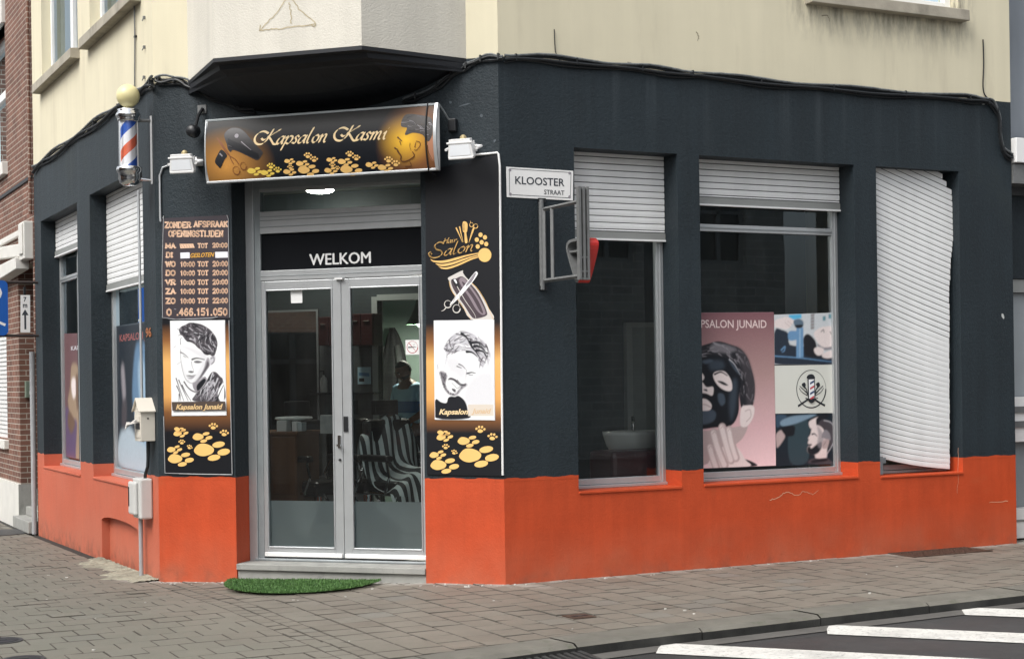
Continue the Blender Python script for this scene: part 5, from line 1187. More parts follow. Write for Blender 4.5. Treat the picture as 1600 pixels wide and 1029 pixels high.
# --- black dead spotlight on the wall left of the sign
u, z = on(FC, 306, 200, -.08); sp_ = thing('spotlight', 'black spotlight on an arm left of the shop sign', 'spotlight', FC, (u, 0, z))
b_ = MB(); b_.lathe([(.035, -.05), (.05, -.03), (.055, .03), (.04, .05)], (u - .01, -.11, z - .03), M_BLACK, 18, 'y'); b_.build('lamp_head', sp_, FC, smooth=True)
b_ = MB(); b_.tube([(u, -.09, z), (u + .03, -.09, z + .10), (u + .035, -.03, z + .16), (u + .02, -.004, z + .17)], .014, M_BLACK, 8); b_.box(u - .02, u + .06, -.012, -.001, z + .13, z + .20, M_GREYM); b_.build('wall_arm', sp_, FC)
u, z = on(FC, 706, 195, -.06); sp_ = thing('wall_socket', 'small black weatherproof socket just right of the shop sign', 'socket', FC, (u, 0, z - .05))
b_ = MB(); b_.box(u - .035, u + .03, -.06, -.001, z - .05, z + .05, M_BLACK); b_.build('socket_box', sp_, FC, bevel=.008)
b_ = MB(); b_.tube([(u - .02, -.05, z + .03), (u - .06, -.08, z + .11), (u - .09, -.1, z + .16)], .008, M_CABLEG, 6); b_.build('cable', sp_, FC)

# --- conduits
def run(fr, pts, d, r_, m, mb): mb.tube([(*on(fr, *p, -d)[:1], -d, on(fr, *p, -d)[1]) for p in pts], r_, m, 8)
mb = MB(); run(FC, [(742, 242), (760, 240.5), (777, 238.5), (779, 241), (781, 260), (782.5, 420), (784, 600), (785.5, 742)], .014, .009, M_WHITE, mb)
o = mb.build('conduit'); o.data.transform(FC); alone(o, FC, (on(FC, 785, 742, -.014)[0], -.014, .85), 'thin white conduit running down the right edge of the tall panel', 'conduit')
mb = MB(); run(FC, [(262, 259), (254, 262), (249.5, 275), (250.5, 340), (251, 346)], .014, .009, M_ALU, mb)
o = mb.build('conduit'); o.data.transform(FC); alone(o, FC, (on(FC, 251, 346, -.014)[0], -.014, on(FC, 251, 346, -.014)[1]), 'short grey conduit bending down from the left floodlight', 'conduit')
mb = MB(); run(FL, [(216, 298), (218, 400), (220, 520), (222, 640), (223, 690)], .03, .012, M_ALU, mb)
o = mb.build('conduit'); o.data.transform(FL); alone(o, FL, (on(FL, 223, 690, -.03)[0], -.03, 1.1), 'long grey conduit down the side wall into the letterbox', 'conduit')
M_PIPE = mat('grey_plastic_pipe', (.36, .37, .38), .5, var=.1, vs=10)
mb = MB(); uu = on(FL, 220, 830, -.05)[0]; mb.tube([(uu, -.05, .52), (uu, -.05, .2), (uu, -.05, -.10)], .019, M_PIPE, 12)
o = mb.build('pipe'); o.data.transform(FL); alone(o, FL, (uu, -.05, -.08), 'grey plastic pipe from the meter box down into the pavement', 'pipe')
mb = MB(); uu2 = on(FL, 210, 60, -.02)[0]; mb.tube([(uu2, -.015, 8), (uu2 - .004, -.015, 4.9), (uu2 - .0, -.015, 4.6), (uu2 - .03, -.015, 4.25), (uu2 - .05, -.012, 4.15)], .007, M_GREYM, 6)
mb.box(uu2 - .02, uu2 + .02, -.022, -.001, 4.62, 4.635, M_BLACK)
o = mb.build('cable'); o.data.transform(FL); alone(o, FL, (uu2, -.015, 4.12), 'thin grey cable down the cream side wall above the barber pole', 'cable')
for i, y in enumerate((28, 74, 121)):
    u, z = on(FL, 227, y, 0); mb = MB(); mb.box(u - .012, u + .01, -.02, 0, z - .012, z + .012, M_GREYM); mb.tube([(u, -.015, z), (u + .006, -.028, z - .03)], .005, M_GREYM, 6)
    o = mb.build('wall_hook'); o.data.transform(FL); alone(o, FL, (u, 0, z), 'small rusty hook on the cream wall edge near the bay', 'hook', 'hooks in a row beside the bay')

# --- cable bundles along the cornice
def bundle(fr, pts, n, d, lab, r_=.011, seed=1, wob=.012, base=None):
    rg = random.Random(seed); mb = MB(); P = spline([on(fr, *p, -d) for p in pts], 8, False)
    for k in range(n):
        ph, am = rg.uniform(0, 6), rg.uniform(.3, 1) * wob; of = (k - (n - 1) / 2) * r_ * 1.5
        mb.tube([(p[0], -d - (k % 2) * r_ * 1.2 - .004, p[1] + of + am * math.sin(i * .45 + ph) + rg.uniform(-.0015, .0015)) for i, p in enumerate(P)], r_ * rg.uniform(.7, 1.1), M_CABLEG if k == n - 1 else M_CABLE, 6)
    for i in range(3, len(P), 9): mb.box(P[i][0] - .006, P[i][0] + .006, -d - .03, -.001, P[i][1] - .02, P[i][1] + .032, M_CABLE)
    o = mb.build('cable_bundle', smooth=False); o.data.transform(fr); alone(o, fr, (P[0][0], -d, P[0][1]), lab, 'cables'); return o
bundle(FR, [(787, 91), (850, 93), (950, 103), (1030, 111), (1100, 119), (1200, 130), (1300, 139), (1400, 147), (1500, 154), (1535, 157), (1552, 166), (1560, 185), (1562, 215), (1568, 238), (1580, 245)], 4, .014, 'black cable bundle clipped along the top of the dark wall above the three windows', .012, 2)
bundle(FC, [(786, 91), (764, 90), (740, 98), (722, 108), (700, 122), (680, 138), (650, 152), (630, 158)], 3, .014, 'black cables curving down from the right corner to the shop sign', .012, 3, .01)
bundle(FC, [(244, 127), (262, 125), (285, 128), (305, 137), (325, 147), (350, 156), (375, 166), (400, 172)], 4, .014, 'black paint-flecked cables curving down from the left corner to the shop sign', .014, 4, .016)
bundle(FL, [(241, 128), (228, 138), (205, 156), (175, 176), (140, 201), (100, 230), (70, 252), (53, 266)], 4, .014, 'black cable bundle rising along the top of the dark side wall', .013, 5, .02)
mb = MB(); P = spline([on(FR, *p, -.012) for p in ((1536, 62), (1537, 100), (1536, 135), (1540, 150), (1553, 160), (1559, 168))], 6, False)
mb.tube([(p[0], -.012, p[1]) for p in P], .006, M_CABLE, 6); o = mb.build('cable'); alone(o, FR, (P[-1][0], -.012, P[-1][1]), 'single thin cable hanging down the cream wall near its right end', 'cable')
mb = MB(); P = spline([on(FR, *p, -.01) for p in ((866, 46), (867, 70), (869, 84), (876, 96))], 6, False); mb.tube([(p[0], -.01, p[1]) for p in P], .004, M_CABLE, 6)
o = mb.build('cable'); alone(o, FR, (P[-1][0], -.01, P[-1][1]), 'short thin cable stub on the cream wall near the bay', 'cable')
# chips and cracks in the right-hand walls
cr = MB(); M_CRK = mat('pale_plaster_crack', (.62, .34, .22), .8, var=.2); M_CRD = mat('dark_hairline_crack', (.22, .19, .13), .9, var=.2)
def crack(mb, pts, w_, m, d=-.0015):
    P = [on(FR, *p, d) for p in spline(pts, 6, False)]; P = [(p[0] + random.uniform(-.006, .006), p[1] + random.uniform(-.006, .006)) for p in P]; mb.stroke(P, w_, d, m, w_ * .4)
crack(cr, [(1203, 781), (1218, 775), (1230, 768), (1245, 773), (1256, 767), (1270, 772), (1279, 765)], .007, M_CRK); crack(cr, [(1497, 700), (1497, 740), (1496, 770)], .005, M_CRK); crack(cr, [(1575, 782), (1545, 784)], .008, M_CRK)
cr.build('plinth_cracks', B, FR)
ck = MB(); crack(ck, [(1088, 50), (1092, 58), (1090, 64)], .008, M_CRD); crack(ck, [(1283, 25), (1292, 24), (1296, 34)], .01, M_CRD); crack(ck, [(980, 98), (1000, 106), (1013, 104)], .02, mat('grey_mortar_chip', (.3, .28, .24), .9))
ck.build('render_cracks', B, FR)
ch = MB(); M_CHIP = mat('bare_plaster_chip', (.46, .48, .47), .9, var=.2)
for (x, y, rx, ry) in ((1567, 493, .012, .03), (1538, 162, .03, .008), (840, 123, .008, .006), (1119, 158, .01, .006), (1205, 166, .012, .006), (1457, 185, .01, .006)):
    u, z = on(FR, x, y, -.0015); ch.poly([(p[0] + random.uniform(-.3, .3) * rx, p[1] + random.uniform(-.3, .3) * ry) for p in ell(u, z, rx, ry, .4, 11)], -.0015, M_CHIP if x > 1500 else M_INK)
ch.build('paint_chips', B, FR)
ch = MB()
for (x, y, rx, ry) in ((725, 164, .05, .006), (752, 181, .012, .014), (704, 160, .012, .01), (676, 103, .02, .006), (700, 294, .05, .012), (773, 220, .012, .01)):
    u, z = on(FC, x, y, -.0015); ch.poly([(p[0] + random.uniform(-.3, .3) * rx, p[1] + random.uniform(-.3, .3) * ry) for p in ell(u, z, rx, ry, .2, 11)], -.0015, mat('smeared_grey_filler', (.085, .10, .115), .9, var=.2))
ch.build('paint_chips', B, FC)

# --- letterbox with a roof, newspaper in its mouth
ub = on(FL, 243, 690, -.0)[0]; ub = -.085; z0, z1, z2 = on(FL, 244, 690, -.05)[1], on(FL, 244, 640, -.05)[1], on(FL, 226, 621, -.06)[1]
w_, dp = .215, .125
LB = thing('letterbox', 'cream metal letterbox with a pitched roof and newspaper poking out', 'letterbox', FL, (ub - w_ / 2, 0, z0))
M_LB = mat('cream_enamel', (.64, .60, .52), .4, var=.05, vs=8)
b_ = MB(); b_.box(ub - w_, ub, -dp, -.002, z0, z1, M_LB); b_.prism([(ub - w_, z1), (ub, z1), (ub - w_ / 2, z2 - .012)], -dp, -.002, M_LB); b_.build('box_body', LB, FL, bevel=.004)
rf_ = MB(); rr = .02
for s in (-1, 1):
    e = (ub - w_ / 2 + s * (w_ / 2 + rr), z1 - .012); rf_.prism([(ub - w_ / 2, z2), e, (e[0], e[1] - .008), (ub - w_ / 2, z2 - .012)], -dp - .02, -.001, M_LB)
rf_.build('roof', LB, FL)
fl_ = MB(); fl_.box(ub - w_ + .02, ub - .02, -dp - .006, -dp, z1 - .10, z1 - .05, M_LB); fl_.box(ub - w_ + .03, ub - .03, -dp - .003, -dp + .001, z0 + .10, z1 - .11, M_BLACK); fl_.box(ub - w_ + .02, ub - .02, -dp - .006, -dp, z0 + .03, z0 + .075, M_LB); fl_.build('flap', LB, FL, bevel=.002)
ks = MB(); ks.lathe([(.008, -.003), (.008, .001)], (0, 0, 0), M_BLACK, 10, 'x'); ks.move(Matrix.Translation((ub + .001, -dp * .5, z0 + (z1 - z0) * .72))); ks.build('keyhole', LB, FL)
nw = MB(); M_NEWS = mat('crumpled_newsprint', (.46, .44, .41), .8, var=.35, vs=40)
for k in range(4):
    a = ub - w_ + .04 + k * .03; nw.quad((a, -dp, z0 + .19 - .01 * k), (a + .06, -dp, z0 + .19 - .01 * k), (a + .03 - .02 * k, -dp - .10, z0 + .10 + .012 * k), (a - .02 - .015 * k, -dp - .085, z0 + .12 + .014 * k), M_NEWS)
o = nw.build('newspaper'); o.data.transform(FL); alone(o, FL, (ub - w_ / 2, -dp, z0 + .1), 'crumpled newspaper sticking out of the letterbox mouth', 'newspaper')
# --- meter box under it
z0m, z1m = .455, .80; ua, ube = -.50, -.20
MBX = thing('meter_box', 'pale grey plastic meter box on the orange plinth above the pipe', 'meter box', FL, (-.35, 0, z0m))
M_MBX = mat('pale_grey_plastic', (.55, .55, .53), .45, var=.05)
b_ = MB(); b_.box(ua + .03, ube, -.11, -.002, z0m, z1m, M_MBX); b_.build('box_body', MBX, FL, bevel=.015)
b_ = MB(); b_.box(ua, ube - .07, -.145, -.108, z0m + .03, z1m - .03, M_MBX); b_.build('box_lid', MBX, FL, bevel=.018)
b_ = MB(); b_.box(ua + .03, ua + .05, -.15, -.144, z0m + .1, z1m - .08, M_BLACK); b_.build('latch', MBX, FL)
mb = MB(); mb.tube([(-.20, -.035, 1.13), (-.21, -.035, 1.0), (-.215, -.04, .9), (-.25, -.05, .84), (-.27, -.05, .795)], .014, M_CABLE, 8)
o = mb.build('cable'); o.data.transform(FL); alone(o, FL, (-.27, -.05, .80), 'black cable between the letterbox and the meter box', 'cable')

# --- empty projecting sign frame with a triangular sign
bu = .36; bd = .66; zA, zB = on(FR, 845, 322, 0)[1], on(FR, 850, 443, 0)[1]
u_, zt_ = on(FR, 845, 322, 0)
BK = thing('projecting_sign_frame', 'empty grey steel sign frame standing out from the wall below the street plate', 'sign frame', FR, (bu, 0, zB))
b_ = MB(); b_.tube([(bu - .01, -.022, zB - .05), (bu - .01, -.022, zA + .05)], .02, M_GREYM, 10)
for z in (zB - .05, zA + .03): b_.box(bu - .03, bu + .03, -.03, -.001, z, z + .03, M_BLACK)
b_.build('wall_post', BK, FR)
b_ = MB(); zl_, zh_ = zB + .02, zA - .03; y0_, y1_ = -.05, -bd
def bar(p, q, w_=.024, dpt=.02): b_.tube([p, q], w_ / 2, M_GREYM, 4)
for (p, q) in (((bu, y0_, zl_), (bu, y0_, zh_)), ((bu, y0_ - .13, zl_), (bu, y0_ - .13, zh_)), ((bu, y0_, zl_), (bu, y1_, zl_)), ((bu, y0_, zh_), (bu, y1_, zh_))): bar(p, q, .032)
b_.build('side_frame', BK, FR)
b_ = MB(); zo0, zo1 = on(FR, 907, 437, -bd)[1], on(FR, 907, 292, -bd)[1]
for dx in (-.035, 0, .035): b_.box(bu + dx - .009, bu + dx + .009, y1_ - .03, y1_ + .012, zo0, zo1, M_GREYM)
for z in (zo0, zo0 + .055, zo0 + .16, zo1 - .02): b_.box(bu - .04, bu + .04, y1_ - .022, y1_ + .006, z, z + .016, M_GREYM)
b_.build('end_rails', BK, FR)
# triangle: hollow back, red rim, just beyond the end rails
TZ = zo0 - .01; tri_c = (-bd + .15); P0 = [(-.155, .30), (.155, .30), (.0, .0)]
def rtri(k, off): return spline([((p[0]) * k, (p[1] - .19) * k + .19 + off) for p in [(-.14, .32), (-.08, .335), (.08, .335), (.14, .32), (.165, .27), (.10, .13), (.03, .015), (0, 0), (-.03, .015), (-.10, .13), (-.165, .27)]], 4)
TS = thing('triangular_sign', 'small red-rimmed triangular sign seen from behind at the frame end', 'sign', FR, (bu + .07, tri_c, TZ))
M_REDM = mat('red_enamel', (.48, .03, .025), .35, var=.08)
o_, i_ = rtri(1, 0), rtri(.86, 0); b_ = MB(); n = len(o_); xa, xb = bu + .03, bu + .13
for i in range(n):
    j = (i + 1) % n; Y = lambda p: p[0] + tri_c
    b_.quad((xa, Y(o_[i]), o_[i][1] + TZ), (xa, Y(o_[j]), o_[j][1] + TZ), (xb, Y(o_[j]), o_[j][1] + TZ), (xb, Y(o_[i]), o_[i][1] + TZ), M_REDM)
    b_.quad((xa, Y(i_[i]), i_[i][1] + TZ), (xa, Y(i_[j]), i_[j][1] + TZ), (xb, Y(i_[j]), i_[j][1] + TZ), (xb, Y(i_[i]), i_[i][1] + TZ), M_GREYM)
    b_.quad((xa, Y(o_[i]), o_[i][1] + TZ), (xa, Y(o_[j]), o_[j][1] + TZ), (xa, Y(i_[j]), i_[j][1] + TZ), (xa, Y(i_[i]), i_[i][1] + TZ), M_GREYM)
b_.build('rim', TS, FR)
b_ = MB(); b_.prism([(p[0] + tri_c, p[1] + TZ) for p in i_], xb - .012, xb - .004, M_BLACK, 'x'); b_.build('face_plate', TS, FR)
b_ = MB(); b_.box(xa + .01, xb - .012, tri_c - .13, tri_c + .13, TZ + .235, TZ + .25, M_GREYM); b_.build('back_bar', TS, FR)

# --- posters behind the shop windows
def poster(name, lab, cat, fr, cor, d, m, th=.0015):
    x0, z0 = min(c[0] for c in cor), min(c[1] for c in cor); T_ = thing(name, lab, cat, fr, ((cor[0][0] + cor[1][0]) / 2, d, z0))
    b = MB(); b.prism(cor, d, d + th, m); b.build('paper', T_, fr); return T_
dW = DR + .0285
Z = zoom(FR, dW - .0008, 1080, 470, 3.55)
t = NT('mauve_pink_print'); sx = t.a('SeparateXYZ'); t.l(t.obj(), sx.inputs[0])
t.pr(t.ramp(t.rng(sx.outputs[2], 0, 1.34, 0, 1), [(0, lin('F0D3D6')), (.25, lin('D2ACB0')), (.6, lin('A98A88')), (1, lin('7C555C'))]), .5); M_MAUVE = t.m
PM = poster('shop_poster', 'mauve poster reading KAPSALON JUNAID with a man in a black face mask', 'poster', FR, [(1.905, Z(0, 930)[1]), (Z(470, 912)[0], Z(470, 912)[1]), (Z(458, 62)[0], Z(458, 62)[1]), (1.905, Z(0, 66)[1])], dW, M_MAUVE)
def poster_ras(cor, d, base, n=150):
    bb = bounds(cor); r_ = Ras(*bb, base, n); r_.soft = .003; return r_, [cor[3], cor[2], cor[1], cor[0]], bb
PMC = [(1.905, Z(0, 930)[1]), (Z(470, 912)[0], Z(470, 912)[1]), (Z(458, 62)[0], Z(458, 62)[1]), (1.905, Z(0, 66)[1])]
mg = [np.array(lin(h)) for h in ('F0D3D6', 'D9B4B8', 'AE8E8C', '80585F')]; mstop = (0, .25, .6, 1)
def mauve(f):
    for (a_, b_, ca, cb) in zip(mstop, mstop[1:], mg, mg[1:]):
        if f <= b_: return ca + (cb - ca) * (f - a_) / (b_ - a_)
    return mg[-1]
po, pc, bb = poster_ras(PMC, dW, mauve, 190); ny = lay(dW - .001); po.soft = .005
SK, SK2 = flat('printed_pale_skin', 'E4D8D6', .5), flat('printed_grey_skin', 'B9A7A6', .5); BK1, BK2, BK3 = flat('printed_mask_black', '14181F', .35), flat('printed_mask_sheen', '46525F', .35), flat('printed_hair_dark', '23242A', .5)
area_(po, Z, [(-60, 700), (60, 720), (230, 700), (300, 690), (312, 705), (285, 760), (240, 800), (100, 900), (-60, 925)], ny(), SK2, 4)
HP = [(-60, 300), (0, 262), (90, 234), (150, 220), (212, 236), (272, 262), (312, 312), (336, 380), (353, 460), (350, 540), (332, 592), (282, 602), (262, 500), (240, 400), (150, 330), (45, 320), (-60, 330)]
area_(po, Z, HP, ny(), BK3, 4); hairs(po, Z, HP, 80, ny(), [M_INK, M_GREY1, M_GREY2], (30, 80), (3, 8), lambda x, y: -.5 + (x / 300) * 1.9, 21); po.soft = .02; po.alpha = .6; area_(po, Z, [(250, 250), (310, 300), (352, 440), (345, 560), (310, 590), (300, 440), (270, 330)], ny(), M_GREY1, 4); area_(po, Z, [(120, 235), (200, 240), (250, 270), (190, 285), (110, 270)], ny(), M_GREY2, 4); po.soft = .006; po.alpha = 1.
area_(po, Z, [(278, 592), (312, 578), (346, 582), (350, 620), (332, 668), (302, 698), (272, 684)], ny(), SK, 4); line(po, Z, [(300, 610), (326, 602), (330, 640), (306, 668)], 4, 1, ny(), SK2)
area_(po, Z, [(-60, 330), (45, 318), (120, 296), (200, 316), (256, 368), (276, 430), (266, 520), (262, 620), (222, 690), (130, 702), (45, 712), (-60, 700)], ny(), BK1, 4)
po.soft = .012
for pts in ([(150, 512), (180, 518), (188, 560), (168, 580), (150, 550)], [(60, 605), (110, 600), (138, 625), (120, 668), (60, 680)], [(206, 322), (235, 352), (270, 400), (272, 410), (240, 378)], [(60, 330), (100, 320), (120, 330), (80, 345)]): area_(po, Z, pts, ny(), BK2, 4)
po.soft = .03; po.alpha = .6; area_(po, Z, [(100, 330), (170, 330), (180, 370), (110, 380)], ny(), BK2, 4); area_(po, Z, [(230, 440), (255, 450), (245, 600), (220, 660), (210, 560)], ny(), BK2, 4); po.alpha = 1.; po.soft = .005
line(po, Z, [(212, 322), (240, 350), (272, 408)], 5, 1, ny(), M_GREY3, 2)
area_(po, Z, [(122, 402), (150, 386), (190, 392), (222, 440), (226, 490), (200, 498), (160, 478), (130, 440)], ny(), SK, 4); line(po, Z, [(130, 404), (165, 392), (200, 412)], 9, 1, ny(), BK1, 4); area_(po, Z, [(145, 442), (175, 445), (205, 466), (180, 464)], ny(), BK3, 3)
area_(po, Z, [(-20, 390), (30, 385), (62, 400), (72, 425), (50, 445), (0, 440)], ny(), SK, 4)
area_(po, Z, [(0, 450), (55, 445), (78, 470), (92, 476), (120, 474), (124, 500), (115, 524), (85, 512), (50, 508), (0, 510)], ny(), SK, 4); area_(po, Z, [(66, 490), (84, 486), (90, 500)], ny(), BK3, 2)
area_(po, Z, [(-20, 560), (40, 545), (80, 542), (112, 572), (106, 602), (70, 608), (0, 600)], ny(), SK, 4); line(po, Z, [(20, 585), (70, 572), (108, 588)], 5, 1, ny(), SK2)
area_(po, Z, [(275, 880), (322, 884), (366, 914), (250, 918)], ny(), BK3, 4)
area_(po, Z, [(105, 880), (150, 830), (210, 790), (262, 820), (300, 880), (322, 918), (110, 928)], ny(), SK, 4)
for q, w_ in (([(106, 812), (118, 860), (140, 926)], 34), ([(126, 732), (150, 820), (186, 910)], 36), ([(172, 702), (192, 780), (222, 880)], 36), ([(212, 716), (226, 790), (250, 870)], 32)):
    po.soft = .010; line(po, Z, q, w_ + 8, 1, ny(), SK2, cap=True); po.soft = .014; line(po, Z, [(x_ - 3, y_) for x_, y_ in q], w_ - 8, 1, ny(), SK, cap=True); po.soft = .004; line(po, Z, [(q[0][0] - 8, q[0][1] + 6), (q[0][0] + 2, q[0][1] - 8), (q[0][0] + 10, q[0][1] + 4)], 3, 1, ny(), SK2)
a, c_ = Z(-13, 163), Z(417, 106); po.text('KAPSALON JUNAID', a[0], a[1], c_[0], c_[1], ny(), flat('printed_rose_white', 'E2CDCB', .5), .012)
po.build('poster_print', PM, FR, dW - .0012, quadclip(pc, bb), .03)
dV = DR + .0290
Z = zoom(FR, dV - .0008, 1080, 470, 3.55)
P1 = poster('shop_poster', 'upper photo poster of a barber using a dryer on a lying customer', 'poster', FR, [Z(463, 352), Z(797, 352), Z(797, 64), Z(460, 76)], dV, flat('printed_cool_white', 'C9CED2', .5))
po, pc, bb = poster_ras([Z(463, 352), Z(797, 352), Z(797, 64), Z(460, 76)], dV, np.array(lin('C9CED2')), 110); po.soft = .007; ny = lay(dV - .001); BL, BLK = flat('printed_mid_blue', '6C95BC', .5), flat('printed_navy', '2A3340', .5)
area_(po, Z, [(541, 66), (610, 64), (612, 88), (560, 96), (541, 90)], ny(), flat('printed_cyan', '59B4DC', .5), sm=False)
area_(po, Z, [(463, 158), (500, 152), (540, 176), (548, 240), (640, 252), (720, 290), (796, 318), (796, 351), (463, 351)], ny(), BLK, 3)
area_(po, Z, [(540, 165), (580, 160), (612, 168), (612, 200), (545, 215)], ny(), BL, 4); area_(po, Z, [(583, 140), (622, 142), (624, 312), (584, 316)], ny(), BL, sm=False); line(po, Z, [(603, 150), (604, 310)], 6, 1, ny(), flat('printed_pale_blue', '9DBAD2', .5), 6)
area_(po, Z, [(460, 98), (500, 82), (535, 78), (575, 104), (560, 120), (545, 142), (520, 150), (495, 142), (462, 132)], ny(), SK, 4)
for q in ([(520, 110), (548, 136)], [(535, 102), (560, 122)]): line(po, Z, q, 3, 1, ny(), SK2)
area_(po, Z, [(568, 100), (600, 92), (622, 110), (618, 138), (590, 142), (572, 128)], ny(), flat('printed_steel_blue', '5E7284', .5), 4); area_(po, Z, [(576, 128), (618, 126), (612, 142), (584, 144)], ny(), BK3, 3)
area_(po, Z, [(624, 200), (650, 180), (690, 220), (702, 280), (720, 310), (640, 304), (626, 260)], ny(), BK3, 4)
area_(po, Z, [(680, 182), (700, 155), (740, 140), (796, 150), (796, 250), (770, 262), (735, 258), (704, 232)], ny(), SK, 4); area_(po, Z, [(702, 236), (740, 258), (796, 250), (796, 264), (740, 272), (706, 252)], ny(), M_GREY2, 3)
area_(po, Z, [(685, 262), (712, 254), (738, 268), (730, 296), (704, 302), (686, 284)], ny(), SK, 4); area_(po, Z, [(735, 290), (796, 270), (796, 306), (760, 318), (730, 310)], ny(), SK, 3)
for q in ([(722, 168), (734, 158), (738, 172)], [(772, 170), (780, 184)]): line(po, Z, q, 4, 1, ny(), M_GREY1)
for k in range(5): area_(po, Z, [(664, 68 + k * 18), (682, 66 + k * 18), (681, 79 + k * 18), (664, 81 + k * 18)], ny(), M_GREY1, sm=False); line(po, Z, [(668, 74 + k * 18), (678, 73 + k * 18)], 3, 1, ny(), SK)
for (x, y) in ((738, 95), (770, 84), (786, 100)): area_(po, Z, [(x - 8, y - 12), (x + 8, y - 13), (x + 7, y + 12), (x - 8, y + 12)], ny(), flat('printed_teal', '5F8F9B', .5), sm=False)
line(po, Z, [(463, 306), (600, 316), (720, 330), (796, 338)], 6, 1, ny(), BL, 3); line(po, Z, [(500, 270), (520, 250), (516, 275), (505, 282)], 7, 1, ny(), BL, 4)
po.build('poster_print', P1, FR, dV - .0012, quadclip(pc, bb), .03)
P2 = poster('shop_poster', 'cream middle poster with an oval barber pole emblem', 'poster', FR, [Z(467, 624), Z(800, 620), Z(797, 353), Z(463, 358)], dV, flat('printed_cream', 'D8DAD2', .5))
Z5 = zoom(FR, dV - .0008, 1200, 560, 5.717); po = MB(); ny = lay(dV - .001)
RB, BB = flat('emblem_red', 'C05058', .5), flat('emblem_blue', '33486E', .5); EK = flat('emblem_charcoal', '25282E', .5)
line(po, Z5, ell(386, 270, 130, 168), 10, 1, ny(), EK, 2, closed=True)
for q in ([(268, 424), (330, 382), (400, 335), (450, 285), (492, 242)], [(508, 418), (440, 380), (370, 325), (320, 280), (282, 244)]): line(po, Z5, q, 16, 1, ny(), EK, 5)
for q in ([(420, 330), (470, 300), (496, 262)], [(352, 330), (300, 296), (276, 262)]): line(po, Z5, q, 6, 1, ny(), EK, 4)
for (x, y, s) in ((322, 240, 1), (448, 238, -1)): area_(po, Z5, [(x - 22, y - 10), (x, y - 28), (x + 14, y - 10), (x + 10, y + 10), (x + 4 + s * 14, y + 24), (x - 2 + s * 6, y + 26), (x - 10, y + 12)], ny(), EK, 3); line(po, Z5, [(x, y + 10), (x + s * 22, y + 40), (x + s * 28, y + 90)], 11, 1, ny(), EK, 6)
area_(po, Z5, [(348, 178), (352, 150), (384, 138), (408, 150), (414, 178)], ny(), EK, 4); area_(po, Z5, [(350, 182), (414, 178), (420, 362), (356, 366)], ny(), EK, sm=False); area_(po, Z5, [(360, 186), (408, 183), (412, 352), (364, 356)], ny(), M_PAPER, sm=False)
for k in range(4): y = 200 + k * 46; area_(po, Z5, [(372, y + 14), (408, y - 8), (410, y + 8), (373, y + 32)], ny(), BB if k % 2 == 0 else RB, sm=False)
area_(po, Z5, [(358, 368), (418, 362), (404, 388), (384, 396), (366, 388)], ny(), EK, 3); line(po, Z5, [(330, 352), (386, 368), (442, 350)], 9, 1, ny(), EK, 6)
po.build('poster_print', P2, FR)
P3 = poster('shop_poster', 'lower dark photo poster of a man in profile having his hair cut', 'poster', FR, [Z(470, 914), Z(800, 904), Z(798, 624), Z(468, 628)], dV, flat('printed_dark_teal', '1D2730', .5))
po, pc, bb = poster_ras([Z(470, 914), Z(800, 904), Z(798, 624), Z(468, 628)], dV, np.array(lin('1D2730')), 110); po.soft = .009; ny = lay(dV - .001); Z = Z5
area_(po, Z, [(180, 680), (240, 580), (330, 540), (380, 600), (360, 700), (370, 850), (330, 940), (200, 930)], ny(), flat('printed_petrol', '34464E', .5), 4)
area_(po, Z, [(72, 500), (160, 505), (150, 540), (110, 600), (72, 610)], ny(), flat('printed_denim', '3B5064', .5), 3); area_(po, Z, [(110, 560), (200, 515), (330, 498), (430, 492), (400, 512), (320, 548), (240, 580), (130, 605)], ny(), flat('printed_sleeve_blue', '7C95A8', .5), 4)
area_(po, Z, [(125, 610), (230, 600), (238, 650), (220, 690), (150, 690), (122, 640)], ny(), M_INK, 4); area_(po, Z, [(70, 680), (110, 640), (130, 660), (150, 700), (110, 770), (80, 800), (72, 760)], ny(), SK2, 4)
area_(po, Z, [(395, 600), (440, 570), (500, 590), (540, 680), (545, 740), (530, 800), (520, 890), (430, 890), (418, 860), (360, 840), (352, 800), (368, 770), (356, 752), (365, 720), (358, 708), (380, 670)], ny(), SK, 3)
area_(po, Z, [(352, 800), (372, 780), (390, 800), (440, 760), (478, 740), (480, 790), (450, 840), (400, 862), (358, 842)], ny(), BK3, 4); area_(po, Z, [(358, 768), (384, 760), (392, 772), (372, 780)], ny(), BK3, 2)
po.soft = .016; po.alpha = .7; area_(po, Z, [(440, 600), (480, 640), (500, 720), (470, 800), (440, 760), (450, 680)], ny(), M_GREY2, 4); po.alpha = 1.; po.soft = .006
area_(po, Z, [(428, 580), (440, 540), (500, 535), (560, 560), (600, 620), (604, 690), (580, 760), (540, 800), (548, 720), (520, 690), (480, 700), (500, 640), (470, 600)], ny(), M_GREY1, 4); area_(po, Z, [(480, 690), (510, 630), (550, 660), (560, 720), (530, 720)], ny(), M_GREY2, 4)
line(po, Z, [(500, 545), (560, 562), (602, 622), (604, 700), (570, 780), (530, 850), (525, 885)], 6, 1, ny(), M_GREY3)
area_(po, Z, [(485, 740), (520, 715), (548, 725), (530, 790), (490, 800)], ny(), SK2, 4); line(po, Z, [(498, 770), (520, 735)], 5, 1, ny(), BK3, 3); line(po, Z, [(395, 672), (415, 668), (440, 690)], 14, 1, ny(), M_GREY1, 5)
area_(po, Z, [(365, 560), (430, 520), (470, 510), (440, 540), (428, 590), (380, 620)], ny(), SK, 4); area_(po, Z, [(428, 545), (440, 520), (480, 490), (540, 488), (530, 520), (470, 545), (436, 590)], ny(), BK3, 3)
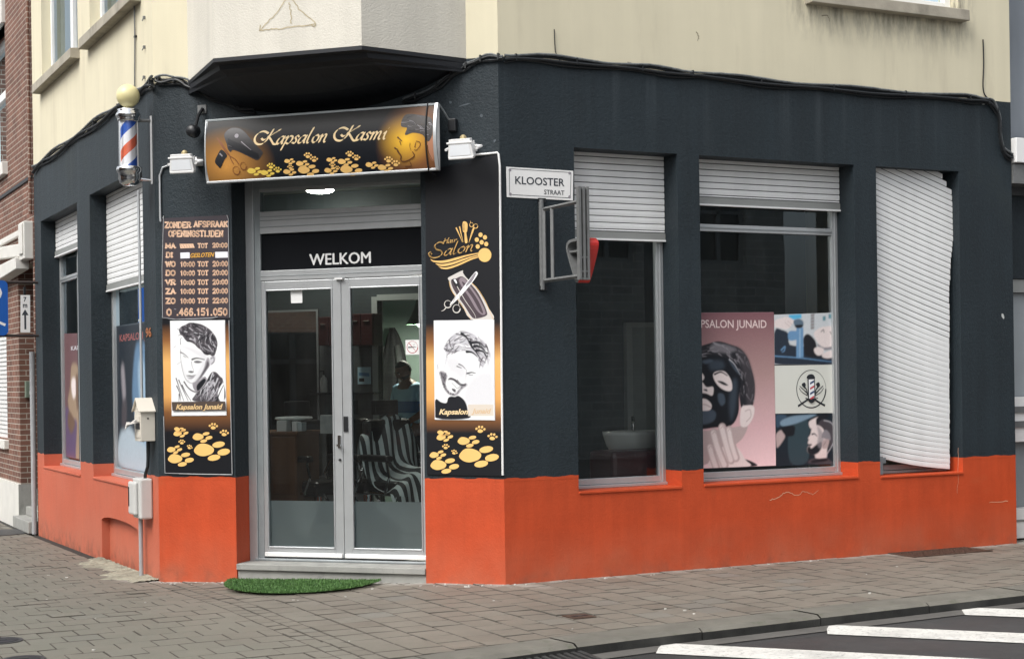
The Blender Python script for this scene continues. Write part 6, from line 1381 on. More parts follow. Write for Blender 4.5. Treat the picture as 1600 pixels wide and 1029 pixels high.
area_(po, Z, [(370, 940), (390, 895), (460, 892), (530, 885), (560, 910), (605, 935), (600, 942)], ny(), M_GREY1, 3); area_(po, Z, [(398, 910), (520, 892), (525, 912), (400, 935)], ny(), BK3, 3)
po.build('poster_print', P3, FR, dV - .0012, quadclip(pc, bb), .03)
# side-street windows
dX = DL + .0285
Z = zoom(FL, dX - .0008, 0, 500, 3.9575)
PA = poster('shop_poster', 'narrow mauve poster of a long-haired blonde woman in the far side window', 'poster', FL, [(-5.13, .79), (-3.27, .79), (-3.27, on(FL, 127, 524, dX)[1]), (-5.13, on(FL, 106, 520, dX)[1])], dX, flat('printed_dim_mauve', '6B4F52', .5))
PAC = [(-5.13, .79), (-3.27, .79), (-3.27, on(FL, 127, 524, dX)[1]), (-5.13, on(FL, 106, 520, dX)[1])]; po, pc, bb = poster_ras(PAC, dX, np.array(lin('6B4F52')), 120); po.soft = .03; ny = lay(dX - .001); HB1, HB2 = flat('printed_blonde', '9A8570', .5), flat('printed_dark_blonde', '6E5748', .5)
po.poly([(-5.12, .8), (-3.28, .8), (-3.28, 1.4), (-5.12, 1.35)], ny(), flat('printed_plum', '5E4D6C', .5))
area_(po, Z, [(440, 290), (458, 258), (480, 275), (496, 330), (498, 430), (490, 520), (496, 700), (490, 860), (470, 850), (476, 650), (468, 610), (440, 600), (420, 500), (432, 420)], ny(), HB1, 4)
area_(po, Z, [(442, 370), (460, 350), (474, 390), (470, 450), (455, 480), (444, 440)], ny(), SK, 4); area_(po, Z, [(470, 330), (490, 360), (488, 470), (478, 560), (470, 470)], ny(), HB2, 4); area_(po, Z, [(425, 560), (450, 590), (465, 640), (440, 700), (420, 640)], ny(), HB2, 4)
a, c_ = Z(424, 190), Z(560, 146); po.text('KAPSALON', -4.75, a[1], -3.5, c_[1], ny(), M_GREY3, .02); po.build('poster_print', PA, FL, dX - .0012, quadclip(pc, bb), .03)
PB_ = poster('shop_poster', 'dark poster with a pale blue blurred figure in the near side window', 'poster', FL, [(-2.5, .79), (-.5, .79), (-.5, 2.18), (-2.5, 2.18)], dX, flat('printed_slate', '222A33', .5))
po, pc, bb = poster_ras([(-2.5, .79), (-.5, .79), (-.5, 2.18), (-2.5, 2.18)], dX, np.array(lin('222A33')), 120); po.soft = .05; ny = lay(dX - .001); u0 = -2.5
fx = lambda s, z: (-2.5 + s * 1.5, z); ar = lambda pts, m: po.poly([fx(*p) for p in spline(pts, 4)], ny(), m)
ar([(.5, 1.9), (.62, 2.0), (.8, 1.95), (.85, 1.7), (.98, 1.5), (1.05, 1.1), (1.0, .8), (.45, .8), (.5, 1.2), (.42, 1.5)], flat('printed_haze_blue', '5F7E9C', .5)); ar([(.58, 1.75), (.7, 1.85), (.8, 1.6), (.85, 1.2), (.8, .8), (.6, .8), (.62, 1.3)], flat('printed_pale_haze_blue', '93AEC4', .5))
ar([(.05, 1.1), (.3, 1.2), (.5, 1.12), (.75, 1.02), (1.0, .98), (1.0, .8), (.05, .8)], flat('printed_ice', 'A9B9C4', .5)); ar([(.12, 1.75), (.2, 1.78), (.24, 1.5), (.16, 1.45)], M_GREY2); ar([(.14, 1.42), (.26, 1.44), (.24, 1.2), (.12, 1.2)], M_GREY1)
po.text('KAPSALON JUNAID', -2.36, 2.0, -.7, 2.09, ny(), flat('printed_dull_red', '9A5A58', .5), .015); po.build('poster_print', PB_, FL, dX - .0012, quadclip(pc, bb), .03)

# --- grass mat, drains, covers
c0 = Vector(FC @ Vector((L - 1.72, -.075, 0))); rot = RAD(9); Rx, Ry = .62, .78
MG = thing('door_mat', 'half-round green artificial grass mat at the doorstep', 'door mat', FC, (L - 1.70, -.3, 0))
t = NT('artificial_grass'); g = t.a('NewGeometry'); cc = t.ramp(g.outputs['Random Per Island'], [(0, (.045, .11, .025)), (.5, (.075, .165, .045)), (1, (.13, .23, .085))]); t.pr(cc, .7, spec=.2); M_GRASS = t.m
def matp(a, k): x = Rx * math.cos(a) * k; y = -Ry * math.sin(a) * k; return (L - 1.66 + x * math.cos(rot) - y * math.sin(rot), -.11 + x * math.sin(rot) + y * math.cos(rot))
base = [matp(math.pi * i / 40, .93) for i in range(41)]
b_ = MB(); b_.prism(base, .001, .012, mat('mat_backing', (.02, .06, .015), .9), 'z'); b_.build('mat_backing', MG, FC)
gb = MB(); rg = random.Random(3)
for k in range(9000):
    a = rg.uniform(0, math.pi); kk = math.sqrt(rg.random()) if k % 5 else rg.uniform(.96, 1.01); x, y = matp(a, kk); hgt = rg.uniform(.010, .022); aa = rg.uniform(0, 6.28); w_ = rg.uniform(.003, .006); dx, dy = rg.gauss(0, .008), rg.gauss(0, .008)
    gb.add([(x - w_ * math.cos(aa), y - w_ * math.sin(aa), .01), (x + w_ * math.cos(aa), y + w_ * math.sin(aa), .01), (x + dx, y + dy, .01 + hgt)], [(0, 1, 2)], M_GRASS)
o = gb.build('grass_pile', MG, FC); o['kind'] = 'stuff'
M_RUSTG = mat('rusty_iron', (.075, .045, .032), .75, .3, var=.4, vs=15, bump=.4)
M_IRON = mat('worn_cast_iron', (.07, .07, .07), .55, .5, var=.3, vs=20, bump=.3)
GR_ = thing('cellar_grate', 'rusty cellar grate set in the pavement at the right end of the wall', 'grate', FI, (4.25, -.19, 0))
b_ = MB(); b_.box(3.80, 4.70, -.36, -.335, .0, .008, M_RUSTG); b_.box(3.80, 4.70, -.03, -.005, .0, .008, M_RUSTG); b_.box(3.80, 3.83, -.335, -.03, .0, .008, M_RUSTG); b_.box(4.67, 4.70, -.335, -.03, .0, .008, M_RUSTG); b_.build('grate_rim', GR_)
b_ = MB()
for i in range(14): b_.box(3.845 + i * .06, 3.875 + i * .06, -.335, -.03, .001, .007, M_RUSTG)
for i in range(4): b_.box(3.83, 4.67, -.29 + i * .075, -.275 + i * .075, .0015, .0062, M_RUSTG)
o = b_.build('grate_bars', GR_)
b_ = MB(); b_.box(3.83, 4.67, -.335, -.03, .0, .002, M_INK); b_.build('shaft', GR_)
GQ = gnd(852, 1028, -.04)
DG = thing('gully_grate', 'slotted cast iron gully grate in the gutter below the kerb', 'drain', FI, (GQ.x, GQ.y, -.08))
b_ = MB(); gx, gy = GQ.x, GQ.y; ga = RAD(-6); Rg = Matrix.Translation((gx, gy, 0)) @ Matrix.Rotation(ga, 4, 'Z')
b_.box(-.30, .30, -.28, -.25, -.09, -.040, M_IRON); b_.box(-.30, .30, .25, .28, -.09, -.040, M_IRON); b_.box(-.30, -.27, -.25, .25, -.09, -.040, M_IRON); b_.box(.27, .30, -.25, .25, -.09, -.040, M_IRON)
b_.move(Rg); b_.build('grate_rim', DG)
b_ = MB()
for i in range(10): x = -.255 + i * .053; b_.prism([(x, -.25), (x + .026, -.25), (x + .030, .25), (x + .004, .25)], -.052, -.041, M_IRON, 'z')
b_.move(Rg); b_.build('grate_bars', DG)
b_ = MB(); b_.box(-.27, .27, -.25, .25, -.088, -.0668, M_INK); b_.move(Rg); b_.build('shaft', DG)
u = gnd(905, 963); VC = thing('valve_cover', 'small square iron cover in the pavement near the kerb', 'cover', FI, (u.x, u.y, 0))
b_ = MB(); b_.box(u.x - .085, u.x + .085, u.y - .085, u.y + .085, -.005, .007, M_RUSTG); b_.box(u.x - .06, u.x + .06, u.y - .012, u.y + .012, .007, .009, M_INK); b_.build('lid', VC)
b_ = MB(); b_.prism(ell(u.x, u.y, .02, .02, 0, 12), .0085, .010, M_IRON, 'z'); b_.build('lift_point', VC)
for (px, py, lab) in ((3, 1001, 'upper small round iron valve cover at the left picture edge'), (36, 1030, 'lower small round iron valve cover at the left picture edge')):
    u = gnd(px, py); VC = thing('valve_cover', lab, 'cover', FI, (u.x, u.y, 0))
    b_ = MB(); b_.prism(ell(u.x, u.y, .13, .13, 0, 28), -.004, .006, M_IRON, 'z'); b_.build('cover_ring', VC); b_ = MB(); b_.prism(ell(u.x, u.y, .10, .10, 0, 28), .004, .0085, M_INK, 'z'); b_.build('lid', VC)
    b_ = MB(); b_.box(u.x - .03, u.x + .03, u.y - .012, u.y + .012, .0085, .012, M_IRON); b_.build('lift_bar', VC)
# ================================================================== inside the shop
DK1 = mat('dark_teal_interior_paint', (.055, .068, .072), .7, var=.15, vs=2); DK2 = mat('dark_marbled_panel', (.11, .118, .122), .45, var=.5, vs=4)
GRN = mat('grey_green_interior_wall', (.30, .40, .35), .7, var=.05, vs=2); CEI = mat('off_white_ceiling', (.42, .44, .41), .8, var=.05); FLO = mat('grey_floor_tiles', (.22, .23, .23), .4, var=.2)
t = NT('grey_floor_tiles_grid'); b = t.a('TexBrick'); b.offset = 0; t.l(t.obj(), b.inputs['Vector']); b.inputs['Scale'].default_value = 1; b.inputs['Brick Width'].default_value = .45; b.inputs['Row Height'].default_value = .45; b.inputs['Mortar Size'].default_value = .005
for k, v in (('Color1', (.25, .26, .26)), ('Color2', (.21, .22, .22)), ('Mortar', (.08, .08, .08))): b.inputs[k].default_value = (*v, 1)
t.pr(b.outputs[0], .35); FLO = t.m
FZ, CZ = .12, 3.56
room = [(-2.10, 2.2), (.03, .07), (5.3, .07), (5.3, 7.7), (-2.10, 7.7)]; room = [(-1.9, 2.27), (.11, .31), (5.3, .31), (5.3, 7.7), (-1.95, 7.7)]
f_ = MB(); f_.prism(room, FZ - .03, FZ, FLO, 'z'); f_.build('shop_floor', B)
f_ = MB(); f_.prism(room, CZ, CZ + .03, CEI, 'z'); f_.build('shop_ceiling', B)
def wallbox(fr, u0, u1, y0, y1, z0, z1, m, name='interior_wall'): w = MB(); w.box(u0, u1, y0, y1, z0, z1, m); return w.build(name, B, fr)
W1 = 3.2
wallbox(FC, -2.9, .66, W1, W1 + .1, FZ, CZ, DK1); wallbox(FC, 1.48, 2.25, W1, W1 + .1, FZ, CZ, DK1); wallbox(FC, .66, 1.48, W1, W1 + .1, 2.42, CZ, DK1)
wallbox(FR, 1.72, 5.3, 3.05, 3.13, FZ, CZ, DK1)
dfm = MB(); dfm.box(.60, .66, W1 - .03, W1 + .12, FZ, 2.46, mat('pale_door_lining', (.42, .45, .43), .5)); dfm.box(.66, 1.48, W1 - .03, W1 + .12, 2.42, 2.48, mat('pale_door_lining', (.42, .45, .43), .5)); dfm.build('interior_doorway', B, FC)
wallbox(FC, -1.6, 2.6, 6.2, 6.3, FZ, CZ, GRN); wallbox(FC, -1.6, -1.5, W1 + .1, 6.2, FZ, CZ, GRN)
wd_ = MB(); wd_.box(-2.5, .66, W1 - .02, W1 - .004, FZ, 1.98, DK2); wd_.build('wall_panelling', B, FC)
M_LAMP = emit('ceiling_lamp_light', (1, .97, .88), 60)
u, z = on(FC, 500, 299, 2.6); lp = thing('ceiling_lamp', 'round lit ceiling lamp seen through the light above the door', 'lamp', FC, (u, 2.6, 3.5))
b_ = MB(); b_.lathe([(.14, 3.50), (.15, 3.52), (.15, 3.558)], (u, 2.6, 0), M_WHITE, 28); b_.build('lamp_base', lp, FC)
b_ = MB(); b_.lathe([(.02, 3.468), (.09, 3.475), (.13, 3.488), (.138, 3.50)], (u, 2.6, 0), M_LAMP, 28); b_.build('diffuser', lp, FC, smooth=True)
u, z = on(FC, 657, 507, 5.0); lp = thing('pendant_lamp', 'green bell-shaped pendant lamp in the back room', 'lamp', FC, (u, 5.0, z))
b_ = MB(); b_.lathe([(.03, .36), (.05, .30), (.07, .18), (.13, .06), (.17, .0), (.165, .0), (.12, .06), (.05, .2), (.02, .3)], (u, 5.0, z), mat('green_enamel', (.05, .10, .06), .4), 24); b_.build('lamp_shade', lp, FC, smooth=True)
b_ = MB(); b_.ball((u, 5.0, z + .02), .045, emit('pendant_bulb_light', (1, .95, .82), 700), 14); b_.build('bulb', lp, FC, smooth=True)
b_ = MB(); b_.tube([(u, 5.0, z + .34), (u, 5.0, CZ)], .006, M_BLACK, 6); b_.build('cord', lp, FC)
# mirror, wall cabinets, soap shelf, notice
def fz(px, py, d): return on(FC, px, py, d)
dM = W1 - .05; a, c_ = fz(416, 700, dM), fz(497, 483, dM)
mi = thing('mirror', 'tall mirror with thin frame on the dark wall behind the left door leaf', 'mirror', FC, ((a[0] + c_[0]) / 2, dM, a[1]))
b_ = MB(); b_.box(a[0], c_[0], dM, dM + .02, a[1], c_[1], M_BLACK); b_.box(c_[0] - .02, c_[0], dM - .01, dM, a[1], c_[1], M_ALU); b_.box(a[0], c_[0] - .02, dM - .01, dM, c_[1] - .02, c_[1], M_ALU); b_.build('mirror_frame', mi, FC)
b_ = MB(); b_.quad((a[0] + .01, dM - .003, a[1] + .01), (c_[0] - .02, dM - .003, a[1] + .01), (c_[0] - .02, dM - .003, c_[1] - .02), (a[0] + .01, dM - .003, c_[1] - .02), mat('mirror_silver', (.62, .64, .62), .03, 1, var=.02)); b_.build('mirror_glass', mi, FC)
M_CAB = mat('dark_red_cabinet', (.06, .018, .018), .4, var=.15)
for (p0, p1, lab) in (((498, 540), (531, 502), 'dark red wall cabinet left of the door meeting stile'), ((546, 540), (583, 497), 'dark red wall cabinet right of the door meeting stile')):
    a, c_ = fz(*p0, W1 - .25), fz(*p1, W1 - .25); cb = thing('wall_cabinet', lab, 'cabinet', FC, ((a[0] + c_[0]) / 2, W1 - .02, a[1]))
    b_ = MB(); b_.box(a[0], c_[0], W1 - .25, W1 - .022, a[1], c_[1] + .05, M_CAB); b_.build('carcass', cb, FC, bevel=.004)
    mid = (a[0] + c_[0]) / 2
    for x0_, x1_ in ((a[0] + .005, mid - .003), (mid + .003, c_[0] - .005)):
        b_ = MB(); b_.box(x0_, x1_, W1 - .268, W1 - .25, a[1] + .005, c_[1] + .045, M_CAB); d_ = b_.build('cabinet_door', cb, FC, bevel=.003)
        h_ = MB(); h_.box(x0_ + .03, x1_ - .03, W1 - .28, W1 - .268, c_[1] - .03, c_[1] - .02, M_CHROME); h_.build('handle', d_, FC)
a = fz(506, 613, W1 - .1); so_ = thing('soap_bottle', 'white pump bottle on a shelf beside the mirror', 'bottle', FC, (a[0], W1 - .1, a[1]))
b_ = MB(); b_.lathe([(.035, 0), (.038, .01), (.038, .12), (.03, .15), (.012, .165), (.012, .18)], (a[0], W1 - .1, a[1]), M_WHITE, 16); b_.build('bottle_body', so_, FC, smooth=True); b_ = MB(); b_.tube([(a[0], W1 - .1, a[1] + .18), (a[0], W1 - .1, a[1] + .22), (a[0] - .04, W1 - .11, a[1] + .22)], .008, M_BLACK, 6); b_.build('pump', so_, FC)
sh = MB(); sh.box(a[0] - .12, a[0] + .6, W1 - .2, W1 - .02, a[1] - .02, a[1], M_BLACK); o = sh.build('shelf'); o.data.transform(FC); alone(o, FC, (a[0] + .2, W1 - .02, a[1] - .02), 'thin black wall shelf under the pump bottle', 'shelf')
a, c_ = fz(559, 600, W1 - .03), fz(579, 573, W1 - .03); nt = thing('notice', 'pale blue printed notice on the dark inner wall behind the right door leaf', 'notice', FC, ((a[0] + c_[0]) / 2, W1 - .03, a[1]))
b_ = MB(); b_.box(a[0], c_[0], W1 - .03, W1 - .022, a[1], c_[1], flat('notice_pale_blue', 'B8D4E0', .5)); b_.build('paper', nt, FC)
b_ = MB(); w_ = c_[0] - a[0]; h_ = c_[1] - a[1]; b_.poly([(a[0] + .1 * w_, a[1] + .5 * h_), (a[0] + .9 * w_, a[1] + .45 * h_), (a[0] + .9 * w_, a[1] + .65 * h_), (a[0] + .1 * w_, a[1] + .7 * h_)], W1 - .0305, BL); b_.poly([(a[0] + .1 * w_, a[1] + .15 * h_), (a[0] + .5 * w_, a[1] + .15 * h_), (a[0] + .5 * w_, a[1] + .35 * h_), (a[0] + .1 * w_, a[1] + .35 * h_)], W1 - .0305, BK3); b_.build('print', nt, FC)
# wooden counter with clutter
dC = 1.5; a, c_ = fz(405, 700, dC), fz(463, 674, dC)
M_WOOD = mat('brown_wood_laminate', (.16, .075, .035), .45, var=.2, vs=3, streak=.2)
ct = thing('counter', 'brown wooden counter just inside the left door leaf', 'counter', FC, ((a[0] + c_[0]) / 2, dC, FZ))
b_ = MB(); b_.box(a[0] - .3, c_[0] - .01, dC + .02, dC + .5, FZ, c_[1] - .03, M_WOOD); b_.build('cabinet', ct, FC); b_ = MB(); b_.box(a[0] - .32, c_[0] + .01, dC, dC + .52, c_[1] - .03, c_[1], M_WOOD); b_.build('counter_top', ct, FC, bevel=.004)
b_ = MB(); b_.box(c_[0] - .30, c_[0] - .02, dC + .012, dC + .02, FZ + .45, c_[1] - .05, M_WOOD); b_.build('drawer_front', ct, FC, bevel=.004)
zt_ = c_[1]
for i, (dx, w_, h_, col, lab) in enumerate(((-.20, .10, .10, 'D8DCDC', 'white box on the counter nearest the door frame'), (-.07, .05, .09, 'E4E6E6', 'white carton on the counter in the middle'), (-.015, .045, .08, 'B9C4C8', 'grey carton at the right end of the counter'))):
    b_ = MB(); b_.box(c_[0] + dx - w_ / 2, c_[0] + dx + w_ / 2, dC + .1, dC + .2, zt_, zt_ + h_, flat('carton_' + ('white', 'pale', 'grey')[i], col, .5)); o = b_.build('carton', bevel=.003); o.data.transform(FC); alone(o, FC, (c_[0] + dx, dC + .15, zt_), lab, 'box', 'cartons on the counter')
b_ = MB(); b_.lathe([(.16, 0), (.18, .015), (.17, .03), (.02, .035)], (c_[0] - .17, dC + .3, zt_ + .0), flat('bowl_white', 'D0D4D4', .4), 20); b_.v = [(v[0], v[1], v[2] + .1) for v in b_.v]; o = b_.build('tray'); o.data.transform(FC); alone(o, FC, (c_[0] - .17, dC + .3, zt_ + .1), 'white shallow tray stacked on the boxes of the counter', 'tray')
# barber chairs
M_LEA = mat('black_leather', (.012, .012, .013), .35, var=.2, vs=12)
def chair(lab, u, d, rot):
    T_ = thing('barber_chair', lab, 'chair', FC, (u, d, FZ), 'black barber chairs'); T_.matrix_world = FC @ Matrix.Translation((u, d, FZ)) @ Matrix.Rotation(rot, 4, 'Z'); fr = T_.matrix_world.copy(); OBJ[T_] = fr
    b = MB(); b.lathe([(.30, 0), (.30, .03), (.10, .06), (.05, .08), (.05, .40)], (0, 0, 0), M_CHROME, 24); b.build('pedestal', T_, fr)
    b = MB(); b.box(-.27, .27, -.28, .25, .42, .56, M_LEA); b.build('seat', T_, fr, bevel=.04)
    b = MB(); b.box(-.25, .25, .22, .34, .56, 1.12, M_LEA); b.build('backrest', T_, fr, bevel=.04)
    b = MB(); b.box(-.13, .13, .27, .35, 1.16, 1.30, M_LEA); b.box(-.02, .02, .29, .32, 1.1, 1.18, M_CHROME); b.build('headrest', T_, fr, bevel=.01)
    for s in (-1, 1):
        b = MB(); b.box(s * .31 - .04, s * .31 + .04, -.26, .2, .74, .80, M_LEA); a_ = b.build('armrest', T_, fr, bevel=.02)
        b = MB(); b.tube([(s * .31, -.2, .74), (s * .315, -.25, .6), (s * .30, -.15, .45), (s * .30, .2, .45), (s * .315, .26, .62), (s * .31, .18, .74)], .014, M_CHROME, 8); b.build('arm_support', a_, fr)
    b = MB(); b.box(-.2, .2, -.55, -.45, .20, .23, M_CHROME); b.tube([(-.18, -.5, .22), (-.16, -.25, .45)], .013, M_CHROME, 6); b.tube([(.18, -.5, .22), (.16, -.25, .45)], .013, M_CHROME, 6); b.build('footrest', T_, fr)
    return fr
u, z = fz(498, 720, 1.9); chair('black leather barber chair with chrome arms behind the left door leaf', u, 1.9, RAD(65))
u, z = fz(575, 720, 2.2); chair('black leather barber chair with chrome arms behind the middle of the door', u, 2.2, RAD(65))
u, z = fz(630, 720, 2.0); frc = chair('black leather barber chair draped with a striped cape behind the right door leaf', u, 2.0, RAD(55))
t = NT('striped_barber_cape'); w_ = t.a('TexWave'); w_.wave_type = 'BANDS'; w_.bands_direction = 'X'; w_.inputs['Scale'].default_value = 4.2; w_.inputs['Distortion'].default_value = .6; w_.inputs['Detail'].default_value = 0; t.l(t.obj(), w_.inputs['Vector'])
t.pr(t.ramp(w_.outputs['Fac'], [(0, (.02, .024, .026)), (.5, (.02, .024, .026)), (.54, (.55, .62, .62)), (1, (.55, .62, .62))]), .7); M_CAPE = t.m
cpT = thing('striped_cape', 'black and white striped barber cape thrown over the chair behind the right door leaf', 'cape', frc, (0, 0, .0))
b_ = MB(); nx, ny_ = 30, 34; G = {}
path = spline([(.40, .62), (.37, .80), (.35, .98), (.30, 1.10), (.24, 1.08), (.19, .9), (.12, .68), (-.1, .62), (-.28, .62), (-.36, .55), (-.40, .42), (-.42, .34)], 4, False)
for i in range(nx + 1):
    for j, (py_, pz_) in enumerate(path):
        s = i / nx * 2 - 1; G[i, j] = (s * (.31 + .03 * math.sin(j * .4)), py_ + .02 * math.sin(s * 9 + j * .3), pz_ - .16 * max(0, abs(s) - .62) ** 1 * (1 if pz_ > .5 else .2) * 2 + .015 * math.sin(s * 14 + j * .2) + .05 * math.sin(s * 3.3 + .8))
for i in range(nx):
    for j in range(len(path) - 1): b_.quad(G[i, j], G[i + 1, j], G[i + 1, j + 1], G[i, j + 1], M_CAPE)
b_.build('cape_cloth', cpT, frc, smooth=True)
# hanging jacket in the back room
d = 6.08; a, tp_ = fz(616, 650, d), fz(612, 512, d)
jk = thing('hanging_jacket', 'dark jacket hanging from a hook on the back room wall', 'jacket', FC, (a[0], d, a[1]))
b_ = MB(); prof = [(.03, tp_[1]), (.07, tp_[1] - .1), (.12, tp_[1] - .28), (.17, tp_[1] - .5), (.20, tp_[1] - .58), (.16, tp_[1] - .68), (.17, tp_[1] - .85), (.19, a[1] + .05), (.19, a[1] - .15)]
n = 40; vs = []; PR_ = spline(prof, 4, False)
for (r_, z) in PR_:
    for k in range(n): an = 6.2832 * k / n; rr = r_ * (1 + .14 * math.sin(an * 7 + z * 3) + .07 * math.sin(an * 13)); vs.append((a[0] + rr * math.cos(an) + .03 * math.sin(z * 4), d + .02 + rr * .42 * math.sin(an) - .08, z))
b_.add(vs, [(i * n + k, i * n + (k + 1) % n, (i + 1) * n + (k + 1) % n, (i + 1) * n + k) for i in range(len(PR_) - 1) for k in range(n)], mat('dark_jacket_cloth', (.012, .014, .015), .8, var=.3, vs=8)); b_.build('jacket_body', jk, FC, smooth=True)
b_ = MB()
for s in (-1, 1): b_.tube([(a[0] + s * .10, d - .12, tp_[1] - .22), (a[0] + s * .17, d - .15, tp_[1] - .6), (a[0] + s * .12, d - .15, a[1] + .12)], [.035, .05, .045], mat('grey_jacket_cloth', (.05, .055, .055), .8, var=.3, vs=8), 10)
b_.build('sleeves', jk, FC, smooth=True)
# wash basin and bench behind the narrow window
wb = thing('wash_basin', 'white backwash basin behind the narrow shop window', 'basin', FR, (1.78, .95, FZ))
M_CER = mat('white_ceramic', (.62, .64, .62), .2, var=.03)
b_ = MB(); a = on(FR, 935, 655, .9); b_.lathe([(.05, .70), (.16, .74), (.24, .86), (.27, .95), (.275, .985), (.25, .985), (.22, .90), (.1, .86), (.01, .85)], (1.78, 1.0, .14), M_CER, 32, sq=(1.0, .9)); b_.build('basin_bowl', wb, FR, smooth=True)
b_ = MB(); b_.lathe([(.16, FZ), (.12, FZ + .1), (.09, .5), (.14, .84)], (1.78, 1.0, 0), M_CER, 20); b_.build('pedestal', wb, FR, smooth=True)
b_ = MB(); b_.tube([(1.91, 1.2, 1.05), (1.91, 1.2, 1.2), (1.86, 1.12, 1.24), (1.82, 1.05, 1.2)], .014, M_CHROME, 8); b_.build('tap', wb, FR)
bn = thing('bench', 'dark maroon padded bench behind the narrow shop window', 'bench', FR, (1.5, .62, FZ))
M_MAR = mat('maroon_leather', (.055, .014, .018), .35, var=.15)
b_ = MB(); b_.box(1.22, 2.1, .40, .82, .62, .98, M_MAR); b_.build('backrest', bn, FR, bevel=.04); b_ = MB(); b_.box(1.12, 2.1, .80, 1.3, .44, .56, M_MAR); b_.build('seat', bn, FR, bevel=.04); b_ = MB(); b_.box(1.16, 2.06, .45, 1.25, FZ, .43, M_BLACK); b_.build('base', bn, FR)
idr = MB(); idr.box(3.0, 3.8, 3.0, 3.045, FZ, 2.12, mat('pale_grey_door', (.30, .33, .31), .5)); idr.box(2.93, 3.0, 2.98, 3.045, FZ, 2.17, mat('pale_door_lining', (.42, .45, .43), .5)); idr.box(3.0, 3.8, 2.98, 3.045, 2.12, 2.17, mat('pale_door_lining', (.42, .45, .43), .5)); idr.build('interior_door', B, FR, bevel=.003)

# --- the barber standing in the back room
def skin(verts, edges, radii, mats, root=0, sub=1):
    me = bpy.data.meshes.new('s'); me.from_pydata(verts, edges, []); o = bpy.data.objects.new('s', me); COL.objects.link(o)
    o.modifiers.new('sk', 'SKIN'); sv = me.skin_vertices[0].data
    for i, r_ in enumerate(radii): sv[i].radius = r_ if isinstance(r_, tuple) else (r_, r_)
    sv[root].use_root = True
    s = o.modifiers.new('ss', 'SUBSURF'); s.levels = s.render_levels = sub
    dg = bpy.context.evaluated_depsgraph_get(); e = o.evaluated_get(dg); m2 = e.to_mesh(); V = [tuple(v.co) for v in m2.vertices]; F = [tuple(p.vertices) for p in m2.polygons]; e.to_mesh_clear()
    bpy.data.objects.remove(o); return V, F
dp = 4.5; a = fz(640, 580, dp); pu, head_z = a[0], a[1]
PE = thing('person', 'person with dark beard and pale blue T-shirt standing in the back room', 'person', FC, (pu + .06, dp, FZ))
PF = FC @ Matrix.Translation((pu, dp, FZ)) @ Matrix.Rotation(RAD(-28), 4, 'Z')      # front is -y, turned to his right
hz = head_z - FZ; SKN = mat('brown_skin', (.19, .095, .058), .55, var=.06)
k = hz / 1.60
J = [(0, 0, .94), (0, .01, 1.10), (0, .0, 1.28), (0, -.02, 1.42), (0, -.05, 1.50), (0, -.075, 1.56)]
R = [(.15, .11), (.14, .10), (.16, .11), (.10, .08), (.058, .06), (.06, .06)]
E = [(0, 1), (1, 2), (2, 3), (3, 4), (4, 5)]
def chain(start, pts, rad):
    p = start
    for q, r_ in zip(pts, rad): J.append(q); R.append(r_); E.append((p, len(J) - 1)); p = len(J) - 1
    return p
for s in (-1, 1):
    w_ = chain(3, [(s * .19, .0, 1.41), (s * .25, -.03, 1.16), (s * .20, -.24, 1.04)] if s < 0 else [(s * .19, .0, 1.41), (s * .26, -.02, 1.15), (s * .17, -.22, 1.02)], [.062, .045, .03])
    hb = J[w_]; pm = chain(w_, [(hb[0] - s * .01, hb[1] - .05, hb[2] - .02)], [(.036, .018)])
    for f in range(4):
        x = (f - 1.5) * .019; ln = (.03, .036, .033, .026)[f]; b0 = J[pm]
        chain(pm, [(b0[0] + x, b0[1] - .045, b0[2] - .008), (b0[0] + x * 1.1, b0[1] - .045 - ln, b0[2] - .022), (b0[0] + x * 1.1, b0[1] - .05 - ln * 1.5, b0[2] - .045)], [.0095, .009, .0075])
    chain(w_, [(hb[0] + s * -.04, hb[1] - .035, hb[2] - .03), (hb[0] + s * -.055, hb[1] - .065, hb[2] - .045)], [.011, .009])
    chain(0, [(s * .10, 0, .86), (s * .11, -.01, .50), (s * .12, .02, .09), (s * .125, -.10, .035)], [(.088, .09), .058, .04, (.042, .03)])
J2 = [(x * 1.0, y, z * k) for x, y, z in J]
V, F = skin(J2, E, R, None)
PB = MB(); PB.add(V, F, SKN)
# head: shaped ball joined into the same mesh, tilted down
hd_ = MB(); n, mrow = 28, 20
for i in range(mrow + 1):
    for j in range(n):
        th, ph = math.pi * i / mrow, 2 * math.pi * j / n; x, y, z = math.sin(th) * math.sin(ph), -math.sin(th) * math.cos(ph), math.cos(th)
        X, Y, Zc = x * .076, y * .094, z * .115
        if z < 0: X *= 1 - .32 * (-z) ** 1.3; Y *= 1 - .18 * (-z)
        if y < -.1:
            fx = max(0, 1 - abs(x) / .22); Y -= .024 * fx * max(0, 1 - abs(z + .08) / .28) + .006 * fx * max(0, 1 - abs(z + .48) / .12)
            for s in (-1, 1): Y += .010 * max(0, 1 - math.hypot(x - s * .38, (z - .02) * 1.3) / .24)
            Y -= .005 * max(0, 1 - abs(z - .2) / .12) * max(0, 1 - abs(x) / .7)
        hd_.v.append((X, Y, Zc))
for i in range(mrow):
    for j in range(n): hd_.f.append((i * n + j, i * n + (j + 1) % n, (i + 1) * n + (j + 1) % n, (i + 1) * n + j)); hd_.m.append(0)
HM = Matrix.Translation((0, -.09, hz)) @ Matrix.Rotation(RAD(22), 4, 'X') @ Matrix.Rotation(RAD(-8), 4, 'Z')
PB.add([HM @ Vector(v) for v in hd_.v], hd_.f, SKN)
for s in (-1, 1):
    e = MB(); e.ball((s * .078, .008, -.005), .026, SKN, 12, (.45, .8, 1.2)); PB.add([HM @ Vector(v) for v in e.v], e.f, SKN)
PB.build('body', PE, PF, smooth=True)
